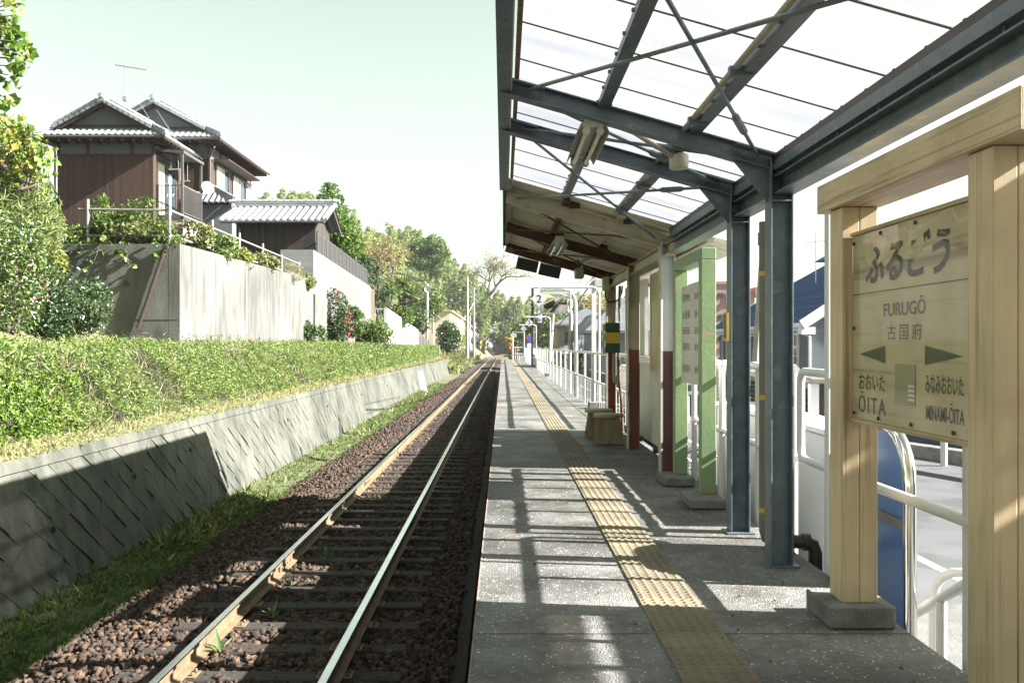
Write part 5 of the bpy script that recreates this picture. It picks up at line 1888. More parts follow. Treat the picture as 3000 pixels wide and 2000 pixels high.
def irimoya(x0, x1, yf, yb, ze, zr, yg, mat_, front=True, back=True):
    """hip and gable roof: eaves x0..x1, yf..yb at ze; ridge at zr; gables start yg behind the front eave"""
    xm = (x0 + x1) / 2
    sl = (zr - ze) / (xm - x0)
    zg = ze + yg * sl
    xl, xr = x0 + yg, x1 - yg
    yF, yB = yf + yg, yb - yg
    # side slopes: lower band up to the gable foot, then up to the ridge
    tile_roof('roof_slope', (x1, yf, ze), (x1, yb, ze), (xr, yF, zg), (xr, yB if back else yb, zg), mat_, hs_)
    tile_roof('roof_slope', (xr, yF - 0.28, zg), (xr, (yB + 0.28) if back else yb, zg), (xm, yF - 0.28, zr), (xm, (yB + 0.28) if back else yb, zr), mat_, hs_)
    tile_roof('roof_slope', (x0, yb, ze), (x0, yf, ze), (xl, yB if back else yb, zg), (xl, yF, zg), mat_, hs_)
    tile_roof('roof_slope', (xl, (yB + 0.28) if back else yb, zg), (xl, yF - 0.28, zg), (xm, (yB + 0.28) if back else yb, zr), (xm, yF - 0.28, zr), mat_, hs_)
    if front:
        tile_roof('roof_slope', (x0, yf, ze), (x1, yf, ze), (xl, yF, zg), (xr, yF, zg), mat_, hs_)
        g = MB().prism([(xl + 0.25, zg + 0.03), (xr - 0.25, zg + 0.03), (xm, zr - 0.10)], 'y', yF + 0.12, yF + 0.2).build('gable', M['plaster'], hs_)
        bb = MB()
        for s_, xx in ((1, xr), (-1, xl)):
            bb.bar((xx, yF - 0.22, zg - 0.10), (xm, yF - 0.22, zr - 0.10), 0.07, 0.16)
            # rows of pale rake tiles on the gable edge
            nn = 9
            for k in range(nn):
                p_ = Vector((xx, yF - 0.26, zg)).lerp(Vector((xm, yF - 0.26, zr)), (k + 0.5) / nn)
                dd = Vector((xm - xx, 0, zr - zg)).normalized()
                bb.obox(p_ + Vector((0, 0, 0.02)), dd, (0, 1, 0), dd.cross(Vector((0, 1, 0))), 0.155, 0.10, 0.055, 1)
                bb.tube([p_ + dd * -0.15 + Vector((0, 0.02, 0.12)), p_ + dd * 0.15 + Vector((0, 0.02, 0.09))], 0.075, 8, mi=1)
        bb.bar((xl + 0.2, yF + 0.10, zg + 0.16), (xr - 0.2, yF + 0.10, zg + 0.16), 0.05, 0.07)
        bb.build('bargeboard', [M['timber_dark'], M['tile']], hs_)
        for s_, xa, xb in ((1, x1, xr), (-1, x0, xl)):
            ridge('hip_ridge', (xa, yf, ze + 0.02), (xb - 0.05 * s_, yF - 0.05, zg + 0.03), hs_, 0.12, 0.18, (True, False), 0.20)
            ridge('hip_ridge', (xb + 0.05 * s_, yF - 0.12, zg + 0.05), (xm + 0.25 * s_, yF - 0.12, zr - 0.02), hs_, 0.10, 0.16, (True, False), 0.14)
    ridge('roof_ridge', (xm, yF - 0.26, zr), (xm, (yB + 0.28) if back else yb, zr), hs_, 0.20, 0.24, (True, back), 0.26)
    e_ = MB()
    e_.box(x0 + 0.06, x1 - 0.06, yf + 0.06, yb - 0.06 if back else yb, ze - 0.16, ze - 0.07)
    for k in range(int((x1 - x0) / 0.45)):
        e_.box(x0 + 0.2 + 0.45 * k, x0 + 0.26 + 0.45 * k, yf + 0.03, yf + 0.9, ze - 0.25, ze - 0.165)
    for k in range(int((yb - yf) / 0.45)):
        e_.box(x1 - 0.9, x1 - 0.03, yf + 0.2 + 0.45 * k, yf + 0.26 + 0.45 * k, ze - 0.25, ze - 0.165)
    e_.build('eave_rafters', M['timber_dark'], hs_)
    gu = MB()
    gu.tube([(x0 - 0.05, yf - 0.06, ze - 0.10), (x1 + 0.06, yf - 0.06, ze - 0.10), (x1 + 0.06, yb, ze - 0.10)], 0.055, 8)
    gu.build('roof_gutter', M['balcony'], hs_)


# front wing and main wing
irimoya(-19.9, -14.3, 39.15, 44.4, 10.20, 11.72, 0.72, M['tile'], True, False)
irimoya(-19.7, -13.15, 43.0, 52.0, 10.98, 12.72, 0.85, M['tile'], True, True)
b = MB()
b.box(-19.2, -15.07, 40.0, 46.0, GZ0, 9.50)
b.build('wall', M['boards'], hs_)
b = MB()
b.box(-19.2, -15.07, 40.03, 46.0, 9.501, 10.12)
b.build('plaster_band', M['plaster'], hs_)
b = MB()
for x in (-19.22, -17.95, -16.05, -15.13):
    b.box(x, x + 0.12, 39.985, 40.05, 9.52, 10.12)
b.box(-19.22, -15.05, 39.97, 40.06, 9.47, 9.545)
b.box(-19.22, -15.05, 39.96, 40.06, 10.04, 10.13)
for y in (40.0, 42.8):
    b.box(-15.1, -15.04, y, y + 0.13, 9.5, 10.12)
b.pieces('frame_timber', M['timber_dark'], hs_)
b = MB()
b.box(-18.9, -13.9, 43.9, 51.2, GZ0, 10.15)
b.build('wall', M['boards'], hs_)
b = MB()
b.box(-18.9, -13.91, 43.93, 51.2, 10.151, 10.90)
b.build('plaster_band', M['plaster'], hs_)
b = MB()
b.box(-18.92, -13.86, 43.86, 43.95, 10.10, 10.18)
b.box(-13.92, -13.86, 43.95, 51.2, 10.10, 10.18)
for x in (-15.0, -13.98):
    b.box(x, x + 0.12, 43.87, 43.95, 10.18, 10.9)
for y in (43.9, 45.6, 47.4, 49.2, 51.0):
    b.box(-13.95, -13.87, y, y + 0.13, 10.18, 10.9)
# board hoods over the upper windows
b.bar((-13.55, 44.5, 10.22), (-13.55, 50.3, 10.22), 0.8, 0.05)
b.bar((-14.75, 40.3, 9.62), (-14.75, 41.9, 9.62), 0.6, 0.05)
b.pieces('frame_timber', M['timber_dark'], hs_)
# upper windows of the track side wall
for (y0, y1, z0, z1, sh) in ((44.8, 46.9, 8.72, 10.08, (44.86, 45.75)), (47.6, 49.9, 8.72, 10.08, (47.66, 48.5)), (50.0, 51.1, 8.72, 9.9, (50.02, 51.08))):
    f_ = MB()
    for a_, c_ in ((y0, y0 + 0.06), (y1 - 0.06, y1)):
        f_.box(-13.90, -13.82, a_, c_, z0, z1)
    f_.box(-13.90, -13.82, y0 + 0.06, y1 - 0.06, z0, z0 + 0.07)
    f_.box(-13.90, -13.82, y0 + 0.06, y1 - 0.06, z1 - 0.07, z1)
    f_.box(-13.90, -13.83, (y0 + y1) / 2 - 0.03, (y0 + y1) / 2 + 0.03, z0 + 0.07, z1 - 0.07)
    w_ = f_.build('window', M['balcony'], hs_)
    MB().box(-13.895, -13.87, y0 + 0.06, y1 - 0.06, z0 + 0.07, z1 - 0.07).build('pane', M['glass'], w_)
    MB().box(-13.865, -13.845, sh[0], sh[1], z0 + 0.075, z1 - 0.075).build('shutter', M['shutter'], w_)
    if y0 < 50:
        MB().box(-13.866, -13.85, sh[1] + 0.02, sh[1] + 0.42, z0 + 0.075, z1 - 0.075).build('curtain', M['white_matt'], w_)
# balcony door in the front wing
f_ = MB()
f_.box(-15.07, -15.01, 40.35, 40.41, 7.0, 9.35).box(-15.07, -15.01, 42.55, 42.61, 7.0, 9.35).box(-15.07, -15.01, 40.41, 42.55, 9.28, 9.35).box(-15.07, -15.02, 41.45, 41.51, 7.0, 9.28)
w_ = f_.build('balcony_door', M['balcony'], hs_)
MB().box(-15.065, -15.04, 40.41, 42.55, 7.0, 9.28).build('pane', M['glass'], w_)
MB().box(-15.035, -15.02, 40.42, 41.2, 7.0, 9.27).build('shutter', M['shutter'], w_)
MB().box(-15.035, -15.022, 41.75, 42.1, 7.05, 9.0).build('curtain', M['white_matt'], w_)
# balcony
bal = MB()
for (x, y) in ((-13.95, 40.35), (-13.95, 42.85)):
    bal.box(x - 0.05, x + 0.05, y - 0.05, y + 0.05, 4.9, 9.72)
bal.bar((-15.05, 40.3, 9.78), (-13.85, 40.3, 9.70), 0.06, 0.12)
bal.bar((-13.88, 40.27, 9.70), (-13.88, 43.0, 9.70), 0.06, 0.12)
bal.box(-15.06, -13.9, 40.30, 42.95, 6.80, 6.98)
bal.bar((-15.06, 40.33, 8.26), (-13.95, 40.33, 8.26), 0.05, 0.05)
bal.bar((-13.93, 40.33, 8.26), (-13.93, 42.9, 8.26), 0.05, 0.06)
bal.bar((-13.93, 40.33, 7.08), (-13.93, 42.9, 7.08), 0.05, 0.05)
for k in range(17):
    bal.box(-13.95, -13.91, 40.5 + 0.145 * k, 40.535 + 0.145 * k, 7.1, 8.24)
for k in range(7):
    bal.box(-15.0 + 0.15 * k, -14.965 + 0.15 * k, 40.31, 40.35, 7.0, 8.24)
bo = bal.build('balcony', M['balcony'], hs_)
MB().quad((-15.06, 40.3, 9.82), (-13.88, 40.3, 9.73), (-13.88, 43.0, 9.73), (-15.06, 43.0, 9.82)).build('balcony_roof', mat('smoked roof panel', (0.30, 0.27, 0.22), None, 3, 0.3), bo)
MB().box(-15.0, -13.97, 40.32, 42.9, 4.6, 6.79).build('balcony_skirt', mat('faded pink sheet', (0.38, 0.28, 0.25), (0.34, 0.25, 0.22), 3, 0.7), bo)
lp = MB()
for (y, z) in ((40.7, 9.05), (41.9, 8.75)):
    for s_ in (-0.16, 0.16):
        lp.tube([(-14.4 + s_, y, 9.75), (-14.4 + s_, y, z)], 0.008, 5)
    lp.box(-14.65, -14.15, y - 0.03, y + 0.03, z - 0.05, z)
lp.tube([(-14.9, 40.7, 8.42), (-14.0, 40.5, 8.05)], 0.02, 6)
lp.build('drying_rack', M['galv'], bo)
# satellite dish on the balcony corner
dish = MB()
c = P(608, 552, 43.0)
dn = Vector((0.55, -0.75, 0.35)).normalized()
da = dn.cross(Vector((0, 0, 1))).normalized()
db = dn.cross(da)
vs, fs = [], []
for i, (r_, h_) in enumerate(((0.02, 0.0), (0.14, 0.012), (0.24, 0.04), (0.30, 0.07), (0.30, 0.06), (0.24, 0.028), (0.14, 0.0), (0.02, -0.012))):
    for k in range(18):
        t = 2 * math.pi * k / 18
        vs.append(c + (da * math.cos(t) * 0.95 + db * math.sin(t) * 1.1) * r_ + dn * h_)
for i in range(7):
    for k in range(18):
        fs.append((i * 18 + k, i * 18 + (k + 1) % 18, (i + 1) * 18 + (k + 1) % 18, (i + 1) * 18 + k))
dish.add(vs, fs)
dish.tube([c - dn * 0.02, c - dn * 0.2 - Vector((0, 0, 0.2)), (-13.93, 42.85, 8.26)], 0.02, 6)
dish.tube([c - db * -0.28, c + dn * 0.38], 0.012, 6)
tag(dish.build('satellite_dish', M['white_paint']), 'white satellite dish on the balcony corner of the dark wooden house', 'satellite dish')
# lower tiled roof on the track side
tile_roof('lower_roof', (-12.45, 43.2, 7.95), (-12.45, 51.8, 7.95), (-13.92, 44.4, 8.72), (-13.92, 51.8, 8.72), M['tile'], hs_)
tile_roof('lower_roof', (-15.0, 43.05, 7.95), (-12.45, 43.05, 7.95), (-15.0, 43.9, 8.55), (-13.6, 43.9, 8.55), M['tile'], hs_)
ridge('hip_ridge', (-12.5, 43.1, 8.0), (-13.9, 44.3, 8.76), hs_, 0.12, 0.18, (True, False), 0.2)
MB().box(-14.8, -12.7, 43.5, 51.5, GZ0, 7.9).build('lower_wall', M['plaster'], hs_)
dpm = MB()
for (x, y, za, zb_) in ((-19.3, 39.98, 5, 9.9), (-13.84, 43.84, 8.8, 10.2)):
    dpm.tube([(x, y, za), (x, y, zb_), (x + 0.4 * (1 if x > -15 else -1), y - 0.6, zb_ + 0.35)], 0.045, 8)
dpm.pieces('downpipe', M['balcony'], hs_)
an = MB()
c = P(367, 330, 42)
an.tube([(c.x, 42, 11.5), (c.x, 42, 14.0)], 0.03, 6)
q0, q1 = P(337, 190, 42), P(430, 205, 42)
an.tube([q0, q1], 0.03, 6)
for k in range(9):
    t = q0.lerp(q1, 0.02 + k * 0.12)
    hh = 0.20 if k < 3 else 0.07
    an.tube([t + Vector((0, -hh * 1.5, hh)), t + Vector((0, hh * 1.5, -hh))], 0.010, 5)
an.box(c.x - 0.09, c.x + 0.09, 41.9, 42.1, 12.35, 12.55)
for s_ in (-0.9, 0.9):
    an.tube([(c.x, 42, 13.2), (c.x + s_, 42.5, 11.7)], 0.006, 4)
tag(an.build('roof_antenna', M['galv']), 'thin television antenna mast standing above the front roof of the wooden house', 'antenna')

tag(MB().tube([(-13.9, 40.25, 9.82), (-16.2, 43.4, 12.3)], 0.012, 5).build('stay_wire', M['galv']), 'thin stay wire slanting from the balcony corner up to the house gable', 'wire')
# shed beside the house
shd = thing('garden_shed', 'low blackened timber shed with a silver tiled gable roof on the stepped wall', 'shed', (-9, 38.2, 4.4))
MB().box(-10.55, -7.42, 36.7, 39.7, GZ0, 6.12).build('wall', M['boards_black'], shd)
MB().prism([(36.7, 6.121), (39.7, 6.121), (38.2, 6.86)], 'x', -10.5, -7.46).build('gable', M['boards_black'], shd)
tile_roof('roof_slope', (-11.1, 36.15, 6.18), (-6.95, 36.15, 6.18), (-10.95, 38.2, 7.02), (-6.95, 38.2, 7.02), M['tile'], shd)
tile_roof('roof_slope', (-6.95, 40.25, 6.18), (-11.1, 40.25, 6.18), (-6.95, 38.2, 7.02), (-10.95, 38.2, 7.02), M['tile'], shd)
ridge('roof_ridge', (-11.0, 38.2, 7.0), (-6.98, 38.2, 7.0), shd, 0.18, 0.22, (True, True), 0.26)
bb = MB()
for y in (36.2, 40.2):
    bb.bar((-7.02, y, 6.10), (-7.02, 38.2, 6.93), 0.05, 0.16)
for k in range(8):
    p_ = Vector((-6.97, 36.25, 6.2)).lerp(Vector((-6.97, 38.2, 7.0)), (k + 0.5) / 8)
    bb.obox(p_ + Vector((0, 0, 0.04)), (1, 0, 0), (0, 0.92, 0.38), (0, -0.38, 0.92), 0.09, 0.14, 0.05, 1)
bb.build('bargeboard', [M['timber_dark'], M['tile']], shd)
MB().tube([(-11.0, 36.08, 6.10), (-6.95, 36.08, 6.10)], 0.05, 8).tube([(-10.4, 36.1, 6.1), (-10.4, 36.62, 5.9), (-10.4, 36.66, 4.6)], 0.045, 8).build('roof_gutter', M['balcony'], shd)
# a neighbour's roof edge glimpsed at far left
nr = thing('neighbour_house', 'grey house with a pale tiled roof glimpsed behind leaves at far left', 'house', (-24, 43, 4.4))
tile_roof('roof_slope', (-26, 40, 8.4), (-20.6, 43.0, 8.3), (-26, 44, 10.0), (-22.5, 45.5, 9.6), M['tile'], nr)
MB().box(-26, -21.2, 43.2, 47, GZ0, 8.3).build('wall', M['plaster'], nr)

# ================================================================== FAR LEFT BUILDINGS AND WALLS
tw = thing('terrace_wall', 'white parapet wall with a white railing beyond the stepped wall', 'wall', (-6.7, 62, 0.2))
MB().prism([(52.6, 0.1), (71.5, 0.1), (71.5, 2.5), (52.6, 3.42)], 'x', -6.75, -6.55).build('parapet', M['white_matt'], tw)
MB().box(-8.4, -6.751, 52.6, 52.75, 0.1, 2.55).build('ledge', M['cblock'], tw)
b = MB()
for z in (2.62, 3.38):
    b.bar((-8.4, 52.68, z), (-6.76, 52.68, z), 0.05, 0.06)
for k in range(11):
    b.box(-8.36 + 0.155 * k, -8.32 + 0.155 * k, 52.66, 52.70, 2.65, 3.35)
b.build('railing', M['white_paint'], tw)
bf = thing('board_fence', 'dark brown board fence past the white parapet wall', 'fence', (-6.6, 77, 0.2))
b = MB()
for k in range(22):
    y = 72.2 + k * 0.45
    b.box(-6.62, -6.58, y, y + 0.43, 0.6, 2.0 - 0.012 * k)
b.build('board', M['balcony'], bf)
for y in (72.1, 76.5, 82.2):
    MB().box(-6.64, -6.56, y - 0.06, y, 0.2, 2.0).build('post', M['balcony'], bf)
q = P(1281, 1015, 82.5)
tag(MB().box(q.x - 0.22, q.x + 0.22, 82.3, 82.7, 0.0, 1.35).build('concrete_post', M['wall_white'], bev=0.02), 'stout pale concrete post at the far end of the hedge', 'post')
ab = thing('apartment_building', 'cream three storey apartment building beyond the hedge with small windows', 'apartment building', (-11, 190, 0))
ab_x = -9.2
y_a, y_b = 160, 219
MB().box(-17.5, ab_x, y_a, y_b, -1, 7.15).build('wall', M['cream_bld'], ab)
MB().box(-17.9, ab_x + 0.5, y_a - 0.4, y_b + 0.4, 7.151, 7.45).build('roof_slab', mat('tan roof edge', (0.42, 0.32, 0.18), None, 2, 0.8), ab)
for r_, z in enumerate((5.4, 3.2, 0.6)):
    bd_ = MB().box(ab_x + 0.002, ab_x + 0.10, y_a + 6, y_b - 2, z + 1.25, z + 1.40).build('canopy_strip', mat('ochre strip', (0.55, 0.38, 0.12), None, 2, 0.8), ab)
    for k in range(7):
        y = y_a + 7 + k * 7.2
        wn_ = MB().box(ab_x + 0.002, ab_x + 0.05, y, y + 3.0, z, z + 1.2).build('window', M['alu'], ab)
        MB().box(ab_x + 0.0505, ab_x + 0.06, y + 0.2, y + 2.8, z + 0.1, z + 1.1).build('pane', M['glass'], wn_)
dh = thing('dark_house', 'small dark roofed house at the foot of the hill beside the poles', 'house', (-5.8, 178, 0))
MB().box(-8.2, -4.4, 222, 228, -1.2, 2.2).build('wall', M['shed_boards'], dh)
MB().prism([(-8.8, 2.2), (-3.8, 2.2), (-5.2, 3.4), (-7.2, 3.4)], 'y', 221.5, 228.5).build('roof', M['roof_dark'], dh)


# ================================================================== TREES, SHRUBS, HILL
def limb(b, p, q, r0, r1, seg=5, wig=0.06):
    p, q = Vector(p), Vector(q)
    L = (q - p).length
    pts, rr = [], []
    for i in range(seg + 1):
        t = i / seg
        w = math.sin(t * math.pi) * L * wig
        pts.append(p.lerp(q, t) + Vector((rnd.uniform(-w, w), rnd.uniform(-w, w), rnd.uniform(-w, w) * 0.5)))
        rr.append(r0 + (r1 - r0) * t)
    b.tube(pts, rr, 6)
    return pts


def tree(name, label, cat, base, h, clumps, nleaf, size, aspect, pal, r=0.12, m='leaf', group=None, up=0.2, droop=0.0, tight=0.34, kk=10):
    """tapered trunk, limbs to every clump centre, leaves in clumps round the limb ends; clumps: (centre, radii)"""
    base = Vector(base)
    o = thing(name, label, cat, base, group)
    b = MB()
    top = base + Vector((0, 0, h))
    tp = limb(b, base, top, r, r * 0.35, 6, 0.03)
    for (c, rr) in clumps:
        c = Vector(c)
        k = max(1, min(5, int((c.z - base.z) / h * 4)))
        limb(b, tp[k], c, r * 0.45, r * 0.12, 4)
        for j in range(4):
            e_ = c + Vector([rnd.uniform(-1, 1) * rr[i] * 0.7 for i in range(3)])
            limb(b, c.lerp(tp[k], 0.35), e_, r * 0.18, r * 0.05, 3)
    b.build('trunk', M['bark'], o)
    vol = sum(rr[0] * rr[1] * rr[2] for _, rr in clumps) ** 1.0
    C = np.concatenate([blob(max(20, int(nleaf * rr[0] * rr[1] * rr[2] / vol)), c, rr, kk, tight) for c, rr in clumps])
    leaf_mesh('crown', C, size, aspect, pal, M[m], o, droop, up)
    return o


EVER = [(0.055, 0.10, 0.028), (0.08, 0.135, 0.035), (0.045, 0.085, 0.025), (0.10, 0.155, 0.045)]
BRIGHT = [(0.08, 0.16, 0.02), (0.11, 0.19, 0.03), (0.06, 0.12, 0.02), (0.14, 0.20, 0.04)]
DARKG = [(0.035, 0.07, 0.025), (0.048, 0.09, 0.03), (0.028, 0.06, 0.022), (0.07, 0.11, 0.04)]
BAMB = [(0.20, 0.27, 0.08), (0.25, 0.30, 0.11), (0.16, 0.23, 0.06), (0.28, 0.31, 0.13), (0.22, 0.28, 0.09)]
AUTU = [(0.30, 0.22, 0.06), (0.24, 0.20, 0.06), (0.20, 0.19, 0.06), (0.33, 0.26, 0.08)]

# two evergreens behind the shed
tree('evergreen_tree', 'tall bright green evergreen tree directly behind the timber shed', 'tree', (-8.9, 47, 4.4), 5.0,
     [((-8.75, 47, 8.7), (0.6, 0.6, 0.75)), ((-8.5, 46.6, 7.5), (0.95, 0.9, 0.9)), ((-8.1, 47, 6.4), (1.0, 0.9, 0.8)), ((-9.2, 47, 7.2), (0.7, 0.7, 0.9))], 7000, 0.22, 0.42, BRIGHT, 0.13)
tree('evergreen_tree', 'dark round evergreen tree beside the bright one at the shed corner', 'tree', (-8.6, 51, 3.6), 2.8,
     [((-8.3, 51, 6.2), (1.0, 0.9, 0.8)), ((-7.9, 51, 5.4), (1.0, 0.9, 0.8)), ((-8.9, 51, 5.3), (0.9, 0.8, 0.8))], 5200, 0.20, 0.42, DARKG, 0.11)

# hill behind
hx = np.linspace(-120, 90, 170)
hy = np.linspace(96, 420, 120)
HX, HY = np.meshgrid(hx, hy)


def hillz(x, y):
    ridge_ = 14.0 * np.exp(-((x + 30) / 22.0) ** 2 - ((y - 150) / 55.0) ** 2) * np.clip((-x - 17.5) / 7, 0, 1)
    r2 = 12.5 * np.exp(-((x - 26) / 34.0) ** 2 - ((y - 335) / 75.0) ** 2)
    r3 = 23.0 * np.exp(-((x + 29) / 23.0) ** 2 - ((y - 270) / 60.0) ** 2)
    cut = np.clip((np.abs(x + 1.8 - np.clip(y - 175, 0, 999) ** 2 * 0.0006) - 3.0) / 6.5, 0, 1)
    cut = np.where(y > 245, 1.0, cut)
    side = np.clip((-x - 17.5) / 8, 0, 1) * np.clip((y - 95) / 25, 0, 1) * 2.2
    return -1.6 + (ridge_ + r2 + r3 + side) * cut




def hill_mat():
    """scrub covered soil with one bare grey patch of sprayed rock above the bend"""
    m = mat('hillside undergrowth', (0.075, 0.10, 0.03), (0.11, 0.115, 0.045), 0.25, 1.0, 0, 1.0, 3)
    t = m.node_tree
    b = t.nodes['Principled BSDF']
    src = b.inputs['Base Color'].links[0].from_socket
    ge = N(m, 'ShaderNodeNewGeometry')
    sub_ = N(m, 'ShaderNodeVectorMath')
    sub_.operation = 'SUBTRACT'
    sub_.inputs[1].default_value = (-4.5, 226, 4)
    t.links.new(ge.outputs['Position'], sub_.inputs[0])
    sc = N(m, 'ShaderNodeVectorMath')
    sc.operation = 'MULTIPLY'
    sc.inputs[1].default_value = (1 / 5.5, 1 / 34.0, 1 / 9.0)
    t.links.new(sub_.outputs[0], sc.inputs[0])
    ln = N(m, 'ShaderNodeVectorMath')
    ln.operation = 'LENGTH'
    t.links.new(sc.outputs[0], ln.inputs[0])
    n = N(m, 'ShaderNodeTexNoise', Scale=0.35, Detail=7.0)
    t.links.new(ge.outputs['Position'], n.inputs['Vector'])
    ad = N(m, 'ShaderNodeMath')
    ad.operation = 'ADD'
    t.links.new(ln.outputs['Value'], ad.inputs[0])
    t.links.new(n.outputs['Fac'], ad.inputs[1])
    r = N(m, 'ShaderNodeValToRGB')
    r.color_ramp.elements[0].position = 0.30
    r.color_ramp.elements[1].position = 0.38
    r.color_ramp.elements[0].color = (1, 1, 1, 1)
    r.color_ramp.elements[1].color = (0, 0, 0, 1)
    dv = N(m, 'ShaderNodeMath')
    dv.operation = 'DIVIDE'
    dv.inputs[1].default_value = 4.4
    t.links.new(ad.outputs[0], dv.inputs[0])
    t.links.new(dv.outputs[0], r.inputs[0])
    n2 = N(m, 'ShaderNodeTexNoise', Scale=1.1, Detail=9.0)
    t.links.new(ge.outputs['Position'], n2.inputs['Vector'])
    r2 = N(m, 'ShaderNodeValToRGB')
    r2.color_ramp.elements[0].color = (0.05, 0.05, 0.042, 1)
    r2.color_ramp.elements[1].color = (0.13, 0.128, 0.118, 1)
    r2.color_ramp.elements[0].position = 0.35
    r2.color_ramp.elements[1].position = 0.65
    t.links.new(n2.outputs['Fac'], r2.inputs[0])
    mx = N(m, 'ShaderNodeMix')
    mx.data_type = 'RGBA'
    t.links.new(r.outputs[0], mx.inputs['Factor'])
    t.links.new(src, mx.inputs['A'])
    t.links.new(r2.outputs[0], mx.inputs['B'])
    t.links.new(mx.outputs['Result'], b.inputs['Base Color'])
    return m


struct(grid_mesh('hill', HX, HY, hillz(HX, HY), hill_mat()))


def bamboo_wood(name, label, n, xr, yr, hgt, pal, nl, size, keep=None, cat='wood'):
    """a far wood that reads as one mass: arching culms, each with a drooping feathery plume"""
    Cs, As, cols = [], [], []
    tries = 0
    while len(Cs) < n and tries < n * 20:
        tries += 1
        x, y = rs.uniform(*xr), rs.uniform(*yr)
        if keep is not None and not keep(x, y):
            continue
        z = float(hillz(np.array(x), np.array(y)))
        h = hgt * rs.uniform(0.65, 1.15)
        a = rs.uniform(0, 6.28)
        t = rs.uniform(0.25, 1.0, size=nl) ** 0.7
        bend = 0.16 * h * t ** 2.2
        r_ = (0.06 + 0.22 * np.sin(np.clip(t, 0, 1) * 3.0)) * h * 0.42
        th = rs.uniform(0, 6.28, nl)
        rad = r_ * np.sqrt(rs.uniform(0.05, 1, nl))
        px_ = x + np.cos(a) * bend + np.cos(th) * rad
        py_ = y + np.sin(a) * bend + np.sin(th) * rad
        pz = z + h * t - 0.25 * rad
        Cs.append(np.stack([px_, py_, pz], 1))
        As.append(np.stack([np.cos(th) * 0.8 + np.cos(a) * 0.3, np.sin(th) * 0.8 + np.sin(a) * 0.3, rs.uniform(-0.9, 0.5, nl)], 1))
        tone = rs.uniform(0.72, 1.2)
        pc = np.array(pal)[rs.randint(0, len(pal))]
        cols.append(np.repeat((pc * tone)[None], nl, 0))
    C = np.concatenate(Cs)
    A = np.concatenate(As)
    o = leaf_mesh(name, C, size, 0.30, pal, M['leaf'], None, A=A)
    # tint every plume as one plant
    n_ = len(C)
    cl_ = np.ones((n_ * 4, 4), np.float32)
    cl_[:, :3] = np.repeat(np.concatenate(cols) * rs.uniform(0.85, 1.15, size=(n_, 1)) * 0.8, 4, 0)
    o.data.color_attributes['tint'].data.foreach_set('color', cl_.ravel())
    return tag(o, label, cat, kind='stuff')


bamboo_wood('bamboo_wood', 'feathery pale green bamboo wood covering the hill behind the houses', 330, (-56, -18), (98, 172), 9.5, BAMB, 380, 0.55, lambda x, y: x / y < -0.085 and x / y > -0.36)
bamboo_wood('bamboo_wood', 'pale bamboo wood on the higher hill behind the cream apartment building', 240, (-50, -8), (228, 290), 11, BAMB, 300, 0.85, lambda x, y: -0.19 < x / y < -0.03)
bamboo_wood('bamboo_wood', 'far pale green hillside wood above the bend of the track', 430, (-26, 46), (236, 330), 9, BAMB + [(0.26, 0.26, 0.08), (0.10, 0.16, 0.05)], 230, 0.95, lambda x, y: -0.07 < x / y < 0.13)
bamboo_wood('hillside_scrub', 'yellow green scrub on the lower hillside beside the rock slope', 420, (-24, 22), (180, 300), 3.6, [(0.26, 0.27, 0.07), (0.36, 0.33, 0.07), (0.18, 0.24, 0.06), (0.22, 0.26, 0.09)], 170, 0.65, lambda x, y: (-0.085 < x / y < 0.06) and hillz(np.array(x), np.array(y)) > -0.6 and abs(x + 1.8 - max(0, y - 175) ** 2 * 0.0006) > 3 and not (abs(x + 4.5) < 4.0 and 198 < y < 250 and rs.uniform() < 0.75), 'scrub')
# dark round tree on top of the bamboo hill
q = P(1262, 722, 165)
tree('round_tree', 'dark rounded tree crowning the top of the bamboo hill', 'tree', (q.x, 165, q.z - 6), 6.0,
     [((q.x - 1.5, 165, q.z - 0.2), (2.2, 2.0, 1.8)), ((q.x + 0.8, 165, q.z + 0.3), (1.8, 1.8, 1.7)), ((q.x + 2.2, 165, q.z - 1.6), (1.3, 1.5, 1.6)), ((q.x - 2.2, 165, q.z - 2.4), (2.2, 2.0, 1.8)), ((q.x + 0.6, 165, q.z - 3.2), (2.4, 2.0, 1.8))], 5200, 0.5, 0.5, EVER[1:2] + EVER[3:] + BAMB[2:3] + BRIGHT[:2], 0.3)


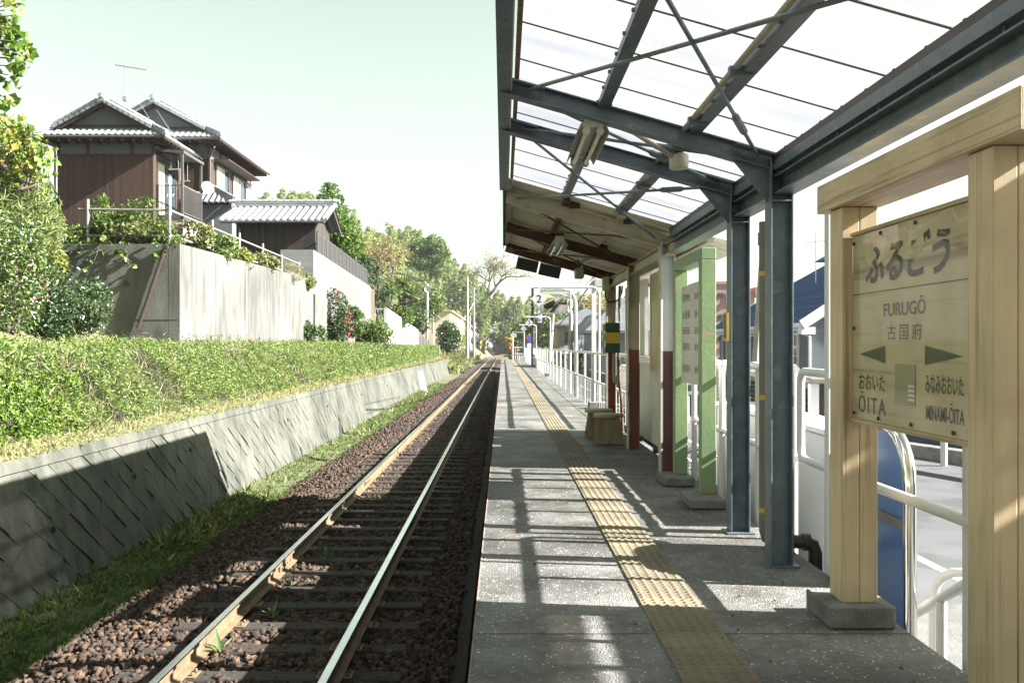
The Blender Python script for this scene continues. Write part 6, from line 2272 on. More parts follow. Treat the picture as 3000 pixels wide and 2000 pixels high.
def bare_tree(label, base, h, spread, seed, leaves=None, r=0.25, cat='tree', group=None, levels=4):
    rr = random.Random(seed)
    o = thing('bare_tree', label, cat, base, group)
    b = MB()
    tips = []

    def grow(p, d, L, r_, lv):
        q_ = p + d * L
        m_ = p.lerp(q_, 0.5) + Vector((rr.uniform(-1, 1), rr.uniform(-1, 1), rr.uniform(-0.3, 0.6))) * L * 0.07
        b.tube([p, m_, q_], [r_, r_ * 0.82, r_ * 0.62], 5 if lv < 3 else 4, cap=False)
        if lv >= levels:
            tips.append(q_)
            return
        for k in range(3 if lv < 2 else rr.choice((2, 3, 3))):
            nd = (d + Vector((rr.gauss(0, 1), rr.gauss(0, 1), rr.gauss(0.12, 0.55))) * spread).normalized()
            nd.z = max(nd.z, -0.05)
            grow(q_ if k else p.lerp(q_, 0.75), nd.normalized(), L * rr.uniform(0.62, 0.86), r_ * 0.60, lv + 1)
            if lv >= 2:
                tips.append(q_)
    for k in range(3):
        d0 = Vector((rr.gauss(0, 0.35) * spread * 1.4, rr.gauss(0, 0.3) * spread, 1)).normalized()
        grow(Vector(base), d0, h * 0.30, r * (1 - 0.2 * k), 0)
    b.build('branches', M['bare'], o)
    if leaves:
        C = np.array([tuple(t) for t in tips])
        C = C[rs.randint(0, len(C), leaves[0])] + rs.normal(size=(leaves[0], 3)) * leaves[1]
        leaf_mesh('leaves', C, leaves[2], 0.5, leaves[3], M['leaf'], o)
    return o


q = P(1128, 905, 78)
bare_tree('many stemmed bare tree with a few yellow leaves in front of the bamboo hill', (q.x, 78, q.z - 0.8), 8.2, 0.42, 11, (900, 0.35, 0.22, AUTU), 0.16)
q = P(1080, 880, 90)
bare_tree('paler thinly leaved autumn tree to the left of the many stemmed bare tree', (q.x, 90, q.z - 1), 8.0, 0.45, 5, (2600, 0.5, 0.28, AUTU + BAMB), 0.14)
q = P(1432, 850, 232)
bare_tree('wide spreading bare winter tree standing out on the far hillside', (q.x, 232, q.z - 1.5), 13.0, 0.72, 23, (900, 0.9, 0.5, AUTU[:2] + [(0.16, 0.13, 0.08)]), 0.45, levels=5)

# spiky yucca palms, clipped pine, laurel, all past the stepped wall
def yucca(label, base, h, heads):
    o = thing('yucca_palm', label, 'palm', base, 'spiky palms beyond the stepped wall')
    b = MB()
    Cs, As = [], []
    for (dx, dz, n) in heads:
        e_ = Vector(base) + Vector((dx, rnd.uniform(-0.2, 0.2), h + dz))
        limb(b, base, e_, 0.10, 0.07, 4)
        A = rs.normal(size=(n, 3))
        A[:, 2] = A[:, 2] * 0.75 + 0.45
        A = nrm(A)
        Cs.append(np.array(e_)[None] + A * 0.42)
        As.append(A)
    b.build('stem', M['bark'], o)
    leaf_mesh('spiky_leaves', np.concatenate(Cs), 0.9, 0.075, [(0.13, 0.18, 0.05), (0.18, 0.21, 0.08), (0.08, 0.13, 0.03)], M['leaf'], o, A=np.concatenate(As), fold=0.5)
    return o


q = P(1145, 905, 58)
yucca('spiky yucca palm nearer the stepped wall, left of its neighbour', q, 1.0, [(0.0, 0.2, 120), (-0.5, -0.3, 80)])
q = P(1180, 905, 60)
yucca('taller spiky yucca palm to the right of its neighbour', q, 1.3, [(0.1, 0.3, 130), (-0.35, 0.0, 90), (0.6, -0.4, 70)])
q = P(1105, 900, 55.5)
o = thing('clipped_pine', 'dark clipped pine with flat layered pads beside the white railing', 'tree', (q.x, 55.5, 2.45))
b = MB()
limb(b, (q.x, 55.5, 2.45), (q.x + 0.1, 55.5, 5.0), 0.10, 0.05, 5, 0.10)
Cs = []
for (dx, z, r_) in ((-0.1, 5.15, 0.75), (0.35, 4.55, 0.70), (0.0, 4.15, 0.8), (0.2, 3.75, 0.75), (-0.1, 3.4, 0.6)):
    limb(b, (q.x, 55.5, z - 0.25), (q.x + dx, 55.5, z - 0.05), 0.05, 0.02, 3)
    Cs.append(blob(700, (q.x + dx, 55.5, z), (r_, r_ * 0.8, 0.15), 12, 0.4))
b.build('trunk', M['bark'], o)
leaf_mesh('needle_pads', np.concatenate(Cs), 0.16, 0.16, [(0.03, 0.07, 0.02), (0.045, 0.09, 0.03), (0.06, 0.11, 0.035)], M['leaf'], o, up=1.0)


def shrub(label, c, rr, n, size, aspect, pal, m='leaf', flowers=None, stems=8, name='shrub', up=0.2, droop=0.0, kk=16, tight=0.30, group=None, fcol=None):
    c = Vector(c)
    base = Vector((c.x, c.y, c.z - rr[2]))
    o = thing(name, label, 'shrub', base, group)
    b = MB()
    for k in range(stems):
        limb(b, base + Vector((rnd.uniform(-.15, .15), rnd.uniform(-.15, .15), 0)), c + Vector([rnd.uniform(-0.75, 0.75) * rr[i] for i in range(3)]), 0.018 * (1 + rr[2]), 0.006, 4, 0.1)
    b.build('stems', M['bark'], o)
    leaf_mesh('leaves', blob(n, c, rr, kk, tight), size, aspect, pal, M[m], o, droop, up)
    if flowers:
        nf = flowers
        C = blob(nf, c, [v * 0.95 for v in rr], 10, 0.25, 0.8)
        C[:, 0] += 0.12 * rr[0]
        for q_ in C:
            leaf_mesh('flower', q_[None] + rs.normal(size=(7, 3)) * size * 0.28, size * 0.6, 0.85, fcol or [(0.42, 0.05, 0.15), (0.5, 0.14, 0.26), (0.38, 0.04, 0.10)], M['leaf'], o)
    return o


def at(px, py, y):
    return P(px, py, y)


# shrubs against the walls
shrub('flowering shrub with red pink blooms growing against the stepped wall', at(978, 938, 37), (0.62, 0.5, 1.15), 3200, 0.12, 0.5, DARKG + EVER, 'leaf', 46, name='flowering_shrub')
shrub('green bush in front of the stepped wall, right of the flowering shrub', at(1030, 945, 40), (0.55, 0.5, 0.65), 1800, 0.14, 0.45, BRIGHT + EVER)
shrub('dark low bush at the foot of the tall concrete wall above the hedge', at(868, 972, 33), (0.75, 0.5, 0.42), 2200, 0.12, 0.5, DARKG + EVER)
shrub('low leafy bush in the hedge line below the flowering shrub', at(920, 985, 35), (0.5, 0.4, 0.4), 1200, 0.12, 0.5, DARKG + BRIGHT)
shrub('spreading bright green bush rising above the hedge beside the stepped wall', at(1085, 985, 44), (1.2, 0.6, 0.72), 3800, 0.15, 0.4, BRIGHT + LIME)
shrub('leafy yellow green bush hanging over the white parapet wall', at(1170, 930, 60), (0.9, 0.6, 0.75), 2200, 0.18, 0.45, BRIGHT + LIME, droop=0.4)
shrub('large dark glossy bush in front of the cream apartment building', at(1312, 992, 98), (1.25, 1.2, 1.7), 4600, 0.26, 0.42, DARKG + EVER, 'leaf_gloss', kk=20, tight=0.40)
shrub('dense dark shrubbery between the palms and the antenna pole', at(1215, 935, 80), (1.6, 1.2, 1.2), 3400, 0.25, 0.45, DARKG + EVER)
shrub('dark undergrowth on the slope under the bamboo, left of the poles', at(1235, 880, 110), (2.6, 2.0, 2.0), 3200, 0.40, 0.40, EVER + BAMB[:3], kk=30)

# near left: glossy bush, bamboo grass, vine, weeds, branch
shrub('dark glossy camellia bush at left, in front of the shaded concrete wall end', at(190, 885, 18.2), (0.80, 0.8, 0.66), 6500, 0.085, 0.52, DARKG + [(0.05, 0.085, 0.03), (0.08, 0.10, 0.045)], 'leaf_gloss', stems=16, name='camellia_bush', kk=34, tight=0.24)
shrub('shadowed low part of the glossy bush spreading left towards the bank', at(90, 925, 17.6), (0.75, 0.6, 0.5), 3200, 0.08, 0.5, DARKG, 'leaf_gloss', stems=10, name='camellia_bush')
shrub('mottled leafy bush with pink flowers at the left edge above the hedge', at(15, 810, 16.4), (0.62, 0.7, 1.05), 5200, 0.075, 0.5, DARKG + EVER + LIME, 'leaf_gloss', 14, stems=14, name='flowering_shrub', kk=30, fcol=[(0.45, 0.06, 0.24), (0.5, 0.14, 0.30)])
shrub('feathery pale bamboo grass thicket at the left edge below the vine', at(15, 650, 18.5), (0.95, 0.9, 1.2), 7500, 0.20, 0.11, BAMB + LIME, stems=22, name='bamboo_thicket', up=0.1, droop=0.6, kk=34, group=None)
shrub('silvery green bamboo grass tuft beside the end of the tall concrete wall', at(125, 725, 19.0), (0.40, 0.5, 0.80), 2400, 0.20, 0.12, [(0.20, 0.24, 0.12), (0.26, 0.28, 0.16), (0.14, 0.19, 0.08)], stems=12, name='bamboo_thicket', up=0.5)
shrub('yellow green weeds on the bank between the bushes and the concrete wall', at(110, 775, 18.6), (0.5, 0.5, 0.5), 2200, 0.12, 0.3, [(0.28, 0.27, 0.05), (0.18, 0.21, 0.05), (0.12, 0.17, 0.04)], stems=8, name='weed_clump')
shrub('climbing vine with broad yellow green leaves in front of the dark wooden house', at(85, 470, 18.0), (0.48, 0.45, 0.58), 270, 0.13, 0.85, [(0.16, 0.27, 0.045), (0.21, 0.31, 0.06), (0.30, 0.33, 0.08), (0.11, 0.20, 0.03)], stems=10, name='climbing_vine', kk=14, tight=0.36)
shrub('vine leaves trailing over bamboo stems at the left edge', at(20, 420, 17.5), (0.5, 0.5, 0.5), 260, 0.14, 0.75, [(0.20, 0.26, 0.05), (0.12, 0.19, 0.04), (0.33, 0.28, 0.05)], stems=8, name='climbing_vine')
shrub('thin dark bamboo spray behind the vine at the left edge', at(20, 440, 18.6), (0.6, 0.6, 0.6), 1500, 0.22, 0.09, EVER + BAMB, stems=14, name='bamboo_thicket', droop=0.4)
shrub('leafy green growth filling the bank at the left, between vine and flowering bush', at(55, 570, 19.3), (0.55, 0.6, 0.75), 2600, 0.13, 0.4, LIME + EVER, stems=10, name='weed_clump')
# branch hanging in from the top left
o = thing('overhanging_tree', 'tree just outside the left edge with yellow green lobed leaves against the sky', 'tree', (-9.3, 12, 2.6))
b = MB()
tp = limb(b, (-9.3, 12, 2.2), (-8.9, 12, 6.8), 0.14, 0.07, 6, 0.03)
Cs = []
for (px, py) in ((15, 30), (40, 45), (20, 80), (50, 120), (70, 150), (85, 145), (45, 170), (30, 130), (10, 130), (50, 195), (70, 175), (25, 220), (10, 240), (18, 285), (0, 300), (5, 70), (-30, 90), (-60, 140), (-40, 200), (-80, 60), (-70, 10), (55, 10), (-110, 110), (30, 100), (62, 105)):
    q = P(px, py, 12 + rnd.uniform(-0.3, 0.3))
    limb(b, tp[4], q, 0.02, 0.006, 4, 0.05)
    Cs.append(np.array(q)[None] + rs.normal(size=(5, 3)) * 0.07)
b.build('trunk', M['bark'], o)
C = np.concatenate(Cs)
leaf_mesh('lobed_leaves', np.repeat(C, 2, 0) + rs.normal(size=(len(C) * 2, 3)) * 0.03, 0.125, 0.85, [(0.14, 0.23, 0.03), (0.10, 0.19, 0.025), (0.19, 0.27, 0.045), (0.13, 0.22, 0.03), (0.30, 0.28, 0.07)], M['leaf'], o, droop=0.5)

# weeds along the terrace edge, spilling over the concrete wall
weeds = [(250, 690, 20.6, 0.55, 0.30), (330, 672, 20.7, 0.45, 0.35), (420, 650, 20.8, 0.55, 0.55), (395, 680, 20.6, 0.5, 0.20), (300, 640, 20.9, 0.25, 0.5), (500, 690, 20.7, 0.35, 0.22), (560, 690, 22.2, 0.55, 0.30), (640, 730, 23.6, 0.55, 0.35), (690, 765, 25.5, 0.5, 0.40), (760, 775, 28.0, 0.55, 0.35), (835, 800, 31.0, 0.6, 0.35), (880, 825, 33.2, 0.5, 0.35)]
pals = [LIME, BRIGHT + LIME, BRIGHT, DRY + LIME, BRIGHT, LIME, LIME + DRY, BRIGHT + LIME, [(0.25, 0.27, 0.05), (0.17, 0.21, 0.05)], DRY + LIME, DRY, DRY + LIME]
wl_ = ['low green weeds on the terrace at the left end of the pipe handrail', 'leafy weeds under the left stretch of the pipe handrail', 'tall leafy bush growing through the corner of the pipe handrail', 'creeper leaves along the top edge of the shaded wall end', 'thin tall weed stalks standing before the dark house boards', 'weeds at the sunlit corner of the tall concrete wall', 'yellowing grass along the wall top just right of its corner', 'green creeper hanging over the sunlit concrete wall', 'yellow green creeper drooping down the middle of the sunlit wall', 'dry grass tuft on the wall top left of the timber shed', 'straw coloured grass below the timber shed', 'dry weeds at the joint of the two concrete walls']
for (px, py, y, rw_, rh), pal, lab in zip(weeds, pals, wl_):
    q = P(px, py, y)
    shrub(lab, q, (rw_, 0.35, rh), int(1500 * rw_ / 0.5), 0.085 if y < 22 else 0.11, 0.42 if pal not in (DRY,) else 0.12, pal, stems=7, name='weed_clump', kk=12)
# trailing vine over the near face
b = MB()
vn = thing('trailing_vine', 'vine stems trailing with round leaves over the shaded top of the concrete wall', 'vine', P(350, 716, 20.0))
Cs = []
for (pts) in (((320, 705), (345, 735), (330, 760)), ((250, 715), (210, 735), (195, 760)), ((360, 712), (372, 745), (376, 775)), ((290, 712), (285, 740), (275, 765)), ((455, 708), (480, 725), (470, 745))):
    w3 = [P(px, py, 20.03) for px, py in pts]
    b.tube(w3, 0.008, 5)
    for w in w3:
        Cs.append(np.array(w)[None] + rs.normal(size=(4, 3)) * np.array([[0.12, 0.03, 0.08]]))
b.build('stems', M['bark'], vn)
leaf_mesh('leaves', np.concatenate(Cs), 0.13, 0.8, LIME + BRIGHT, M['leaf'], vn)

# ================================================================== POLES AND WIRES ON THE LEFT
poles = []
for (px, y, top, m_, lab, r_) in ((1369, 118, 810, 'pole_conc', 'plain pale concrete utility pole beside the track', 0.20), (1388, 135, 842, 'pole_conc', 'utility pole with cross arms just right of the plain pole', 0.20), (1268, 112, 852, 'pole_conc', 'utility pole behind the antenna mast', 0.16), (1506, 150, 905, 'pole_dark', 'dark pole by the rock slope on the far side of the platform', 0.16), (1514, 165, 930, 'pole_dark', 'smaller looking dark pole next to the one by the rock slope', 0.15), (1377, 200, 925, 'pole_conc', 'short distant pole between the two utility poles', 0.17)):
    q = P(px, top, y)
    o = thing('utility_pole', lab, 'utility pole', (q.x, y, -1.2))
    MB().tube([(q.x, y, -1.2), (q.x, y, q.z)], [r_, r_ * 0.7], 10).build('shaft', M[m_], o, smooth=True)
    if px in (1388, 1268):
        c_ = MB()
        for dz in (0.3, 1.1, 1.8):
            c_.bar((q.x - 0.9, y, q.z - dz), (q.x + 0.9, y, q.z - dz), 0.09, 0.09)
            for s_ in (-0.75, -0.3, 0.3, 0.75):
                c_.lathe((q.x + s_, y, q.z - dz + 0.05), [(0.04, 0), (0.06, 0.08), (0.04, 0.16)], 8)
        c_.build('cross_arm', M['galv'], o)
    poles.append(q)
q = P(1252, 832, 84)
o = thing('antenna_pole', 'slim white mast with television antennas and a round dish beyond the white parapet', 'antenna', (q.x, 84, 0))
MB().tube([(q.x, 84, 0.5), (q.x, 84, q.z)], 0.11, 10).build('mast', M['white_paint'], o)
b = MB()
for (z_, L) in ((q.z - 0.2, 0.6), (q.z - 0.7, 0.9)):
    b.bar((q.x - L, 84, z_), (q.x + L, 84, z_), 0.05, 0.05)
    for k in range(6):
        xx = q.x - L + 2 * L * k / 5
        b.bar((xx, 83.7, z_), (xx, 84.3, z_), 0.025, 0.025)
b.build('antenna', M['galv'], o)
b = MB()
c = P(1253, 847, 83.7)
b.lathe((c.x, 83.7, c.z), [(0.02, 0.06), (0.2, 0.03), (0.28, -0.03), (0.28, -0.01), (0.2, 0.05), (0.02, 0.08)], 18, 'y')
b.build('dish', M['white_paint'], o)


def wire(label, p, q, sag, r_=0.03, grp='overhead wires', m_='cable'):
    p, q = Vector(p), Vector(q)
    pts = []
    for k in range(13):
        t = k / 12
        w = p.lerp(q, t)
        w.z -= sag * 4 * t * (1 - t)
        pts.append(w)
    tag(MB().tube(pts, r_, 5).build('overhead_wire', M[m_]), label, 'wire', grp)


A_, B_ = poles[2], poles[1]
for k, (dz, sg_) in enumerate(((0.2, 0.4), (1.0, 0.8), (1.7, 1.6), (2.2, 2.4))):
    wire(['uppermost wire between the two cross-armed poles', 'second wire from the top between the cross-armed poles', 'slack wire between the cross-armed poles', 'lowest and slackest pale cable between the cross-armed poles'][k], A_ - Vector((0, 0, dz)), B_ - Vector((0, 0, dz)), sg_, 0.03 if k < 3 else 0.06, m_='cable' if k < 3 else 'galv')
wire('long wire rising to the right across the hillside from the cross-armed pole', B_ - Vector((0, 0, 0.3)), P(1640, 905, 150), 0.8, 0.03)
wire('wire crossing above the trees left of the antenna mast', A_ - Vector((0, 0, 0.3)), P(1200, 850, 60), 0.5, 0.02)
wire('thick cable running up from the far street behind the nearest sign arch', P(1600, 985, 70), P(1790, 745, 30), 0.3, 0.03, 'cables behind the sign arches')
wire('thin cable left of the thick one behind the nearest sign arch', P(1690, 835, 40), P(1760, 745, 30), 0.0, 0.012, 'cables behind the sign arches')
wire('thin cable nearest the canopy behind the sign arch', P(1715, 835, 40), P(1775, 770, 30), 0.0, 0.012, 'cables behind the sign arches')

# white leaning marker board, stake, crossing posts
q = P(1242, 1120, 50)
b = MB()
b.bar((q.x - 0.23, 50, q.z + 0.62), (q.x + 0.10, 49.6, q.z - 0.62), 0.30, 0.05, (0, 1, 0.0))
tag(b.build('marker_board', M['white_matt']), 'white board leaning against the far end of the low wall', 'board')
q = P(1004, 1255, 24)
tag(MB().bar((q.x - 0.03, 23.9, q.z - 0.25), (q.x - 0.07, 24, q.z + 0.22), 0.06, 0.04).build('stake', M['pole_dark']), 'short dark stake leaning on the low wall above the grass', 'stake')
cs = thing('crossing_post', 'yellow and black striped level crossing post at the far end of the platform', 'crossing signal', P(1494, 1052, 96))
q = P(1494, 1052, 96)
b = MB()
for k in range(12):
    b.tube([(q.x, 96, q.z - 0.4 + 0.22 * k), (q.x, 96, q.z - 0.4 + 0.22 * (k + 1))], 0.07, 8, mi=k % 2)
b.build('striped_post', [M['black'], M['stripe_y']], cs)
MB().bar((q.x - 0.5, 96, q.z + 1.9), (q.x + 0.5, 96, q.z + 2.3), 0.06, 0.14).bar((q.x - 0.5, 95.9, q.z + 2.3), (q.x + 0.5, 95.9, q.z + 1.9), 0.06, 0.14).build('cross_board', M['stripe_y'], cs)
MB().lathe((q.x + 0.0, 95.8, q.z + 1.4), [(0.14, 0), (0.16, 0.1)], 12, 'y').lathe((q.x, 95.8, q.z + 1.0), [(0.14, 0), (0.16, 0.1)], 12, 'y').build('red_lamp', M['orange_red'], cs)
for (px, y, lab) in ((1407, 150, 'striped crossing post left of the far track'), (1424, 170, 'second striped crossing post left of the far track')):
    q = P(px, 1030, y)
    o = thing('crossing_post', lab, 'crossing signal', (q.x, y, -1.2))
    b = MB()
    for k in range(9):
        b.tube([(q.x, y, -1.2 + 0.4 * k), (q.x, y, -0.8 + 0.4 * k)], 0.09, 8, mi=k % 2)
    b.build('striped_post', [M['black'], M['stripe_y']], o)
    MB().bar((q.x - 0.4, y, 2.1), (q.x + 0.4, y, 2.5), 0.04, 0.10).build('cross_board', M['black'], o)
tag(MB().box(P(1384, 1000, 140).x - 0.5, P(1384, 1000, 140).x + 0.5, 139.6, 140.4, -1.2, 0.6).build('relay_cabinet', M['galv'], bev=0.03), 'grey trackside cabinet at the foot of the utility pole', 'cabinet')


# ================================================================== STREET SIDE
wc = thing('white_cabinet', 'long low white panelled cabinet standing just outside the platform railing', 'cabinet', (2.5, 8.2, -1.16))
MB().box(2.30, 2.72, 6.60, 9.95, -1.16, 0.66).build('body', M['white_matt'], wc, bev=0.012)
MB().box(2.28, 2.74, 6.57, 9.98, 0.661, 0.70).build('lid', M['white_paint'], wc, bev=0.008)
b = MB()
for k in range(4):
    b.box(2.2965, 2.2995, 7.42 + 0.84 * k, 7.43 + 0.84 * k, -1.0, 0.62)
b.pieces('panel_joint', M['galv'], wc)

bp_ = thing('privacy_screen', 'blue enamel screen in a rounded stainless steel tube frame behind the timber sign post', 'screen', (2.2, 5.4, -1.16))
ya, yb_, zt2 = 5.02, 5.95, 0.84
rad = 0.30
fp_ = [(2.2, ya, -1.16), (2.2, ya, zt2 - rad)] + [(2.2, ya + rad - rad * math.cos(t), zt2 - rad + rad * math.sin(t)) for t in (0.26, 0.52, 0.79, 1.05, 1.31, 1.57)] + [(2.2, yb_ - rad + rad * math.sin(t), zt2 - rad + rad * math.cos(t)) for t in (0.0, 0.26, 0.52, 0.79, 1.05, 1.31, 1.57)] + [(2.2, yb_, -1.16)]
MB().tube(fp_, 0.036, 14).build('tube_frame', M['steel_bright'], bp_, smooth=True)
inner = [(y, z) for (x, y, z) in fp_]
MB().prism(inner, 'x', 2.185, 2.20).build('panel', M['blue_panel'], bp_)
MB().prism(inner, 'x', 2.202, 2.22).build('bounce_blocker', M['pipe_grey'], bp_)  # added grey backing, keeps blue light from bouncing off the sunny side
b = MB()
for z in (-0.42, 0.30):
    b.box(2.17, 2.189, ya + 0.02, yb_ - 0.02, z, z + 0.05)
b.pieces('batten', M['pipe_grey'], bp_)

hut = thing('louvred_hut', 'small dark roadside hut with black louvres above its windows, beyond the white cabinet', 'hut', (3.4, 11, -1.16))
MB().box(3.02, 3.9, 9.05, 13.2, -1.16, 0.10).build('base_wall', M['white_matt'], hut)
MB().box(2.96, 3.98, 8.95, 13.3, 0.93, 0.985).build('roof', M['pipe_grey'], hut, bev=0.01)
b = MB()
for y in (9.05, 10.4, 11.75, 13.1):
    b.box(3.0, 3.08, y, y + 0.09, 0.10, 0.93)
b.pieces('frame_post', M['white_paint'], hut)
b = MB()
for i, (y0, y1) in enumerate(((9.14, 10.4), (10.49, 11.75), (11.84, 13.1))):
    for k in range(5):
        z = 0.62 + 0.055 * k
        b.obox((3.05, (y0 + y1) / 2, z), (0.8, 0, 0.6), (0, 1, 0), (-0.6, 0, 0.8), 0.03, (y1 - y0) / 2, 0.005)
b.pieces('louvre', M['black'], hut)
b = MB()
for (y0, y1) in ((9.14, 10.4), (10.49, 11.75), (11.84, 13.1)):
    b.box(3.03, 3.04, y0, y1, 0.12, 0.58)
b.pieces('window_pane', M['glass'], hut)
MB().box(3.10, 3.85, 9.08, 13.1, 0.59, 0.92).build('dark_lining', M['dark_brown'], hut)


def bicycle(x, y, a, label):
    o = thing('bicycle', label, 'bicycle', (0, 0, 0), 'bicycles parked beside the platform')
    R_ = 0.31
    for wx in (-0.52, 0.52):
        t = [(wx + R_ * math.cos(k * math.pi / 12), 0, 0.33 + R_ * math.sin(k * math.pi / 12)) for k in range(25)]
        w = MB().tube(t, 0.018, 6).build('tyre', M['rubber'], o)
        b = MB()
        t2 = [(wx + (R_ - 0.025) * math.cos(k * math.pi / 12), 0, 0.33 + (R_ - 0.025) * math.sin(k * math.pi / 12)) for k in range(25)]
        b.tube(t2, 0.009, 5)
        for k in range(14):
            an_ = k * math.pi / 7
            b.tube([(wx, 0, 0.33), (wx + 0.28 * math.cos(an_), 0, 0.33 + 0.28 * math.sin(an_))], 0.003, 3)
        b.build('rim', M['chrome'], w)
        t3 = [(wx + (R_ + 0.045) * math.cos(k * math.pi / 12), 0, 0.33 + (R_ + 0.045) * math.sin(k * math.pi / 12)) for k in range(2, 14)]
        MB().tube(t3, 0.014, 5).build('mudguard', M['chrome'], o)
    b = MB()
    b.tube([(-0.52, 0, 0.33), (-0.08, 0, 0.30), (0.36, 0, 0.62), (0.34, 0, 0.72)], 0.018, 6)
    b.tube([(-0.08, 0, 0.30), (-0.20, 0, 0.78)], 0.017, 6)
    b.tube([(-0.52, 0, 0.33), (-0.17, 0, 0.66), (0.34, 0, 0.52)], 0.013, 6)
    b.tube([(0.52, 0, 0.33), (0.34, 0, 0.78), (0.33, 0, 0.95)], 0.016, 6)
    b.build('frame', M['galv'] if rnd.random() < 0.6 else M['sign_blue'], o)
    MB().tube([(0.18, -0.28, 0.98), (0.26, -0.24, 1.0), (0.33, 0, 0.96), (0.26, 0.24, 1.0), (0.18, 0.28, 0.98)], 0.013, 6).build('handlebar', M['chrome'], o)
    MB().prism([(-0.34, -0.09), (-0.34, 0.09), (-0.16, 0.05), (-0.06, 0.02), (-0.06, -0.02), (-0.16, -0.05)], 'z', 0.79, 0.84).build('saddle', M['black'], o, bev=0.012)
    b = MB()
    for k in range(7):
        b.box(0.40 + 0.04 * k, 0.405 + 0.04 * k, -0.16, 0.16, 0.66, 0.665)
        for s_ in (-0.16, 0.16):
            b.box(0.40 + 0.04 * k, 0.405 + 0.04 * k, s_, s_ + 0.005, 0.66, 0.92)
    for z in (0.66, 0.75, 0.84, 0.92):
        b.tube([(0.40, -0.16, z), (0.66, -0.17, z), (0.66, 0.17, z), (0.40, 0.16, z), (0.40, -0.16, z)], 0.005, 4)
    b.build('basket', M['galv'], o)
    MB().tube([(-0.08, -0.12, 0.2), (-0.08, -0.12, 0.30), (-0.08, 0.12, 0.30), (-0.08, 0.12, 0.40)], 0.012, 5).build('pedal', M['black'], o)
    o.location = (x, y, -1.16)
    o.rotation_euler = (R(rnd.uniform(-6, 6)), 0, a)
    return o


for (x, y, a, lab) in ((2.95, 11.2, 2.9, 'nearest parked bicycle seen through the green sign frame'), (3.1, 12.6, 3.1, 'second parked bicycle seen through the green sign frame'), (2.75, 13.9, 2.7, 'third parked bicycle behind the green sign frame, partly hidden'), (2.9, 16.2, 3.3, 'parked bicycle farthest back behind the green sign frame'),
                       (2.75, 26.2, 2.9, 'parked bicycle below the railing just past the red column'), (2.95, 28.0, 3.2, 'parked bicycle beyond the white railing behind the nearer arch foot'), (2.7, 30.5, 2.8, 'parked bicycle below the sunny platform railing, farther along'), (3.0, 33.0, 3.0, 'last parked bicycle visible below the railing')):
    bicycle(x, y, a, lab)

# crash barrier and low wall across the street
gr = thing('guard_rail', 'white steel guard rail along the far side of the street at right', 'guard rail', (9.5, 16, -1.16))
MB().bar((7.6, 23, -0.38), (11.5, 11, -0.38), 0.06, 0.30).build('beam', M['white_paint'], gr, bev=0.01)
for k in range(7):
    t = k / 6
    x, y = 7.6 + 3.9 * t, 23 - 12 * t
    MB().tube([(x + 0.12, y, -1.16), (x + 0.12, y, -0.2)], 0.07, 8).build('post', M['white_paint'], gr)
kb_ = MB().bar((8.2, 24, -1.03), (12.4, 11, -1.03), 0.35, 0.26)
tag(kb_.build('low_kerb_wall', M['conc']), 'low mossy concrete kerb wall behind the street guard rail', 'wall')
dkw = MB().bar((9.3, 26, -0.55), (14.2, 11, -0.55), 0.2, 1.2)
tag(dkw.build('blue_fence', mat('dark blue fence', (0.03, 0.05, 0.10), None, 3, 0.6)), 'dark blue boarded fence beyond the street guard rail', 'fence')
lpole = thing('leaning_pole', 'slender pale leaning utility pole behind the two grey columns', 'utility pole', (6.0, 21, -1.16))
a_, b__ = P(2205, 1200, 21), P(2234, 760, 21)
d_ = (b__ - a_)
MB().tube([a_ - d_ * 0.35, b__ + d_ * 0.25], [0.10, 0.07], 10).build('shaft', M['pole_conc'], lpole)
MB().tube([a_.lerp(b__, 0.2) - Vector((0.12, 0, 0)), a_.lerp(b__, 0.2) + Vector((0.12, 0, 0))], 0.03, 6).build('band', M['galv'], lpole)

# parked white van seen between the green posts
van = thing('parked_van', 'white and blue parked van glimpsed low behind the green sign frame', 'van', (6, 27, -1.16))
q = P(2030, 1165, 26)
x0 = q.x - 1.6
prof_ = [(0.0, 0.28), (0.0, 1.05), (0.55, 1.15), (1.0, 1.82), (3.5, 1.86), (3.6, 0.9), (3.6, 0.28)]
MB().prism([(26 + p[0], -1.16 + p[1]) for p in prof_], 'x', x0, x0 + 1.5).build('body', M['white_paint'], van, bev=0.03)
MB().prism([(26.68, 0.0), (27.05, 0.60), (29.45, 0.62), (29.5, 0.0)], 'x', x0 - 0.004, x0 - 0.001).build('side_window', M['glass'], van)
MB().add([(x0 + 0.12, 26.56, 0.03), (x0 + 1.38, 26.56, 0.03), (x0 + 1.3, 26.94, 0.60), (x0 + 0.2, 26.94, 0.60)], [(0, 1, 2, 3)]).build('windscreen', M['glass'], van)
for yy in (26.7, 29.0):
    for xx in (x0 - 0.01, x0 + 1.33):
        MB().lathe((xx, yy, -0.86), [(0.15, 0), (0.29, 0), (0.30, 0.02), (0.30, 0.16), (0.29, 0.18), (0.15, 0.18)], 16, 'x').build('wheel', M['rubber'], van)
for xx in (x0 + 0.12, x0 + 1.18):
    MB().box(xx, xx + 0.2, 25.985, 26.0, -0.55, -0.35).build('headlight', M['glass'], van)


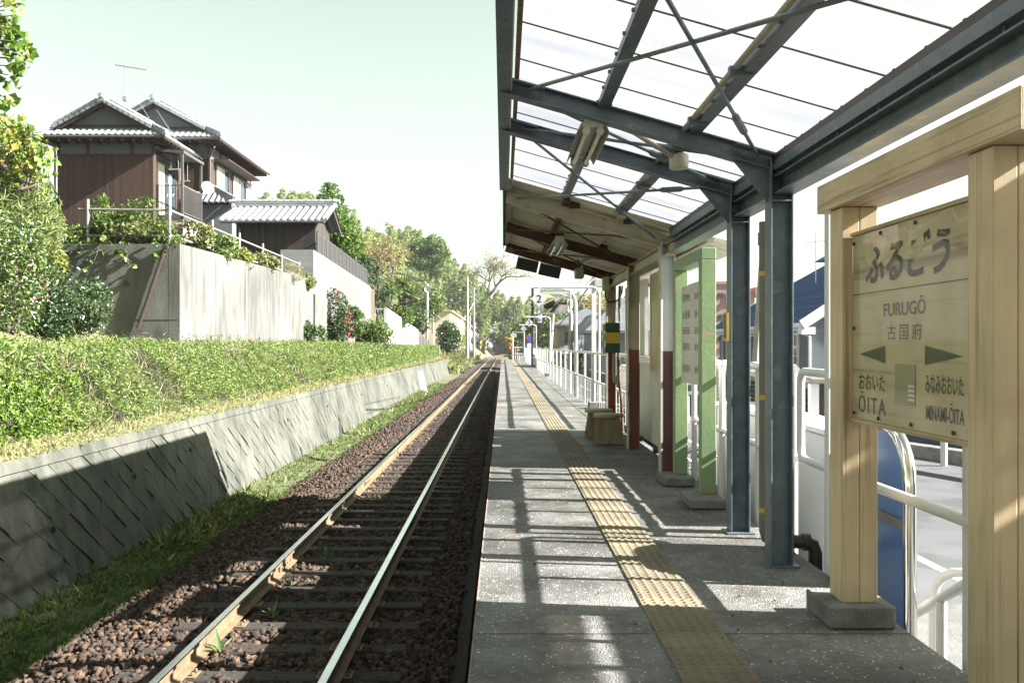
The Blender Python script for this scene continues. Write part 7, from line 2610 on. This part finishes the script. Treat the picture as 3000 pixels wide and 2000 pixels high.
def hip_roof(b, x0, x1, y0, y1, ze, zr, axis='x', inset=None, mi=0, th=0.18):
    """solid hip roof with a ridge along the given axis"""
    if axis == 'x':
        ins = inset if inset is not None else (y1 - y0) / 2
        ym = (y0 + y1) / 2
        top = [(x0 + ins, ym, zr), (x1 - ins, ym, zr)]
    else:
        ins = inset if inset is not None else (x1 - x0) / 2
        xm = (x0 + x1) / 2
        top = [(xm, y0 + ins, zr), (xm, y1 - ins, zr)]
    lo = [(x0, y0, ze - th), (x1, y0, ze - th), (x1, y1, ze - th), (x0, y1, ze - th)]
    up = [(x0, y0, ze), (x1, y0, ze), (x1, y1, ze), (x0, y1, ze)]
    vs = lo + up + top
    fs = [(3, 2, 1, 0), (0, 1, 5, 4), (1, 2, 6, 5), (2, 3, 7, 6), (3, 0, 4, 7)]
    if axis == 'x':
        fs += [(4, 5, 9, 8), (6, 7, 8, 9), (7, 4, 8), (5, 6, 9)]
    else:
        fs += [(4, 5, 8), (5, 6, 9, 8), (6, 7, 9), (7, 4, 8, 9)]
    return b.add(vs, fs, mi)


# blue roofed grey house
bh = thing('blue_roof_house', 'grey sided house with a glossy blue roof and white windows behind the grey columns', 'house', (13, 37, -1.16))
HXL, HY0, HY1, HZE = 10.6, 32.0, 45.5, 2.10
MB().box(HXL, 18.5, HY0, HY1, -1.16, 2.05).build('wall', M['siding'], bh)
MB().prism([(HXL, 2.0505), (18.5, 2.0505), (14.55, 4.75)], 'y', HY0 + 0.0, HY0 + 0.2).build('gable', M['siding'], bh)
rf_ = MB()
xl_, xr_, xm_ = HXL - 0.45, 18.95, 14.55
zr_ = 5.0
sl_ = (zr_ - HZE) / (xm_ - xl_)
ra_ = [(xl_, HY0 - 0.5, HZE), (xl_, HY1 + 0.4, HZE), (xm_, HY1 - 4.2, zr_), (xm_, HY0 - 0.5, zr_)]
rb_ = [(xr_, HY0 - 0.5, HZE), (xr_, HY1 + 0.4, HZE)]
t_ = -0.16
vs = ra_ + rb_ + [(p[0], p[1], p[2] + t_) for p in ra_ + rb_]
fs = [(0, 1, 2, 3), (4, 3, 2, 5), (1, 5, 2), (6, 9, 8, 7), (10, 11, 8, 9), (7, 8, 11), (0, 6, 7, 1), (1, 7, 11, 5), (5, 11, 10, 4), (0, 3, 9, 6), (3, 4, 10, 9)]
rf_.add(vs, fs)
ro_ = rf_.build('roof', M['roof_blue'], bh)
b = MB()
b.bar((xl_ - 0.03, HY0 - 0.55, HZE - 0.10), (xm_, HY0 - 0.55, zr_ - 0.10), 0.06, 0.34)
b.bar((xr_ + 0.03, HY0 - 0.55, HZE - 0.10), (xm_, HY0 - 0.55, zr_ - 0.10), 0.06, 0.34)
b.box(xl_ - 0.02, HXL, HY0 - 0.5, HY0 - 0.02, HZE - 0.42, HZE - 0.17)
b.bar((xl_ - 0.06, HY0 - 0.5, HZE - 0.10), (xl_ - 0.06, HY1 + 0.4, HZE - 0.10), 0.12, 0.14)
b.build('bargeboard', M['white_paint'], bh)
MB().box(HXL - 0.4, HXL - 0.002, HY0 + 0.0, HY1, HZE - 0.30, HZE - 0.18).build('soffit', M['white_matt'], bh)
MB().tube([(xl_ - 0.05, HY0 + 0.1, HZE - 0.18), (xl_ + 0.1, HY0 + 0.0, HZE - 0.35), (HXL - 0.06, HY0 - 0.06, HZE - 0.5), (HXL - 0.06, HY0 - 0.06, -1.1)], 0.05, 8).build('downpipe', M['white_paint'], bh)
for (yy, z0, w_, h_) in ((33.2, 0.55, 1.7, 1.22), (38.3, 0.55, 1.4, 1.22), (43.2, 0.55, 1.5, 1.22), (43.2, -0.75, 1.6, 0.9)):
    f_ = MB()
    f_.box(HXL - 0.07, HXL + 0.02, yy, yy + 0.09, z0, z0 + h_)
    f_.box(HXL - 0.07, HXL + 0.02, yy + w_ - 0.09, yy + w_, z0, z0 + h_)
    f_.box(HXL - 0.07, HXL + 0.02, yy + 0.09, yy + w_ - 0.09, z0, z0 + 0.09)
    f_.box(HXL - 0.07, HXL + 0.02, yy + 0.09, yy + w_ - 0.09, z0 + h_ - 0.09, z0 + h_)
    f_.box(HXL - 0.05, HXL + 0.02, yy + w_ / 2 - 0.04, yy + w_ / 2 + 0.04, z0 + 0.09, z0 + h_ - 0.09)
    for k in range(2):
        f_.box(HXL - 0.035, HXL - 0.02, yy + 0.09, yy + w_ / 2 - 0.04, z0 + 0.36 + 0.36 * k, z0 + 0.385 + 0.36 * k)
    f_.box(HXL - 0.10, HXL + 0.02, yy - 0.06, yy + w_ + 0.06, z0 - 0.10, z0 - 0.002)
    w_o = f_.build('window', M['white_paint'], bh)
    MB().box(HXL - 0.018, HXL - 0.004, yy + 0.09, yy + w_ - 0.09, z0 + 0.09, z0 + h_ - 0.09).build('pane', M['glass'], w_o)
MB().tube([(12.8, 38, 3.7), (12.8, 38, 5.9)], 0.02, 5).tube([(12.4, 38, 5.5), (13.2, 38, 5.6)], 0.015, 5).build('roof_antenna', M['galv'], bh)
# second dark roof behind
b2h = thing('hidden_house', 'house whose dark blue gable peak shows just above the station sign board', 'house', (24, 50, -1.16))
q = P(2680, 625, 52)
MB().box(q.x - 3.5, q.x + 3.5, 49, 56, -1.16, q.z - 2.0).build('wall', M['grey_wall'], b2h)
MB().prism([(q.x - 4.2, q.z - 2.35), (q.x + 4.2, q.z - 2.35), (q.x, q.z)], 'y', 48.5, 56.5).build('roof', M['roof_blue'], b2h)
MB().prism([(q.x - 0.5, q.z - 0.5), (q.x + 0.5, q.z - 0.5), (q.x, q.z - 0.22)], 'y', 48.45, 48.499).build('gable_trim', M['white_paint'], b2h)

# salmon apartment block far right
ra2 = thing('salmon_apartment', 'tall salmon pink tiled apartment block behind the green sign frame and columns', 'apartment building', (29, 122, -1.16))
q0, q1 = P(2050, 832, 118), P(2178, 832, 118)
ztop = q0.z
MB().box(q0.x, q1.x, 118, 130, -1.16, ztop).build('wall', M['brick_red'], ra2)
MB().box(q1.x + 0.002, q1.x + 1.7, 119, 128, -1.16, ztop - 0.9).build('stair_tower', M['brick_red'], ra2)
b = MB()
for k in range(4):
    b.box(q1.x + 1.702, q1.x + 2.9, 118.6, 125, ztop - 1.5 - 3.0 * k, ztop - 0.35 - 3.0 * k)
b.build('balcony_band', M['brick_red'], ra2)
MB().box(q0.x - 0.15, q1.x + 0.15, 117.85, 130, ztop + 0.002, ztop + 0.35).build('parapet', M['brick_red'], ra2)
for r_ in range(4):
    z = ztop - 1.9 - 2.75 * r_
    for xx in (q0.x + 1.05, q0.x + 3.35):
        f_ = MB().box(xx, xx + 1.0, 117.9, 117.998, z - 0.8, z + 0.75).build('window', M['white_paint'], ra2)
        MB().box(xx + 0.12, xx + 0.88, 117.88, 117.899, z - 0.55, z + 0.6).build('pane', M['glass'], f_)
        f_ = MB().box(xx + 1.35, xx + 1.9, 117.6, 117.998, z + 0.25, z + 0.75).build('vent_hood', M['black'], ra2)

# tan and grey houses beyond the far railing
th = thing('tan_house', 'two storey tan house with a dark grey hip roof beyond the white railing', 'house', (8, 96, -1.16))
x0, x1 = P(1632, 1000, 92).x, P(1632, 1000, 92).x + 6.6
MB().box(x0, x0 + 2.9, 92, 101, -1.16, 3.35).build('wall', M['tan_wall'], th)
MB().box(x0 + 2.902, x1, 92.4, 101, -1.16, 3.35).build('grey_wall', M['grey_wall'], th)
b = MB()
hip_roof(b, x0 - 0.6, x1 + 0.4, 91.3, 101.7, 3.40, 5.25, 'x', 3.9)
b.build('roof', M['roof_dark'], th)
for (xx, z, w_) in ((x0 + 0.75, 1.15, 0.75), (x0 + 2.05, 1.15, 0.75), (x0 + 0.9, -0.9, 0.9)):
    f_ = MB().box(xx, xx + w_, 91.93, 91.998, z, z + 1.5).build('window', M['balcony'], th)
    MB().box(xx + 0.08, xx + w_ - 0.08, 91.9, 91.929, z + 0.1, z + 1.4).build('pane', M['glass'], f_)
gh = thing('grey_roof_house', 'grey house with two stepped dark roofs and a white gable next to the tan house', 'house', (9, 80, -1.16))
q = P(1735, 920, 84)
MB().box(q.x - 0.9, q.x + 0.9, 84, 90, -1.16, 2.8).build('gable_wall', M['white_matt'], gh)
MB().prism([(q.x - 1.35, 2.5), (q.x + 1.35, 2.5), (q.x, 4.15)], 'y', 83.6, 90.5).build('gable_roof', M['roof_dark'], gh)
b = MB()
hip_roof(b, q.x + 1.0, q.x + 8.5, 83, 91, 2.9, 4.1, 'x', 2.5)
b.build('roof', M['roof_dark'], gh)
MB().box(q.x + 1.2, q.x + 8.2, 83.6, 90.6, -1.16, 2.7).build('wall', M['grey_wall'], gh)
for xx in (q.x - 0.5, q.x + 0.15):
    MB().box(xx, xx + 0.35, 83.93, 83.998, 0.9, 2.3).build('window', M['glass'], gh)
b = MB()
hip_roof(b, q.x - 3.9, q.x + 4.5, 77.0, 83.5, 0.75, 2.05, 'x', 3.0)
b.build('lower_roof', M['roof_dark'], gh)
MB().box(q.x - 3.4, q.x + 4.0, 77.6, 83.4, -1.16, 0.55).build('lower_wall', M['tan_wall'], gh)
fg = thing('third_house', 'house with a blue grey roof half hidden behind the signal box column', 'house', (9, 55, -1.16))
q = P(1850, 1000, 55)
MB().box(q.x - 2.2, q.x + 3.0, 55, 62, -1.16, 2.2).build('wall', M['grey_wall'], fg)
b = MB()
hip_roof(b, q.x - 2.8, q.x + 3.6, 54.3, 62.6, 2.2, 4.3, 'x', 2.6)
b.build('roof', M['roof_dark'], fg)
cp = thing('carport', 'small carport with a curved translucent roof in front of the tan house', 'carport', (6.4, 66, -1.16))
q = P(1715, 1045, 66)
b = MB()
pts = [(q.x - 1.5 + 3.0 * k / 8, q.z + 0.55 * math.sin(math.pi * (0.15 + 0.7 * k / 8))) for k in range(9)]
for a_, b__ in zip(pts[:-1], pts[1:]):
    b.add([(a_[0], 63.5, a_[1]), (b__[0], 63.5, b__[1]), (b__[0], 68.5, b__[1]), (a_[0], 68.5, a_[1])], [(0, 1, 2, 3)])
b.build('curved_roof', M['white_matt'], cp)
for (x, y) in ((q.x - 1.5, 63.6), (q.x + 1.5, 63.6), (q.x - 1.5, 68.4), (q.x + 1.5, 68.4)):
    MB().box(x - 0.05, x + 0.05, y - 0.05, y + 0.05, -1.16, q.z + 0.26).build('post', M['alu'], cp)
q = P(1690, 1075, 60)
bare_tree('small leafless shrubby tree in the garden in front of the tan house', (q.x, 60, -1.1), 3.6, 0.6, 31, None, 0.08, 'tree', None, 4)
gw = MB().box(5.0, 5.2, 40, 90, -1.16, -0.1)
tag(gw.build('garden_wall', M['wall_pale']), 'low pale garden wall along the street below the tan house', 'wall')
c2 = P(1609, 1065, 72)
cm = thing('street_mirror', 'round traffic mirror on an orange post beyond the railing', 'mirror', (c2.x, 72, -1.16))
MB().lathe((c2.x, 72, c2.z), [(0.02, -0.06), (0.45, 0.0), (0.50, 0.02), (0.50, 0.06), (0.02, 0.08)], 22, 'y').build('mirror_face', M['steel_bright'], cm, smooth=True)
MB().tube([(c2.x, 72.1, -1.16), (c2.x, 72.1, c2.z + 0.6)], 0.05, 8).build('post', mat('orange paint', (0.55, 0.20, 0.05), None, 4, 0.5), cm)
ts = thing('traffic_sign', 'round blue and red traffic signs stacked on a pole beyond the railing', 'traffic sign', P(1551, 1040, 75))
for (py, col_, col2) in ((993, 'orange_red', 'sign_blue'), (1012, 'sign_blue', 'white_matt')):
    q = P(1551, py, 75)
    MB().lathe((q.x, 75, q.z), [(0.30, 0.0), (0.30, 0.03)], 20, 'y').build('rim', M[col_], ts)
    MB().lathe((q.x, 74.985, q.z), [(0.21, 0.0), (0.21, 0.014)], 20, 'y').build('face', M[col2], ts)
q = P(1551, 985, 75.05)
MB().tube([(q.x, 75.06, -1.2), (q.x, 75.06, q.z + 0.2)], 0.04, 8).build('post', M['galv'], ts)
for (px, y, top, lab) in ((1621, 66, 905, 'pale leaning concrete pole behind the mirror arch'), (1672, 58, 880, 'pale utility pole between the mirror pipe and the tan house')):
    q = P(px, top, y)
    o = thing('utility_pole', lab, 'utility pole', (q.x, y, -1.16))
    MB().tube([(q.x - (0.35 if px == 1621 else 0), y, -1.16), (q.x, y, q.z)], [0.17, 0.11], 10).build('shaft', M['pole_conc'], o, smooth=True)
# trees beyond the street
for i, (px, py, y, rr, pal, lab) in enumerate(((1640, 935, 128, 3.2, BAMB + EVER, 'green wooded clump behind the mirror and the tan house'), (1745, 915, 150, 3.5, AUTU + [(0.16, 0.12, 0.09)], 'brownish bare topped trees behind the grey roofed house'), (1590, 960, 140, 3.0, EVER + BAMB, 'dark green trees between the arches and the hillside'))):
    q = P(px, py, y)
    tree('roadside_tree', lab, 'tree', (q.x, y, -1.5), q.z + 1.0, [((q.x, y, q.z), (rr, rr, rr * 0.8)), ((q.x - rr * 0.8, y, q.z - 1.2), (rr * 0.8, rr, rr * 0.7)), ((q.x + rr * 0.9, y, q.z - 1.4), (rr * 0.8, rr, rr * 0.7))], 3500, 0.55, 0.5, pal, 0.25)

# shelter added out of view at right to shade the near platform
def shelter_sheet():
    m = bpy.data.materials.new('smoked translucent sheet')
    m.use_nodes = True
    t = m.node_tree
    tr = N(m, 'ShaderNodeBsdfTranslucent')
    tr.inputs['Color'].default_value = (0.62, 0.55, 0.45, 1)
    tp = N(m, 'ShaderNodeBsdfTransparent')
    tp.inputs[0].default_value = (0.75, 0.66, 0.55, 1)
    mx = N(m, 'ShaderNodeMixShader')
    mx.inputs[0].default_value = 0.35
    t.links.new(tr.outputs[0], mx.inputs[1])
    t.links.new(tp.outputs[0], mx.inputs[2])
    t.links.new(mx.outputs[0], t.nodes['Material Output'].inputs['Surface'])
    return m


ssh = thing('shade_shelter', 'added unseen shelter at the right that shades the near platform', 'shelter', (3.6, 3.0, -1.16))
MB().box(2.75, 4.4, 1.4, 4.15, 2.52, 2.53).build('roof', shelter_sheet(), ssh)
for y in (1.45, 2.35, 3.25, 4.1):
    MB().bar((2.75, y, 2.48), (4.4, y, 2.48), 0.06, 0.06).build('roof_beam', M['steel'], ssh)
for (x, y) in ((2.85, 1.5), (4.3, 1.5), (4.3, 4.05)):
    MB().box(x - 0.05, x + 0.05, y - 0.05, y + 0.05, -1.16, 2.449).build('post', M['steel'], ssh)
MB().box(4.28, 4.33, 1.55, 3.99, -0.2, 2.4).build('side_panel', M['steel'], ssh)
print('objects', len(bpy.data.objects))


# thin winter haze: one closed box of even air round everything
hzm = bpy.data.materials.new('thin haze')
hzm.use_nodes = True
hzt = hzm.node_tree
hzt.nodes.clear()
hv = hzt.nodes.new('ShaderNodeVolumePrincipled')
hv.inputs['Color'].default_value = (0.95, 0.97, 1.0, 1)
hv.inputs['Density'].default_value = 0.00017
hv.inputs['Anisotropy'].default_value = 0.2
ho = hzt.nodes.new('ShaderNodeOutputMaterial')
hzt.links.new(hv.outputs[0], ho.inputs['Volume'])
tag(MB().box(-430, 430, -130, 910, -4.8, 60).build('haze', hzm), 'thin pale winter haze over the station and the hills', 'haze', kind='stuff')

# green tuft at the pavement edge seen beside the sloping handrail
n_ = 60
A_ = rs.normal(size=(n_, 3)) * 0.6
A_[:, 2] = 0.8
A_ = nrm(A_)
tag(leaf_mesh('weed', np.array([3.35, 6.1, -1.07]) + A_ * 0.07 + rs.normal(size=(n_, 3)) * np.array([0.12, 0.2, 0.01]), 0.13, 0.16, LIME, M['grass'], A=A_), 'bright green weed tuft growing in the pale pavement beside the sloping handrail', 'weed')
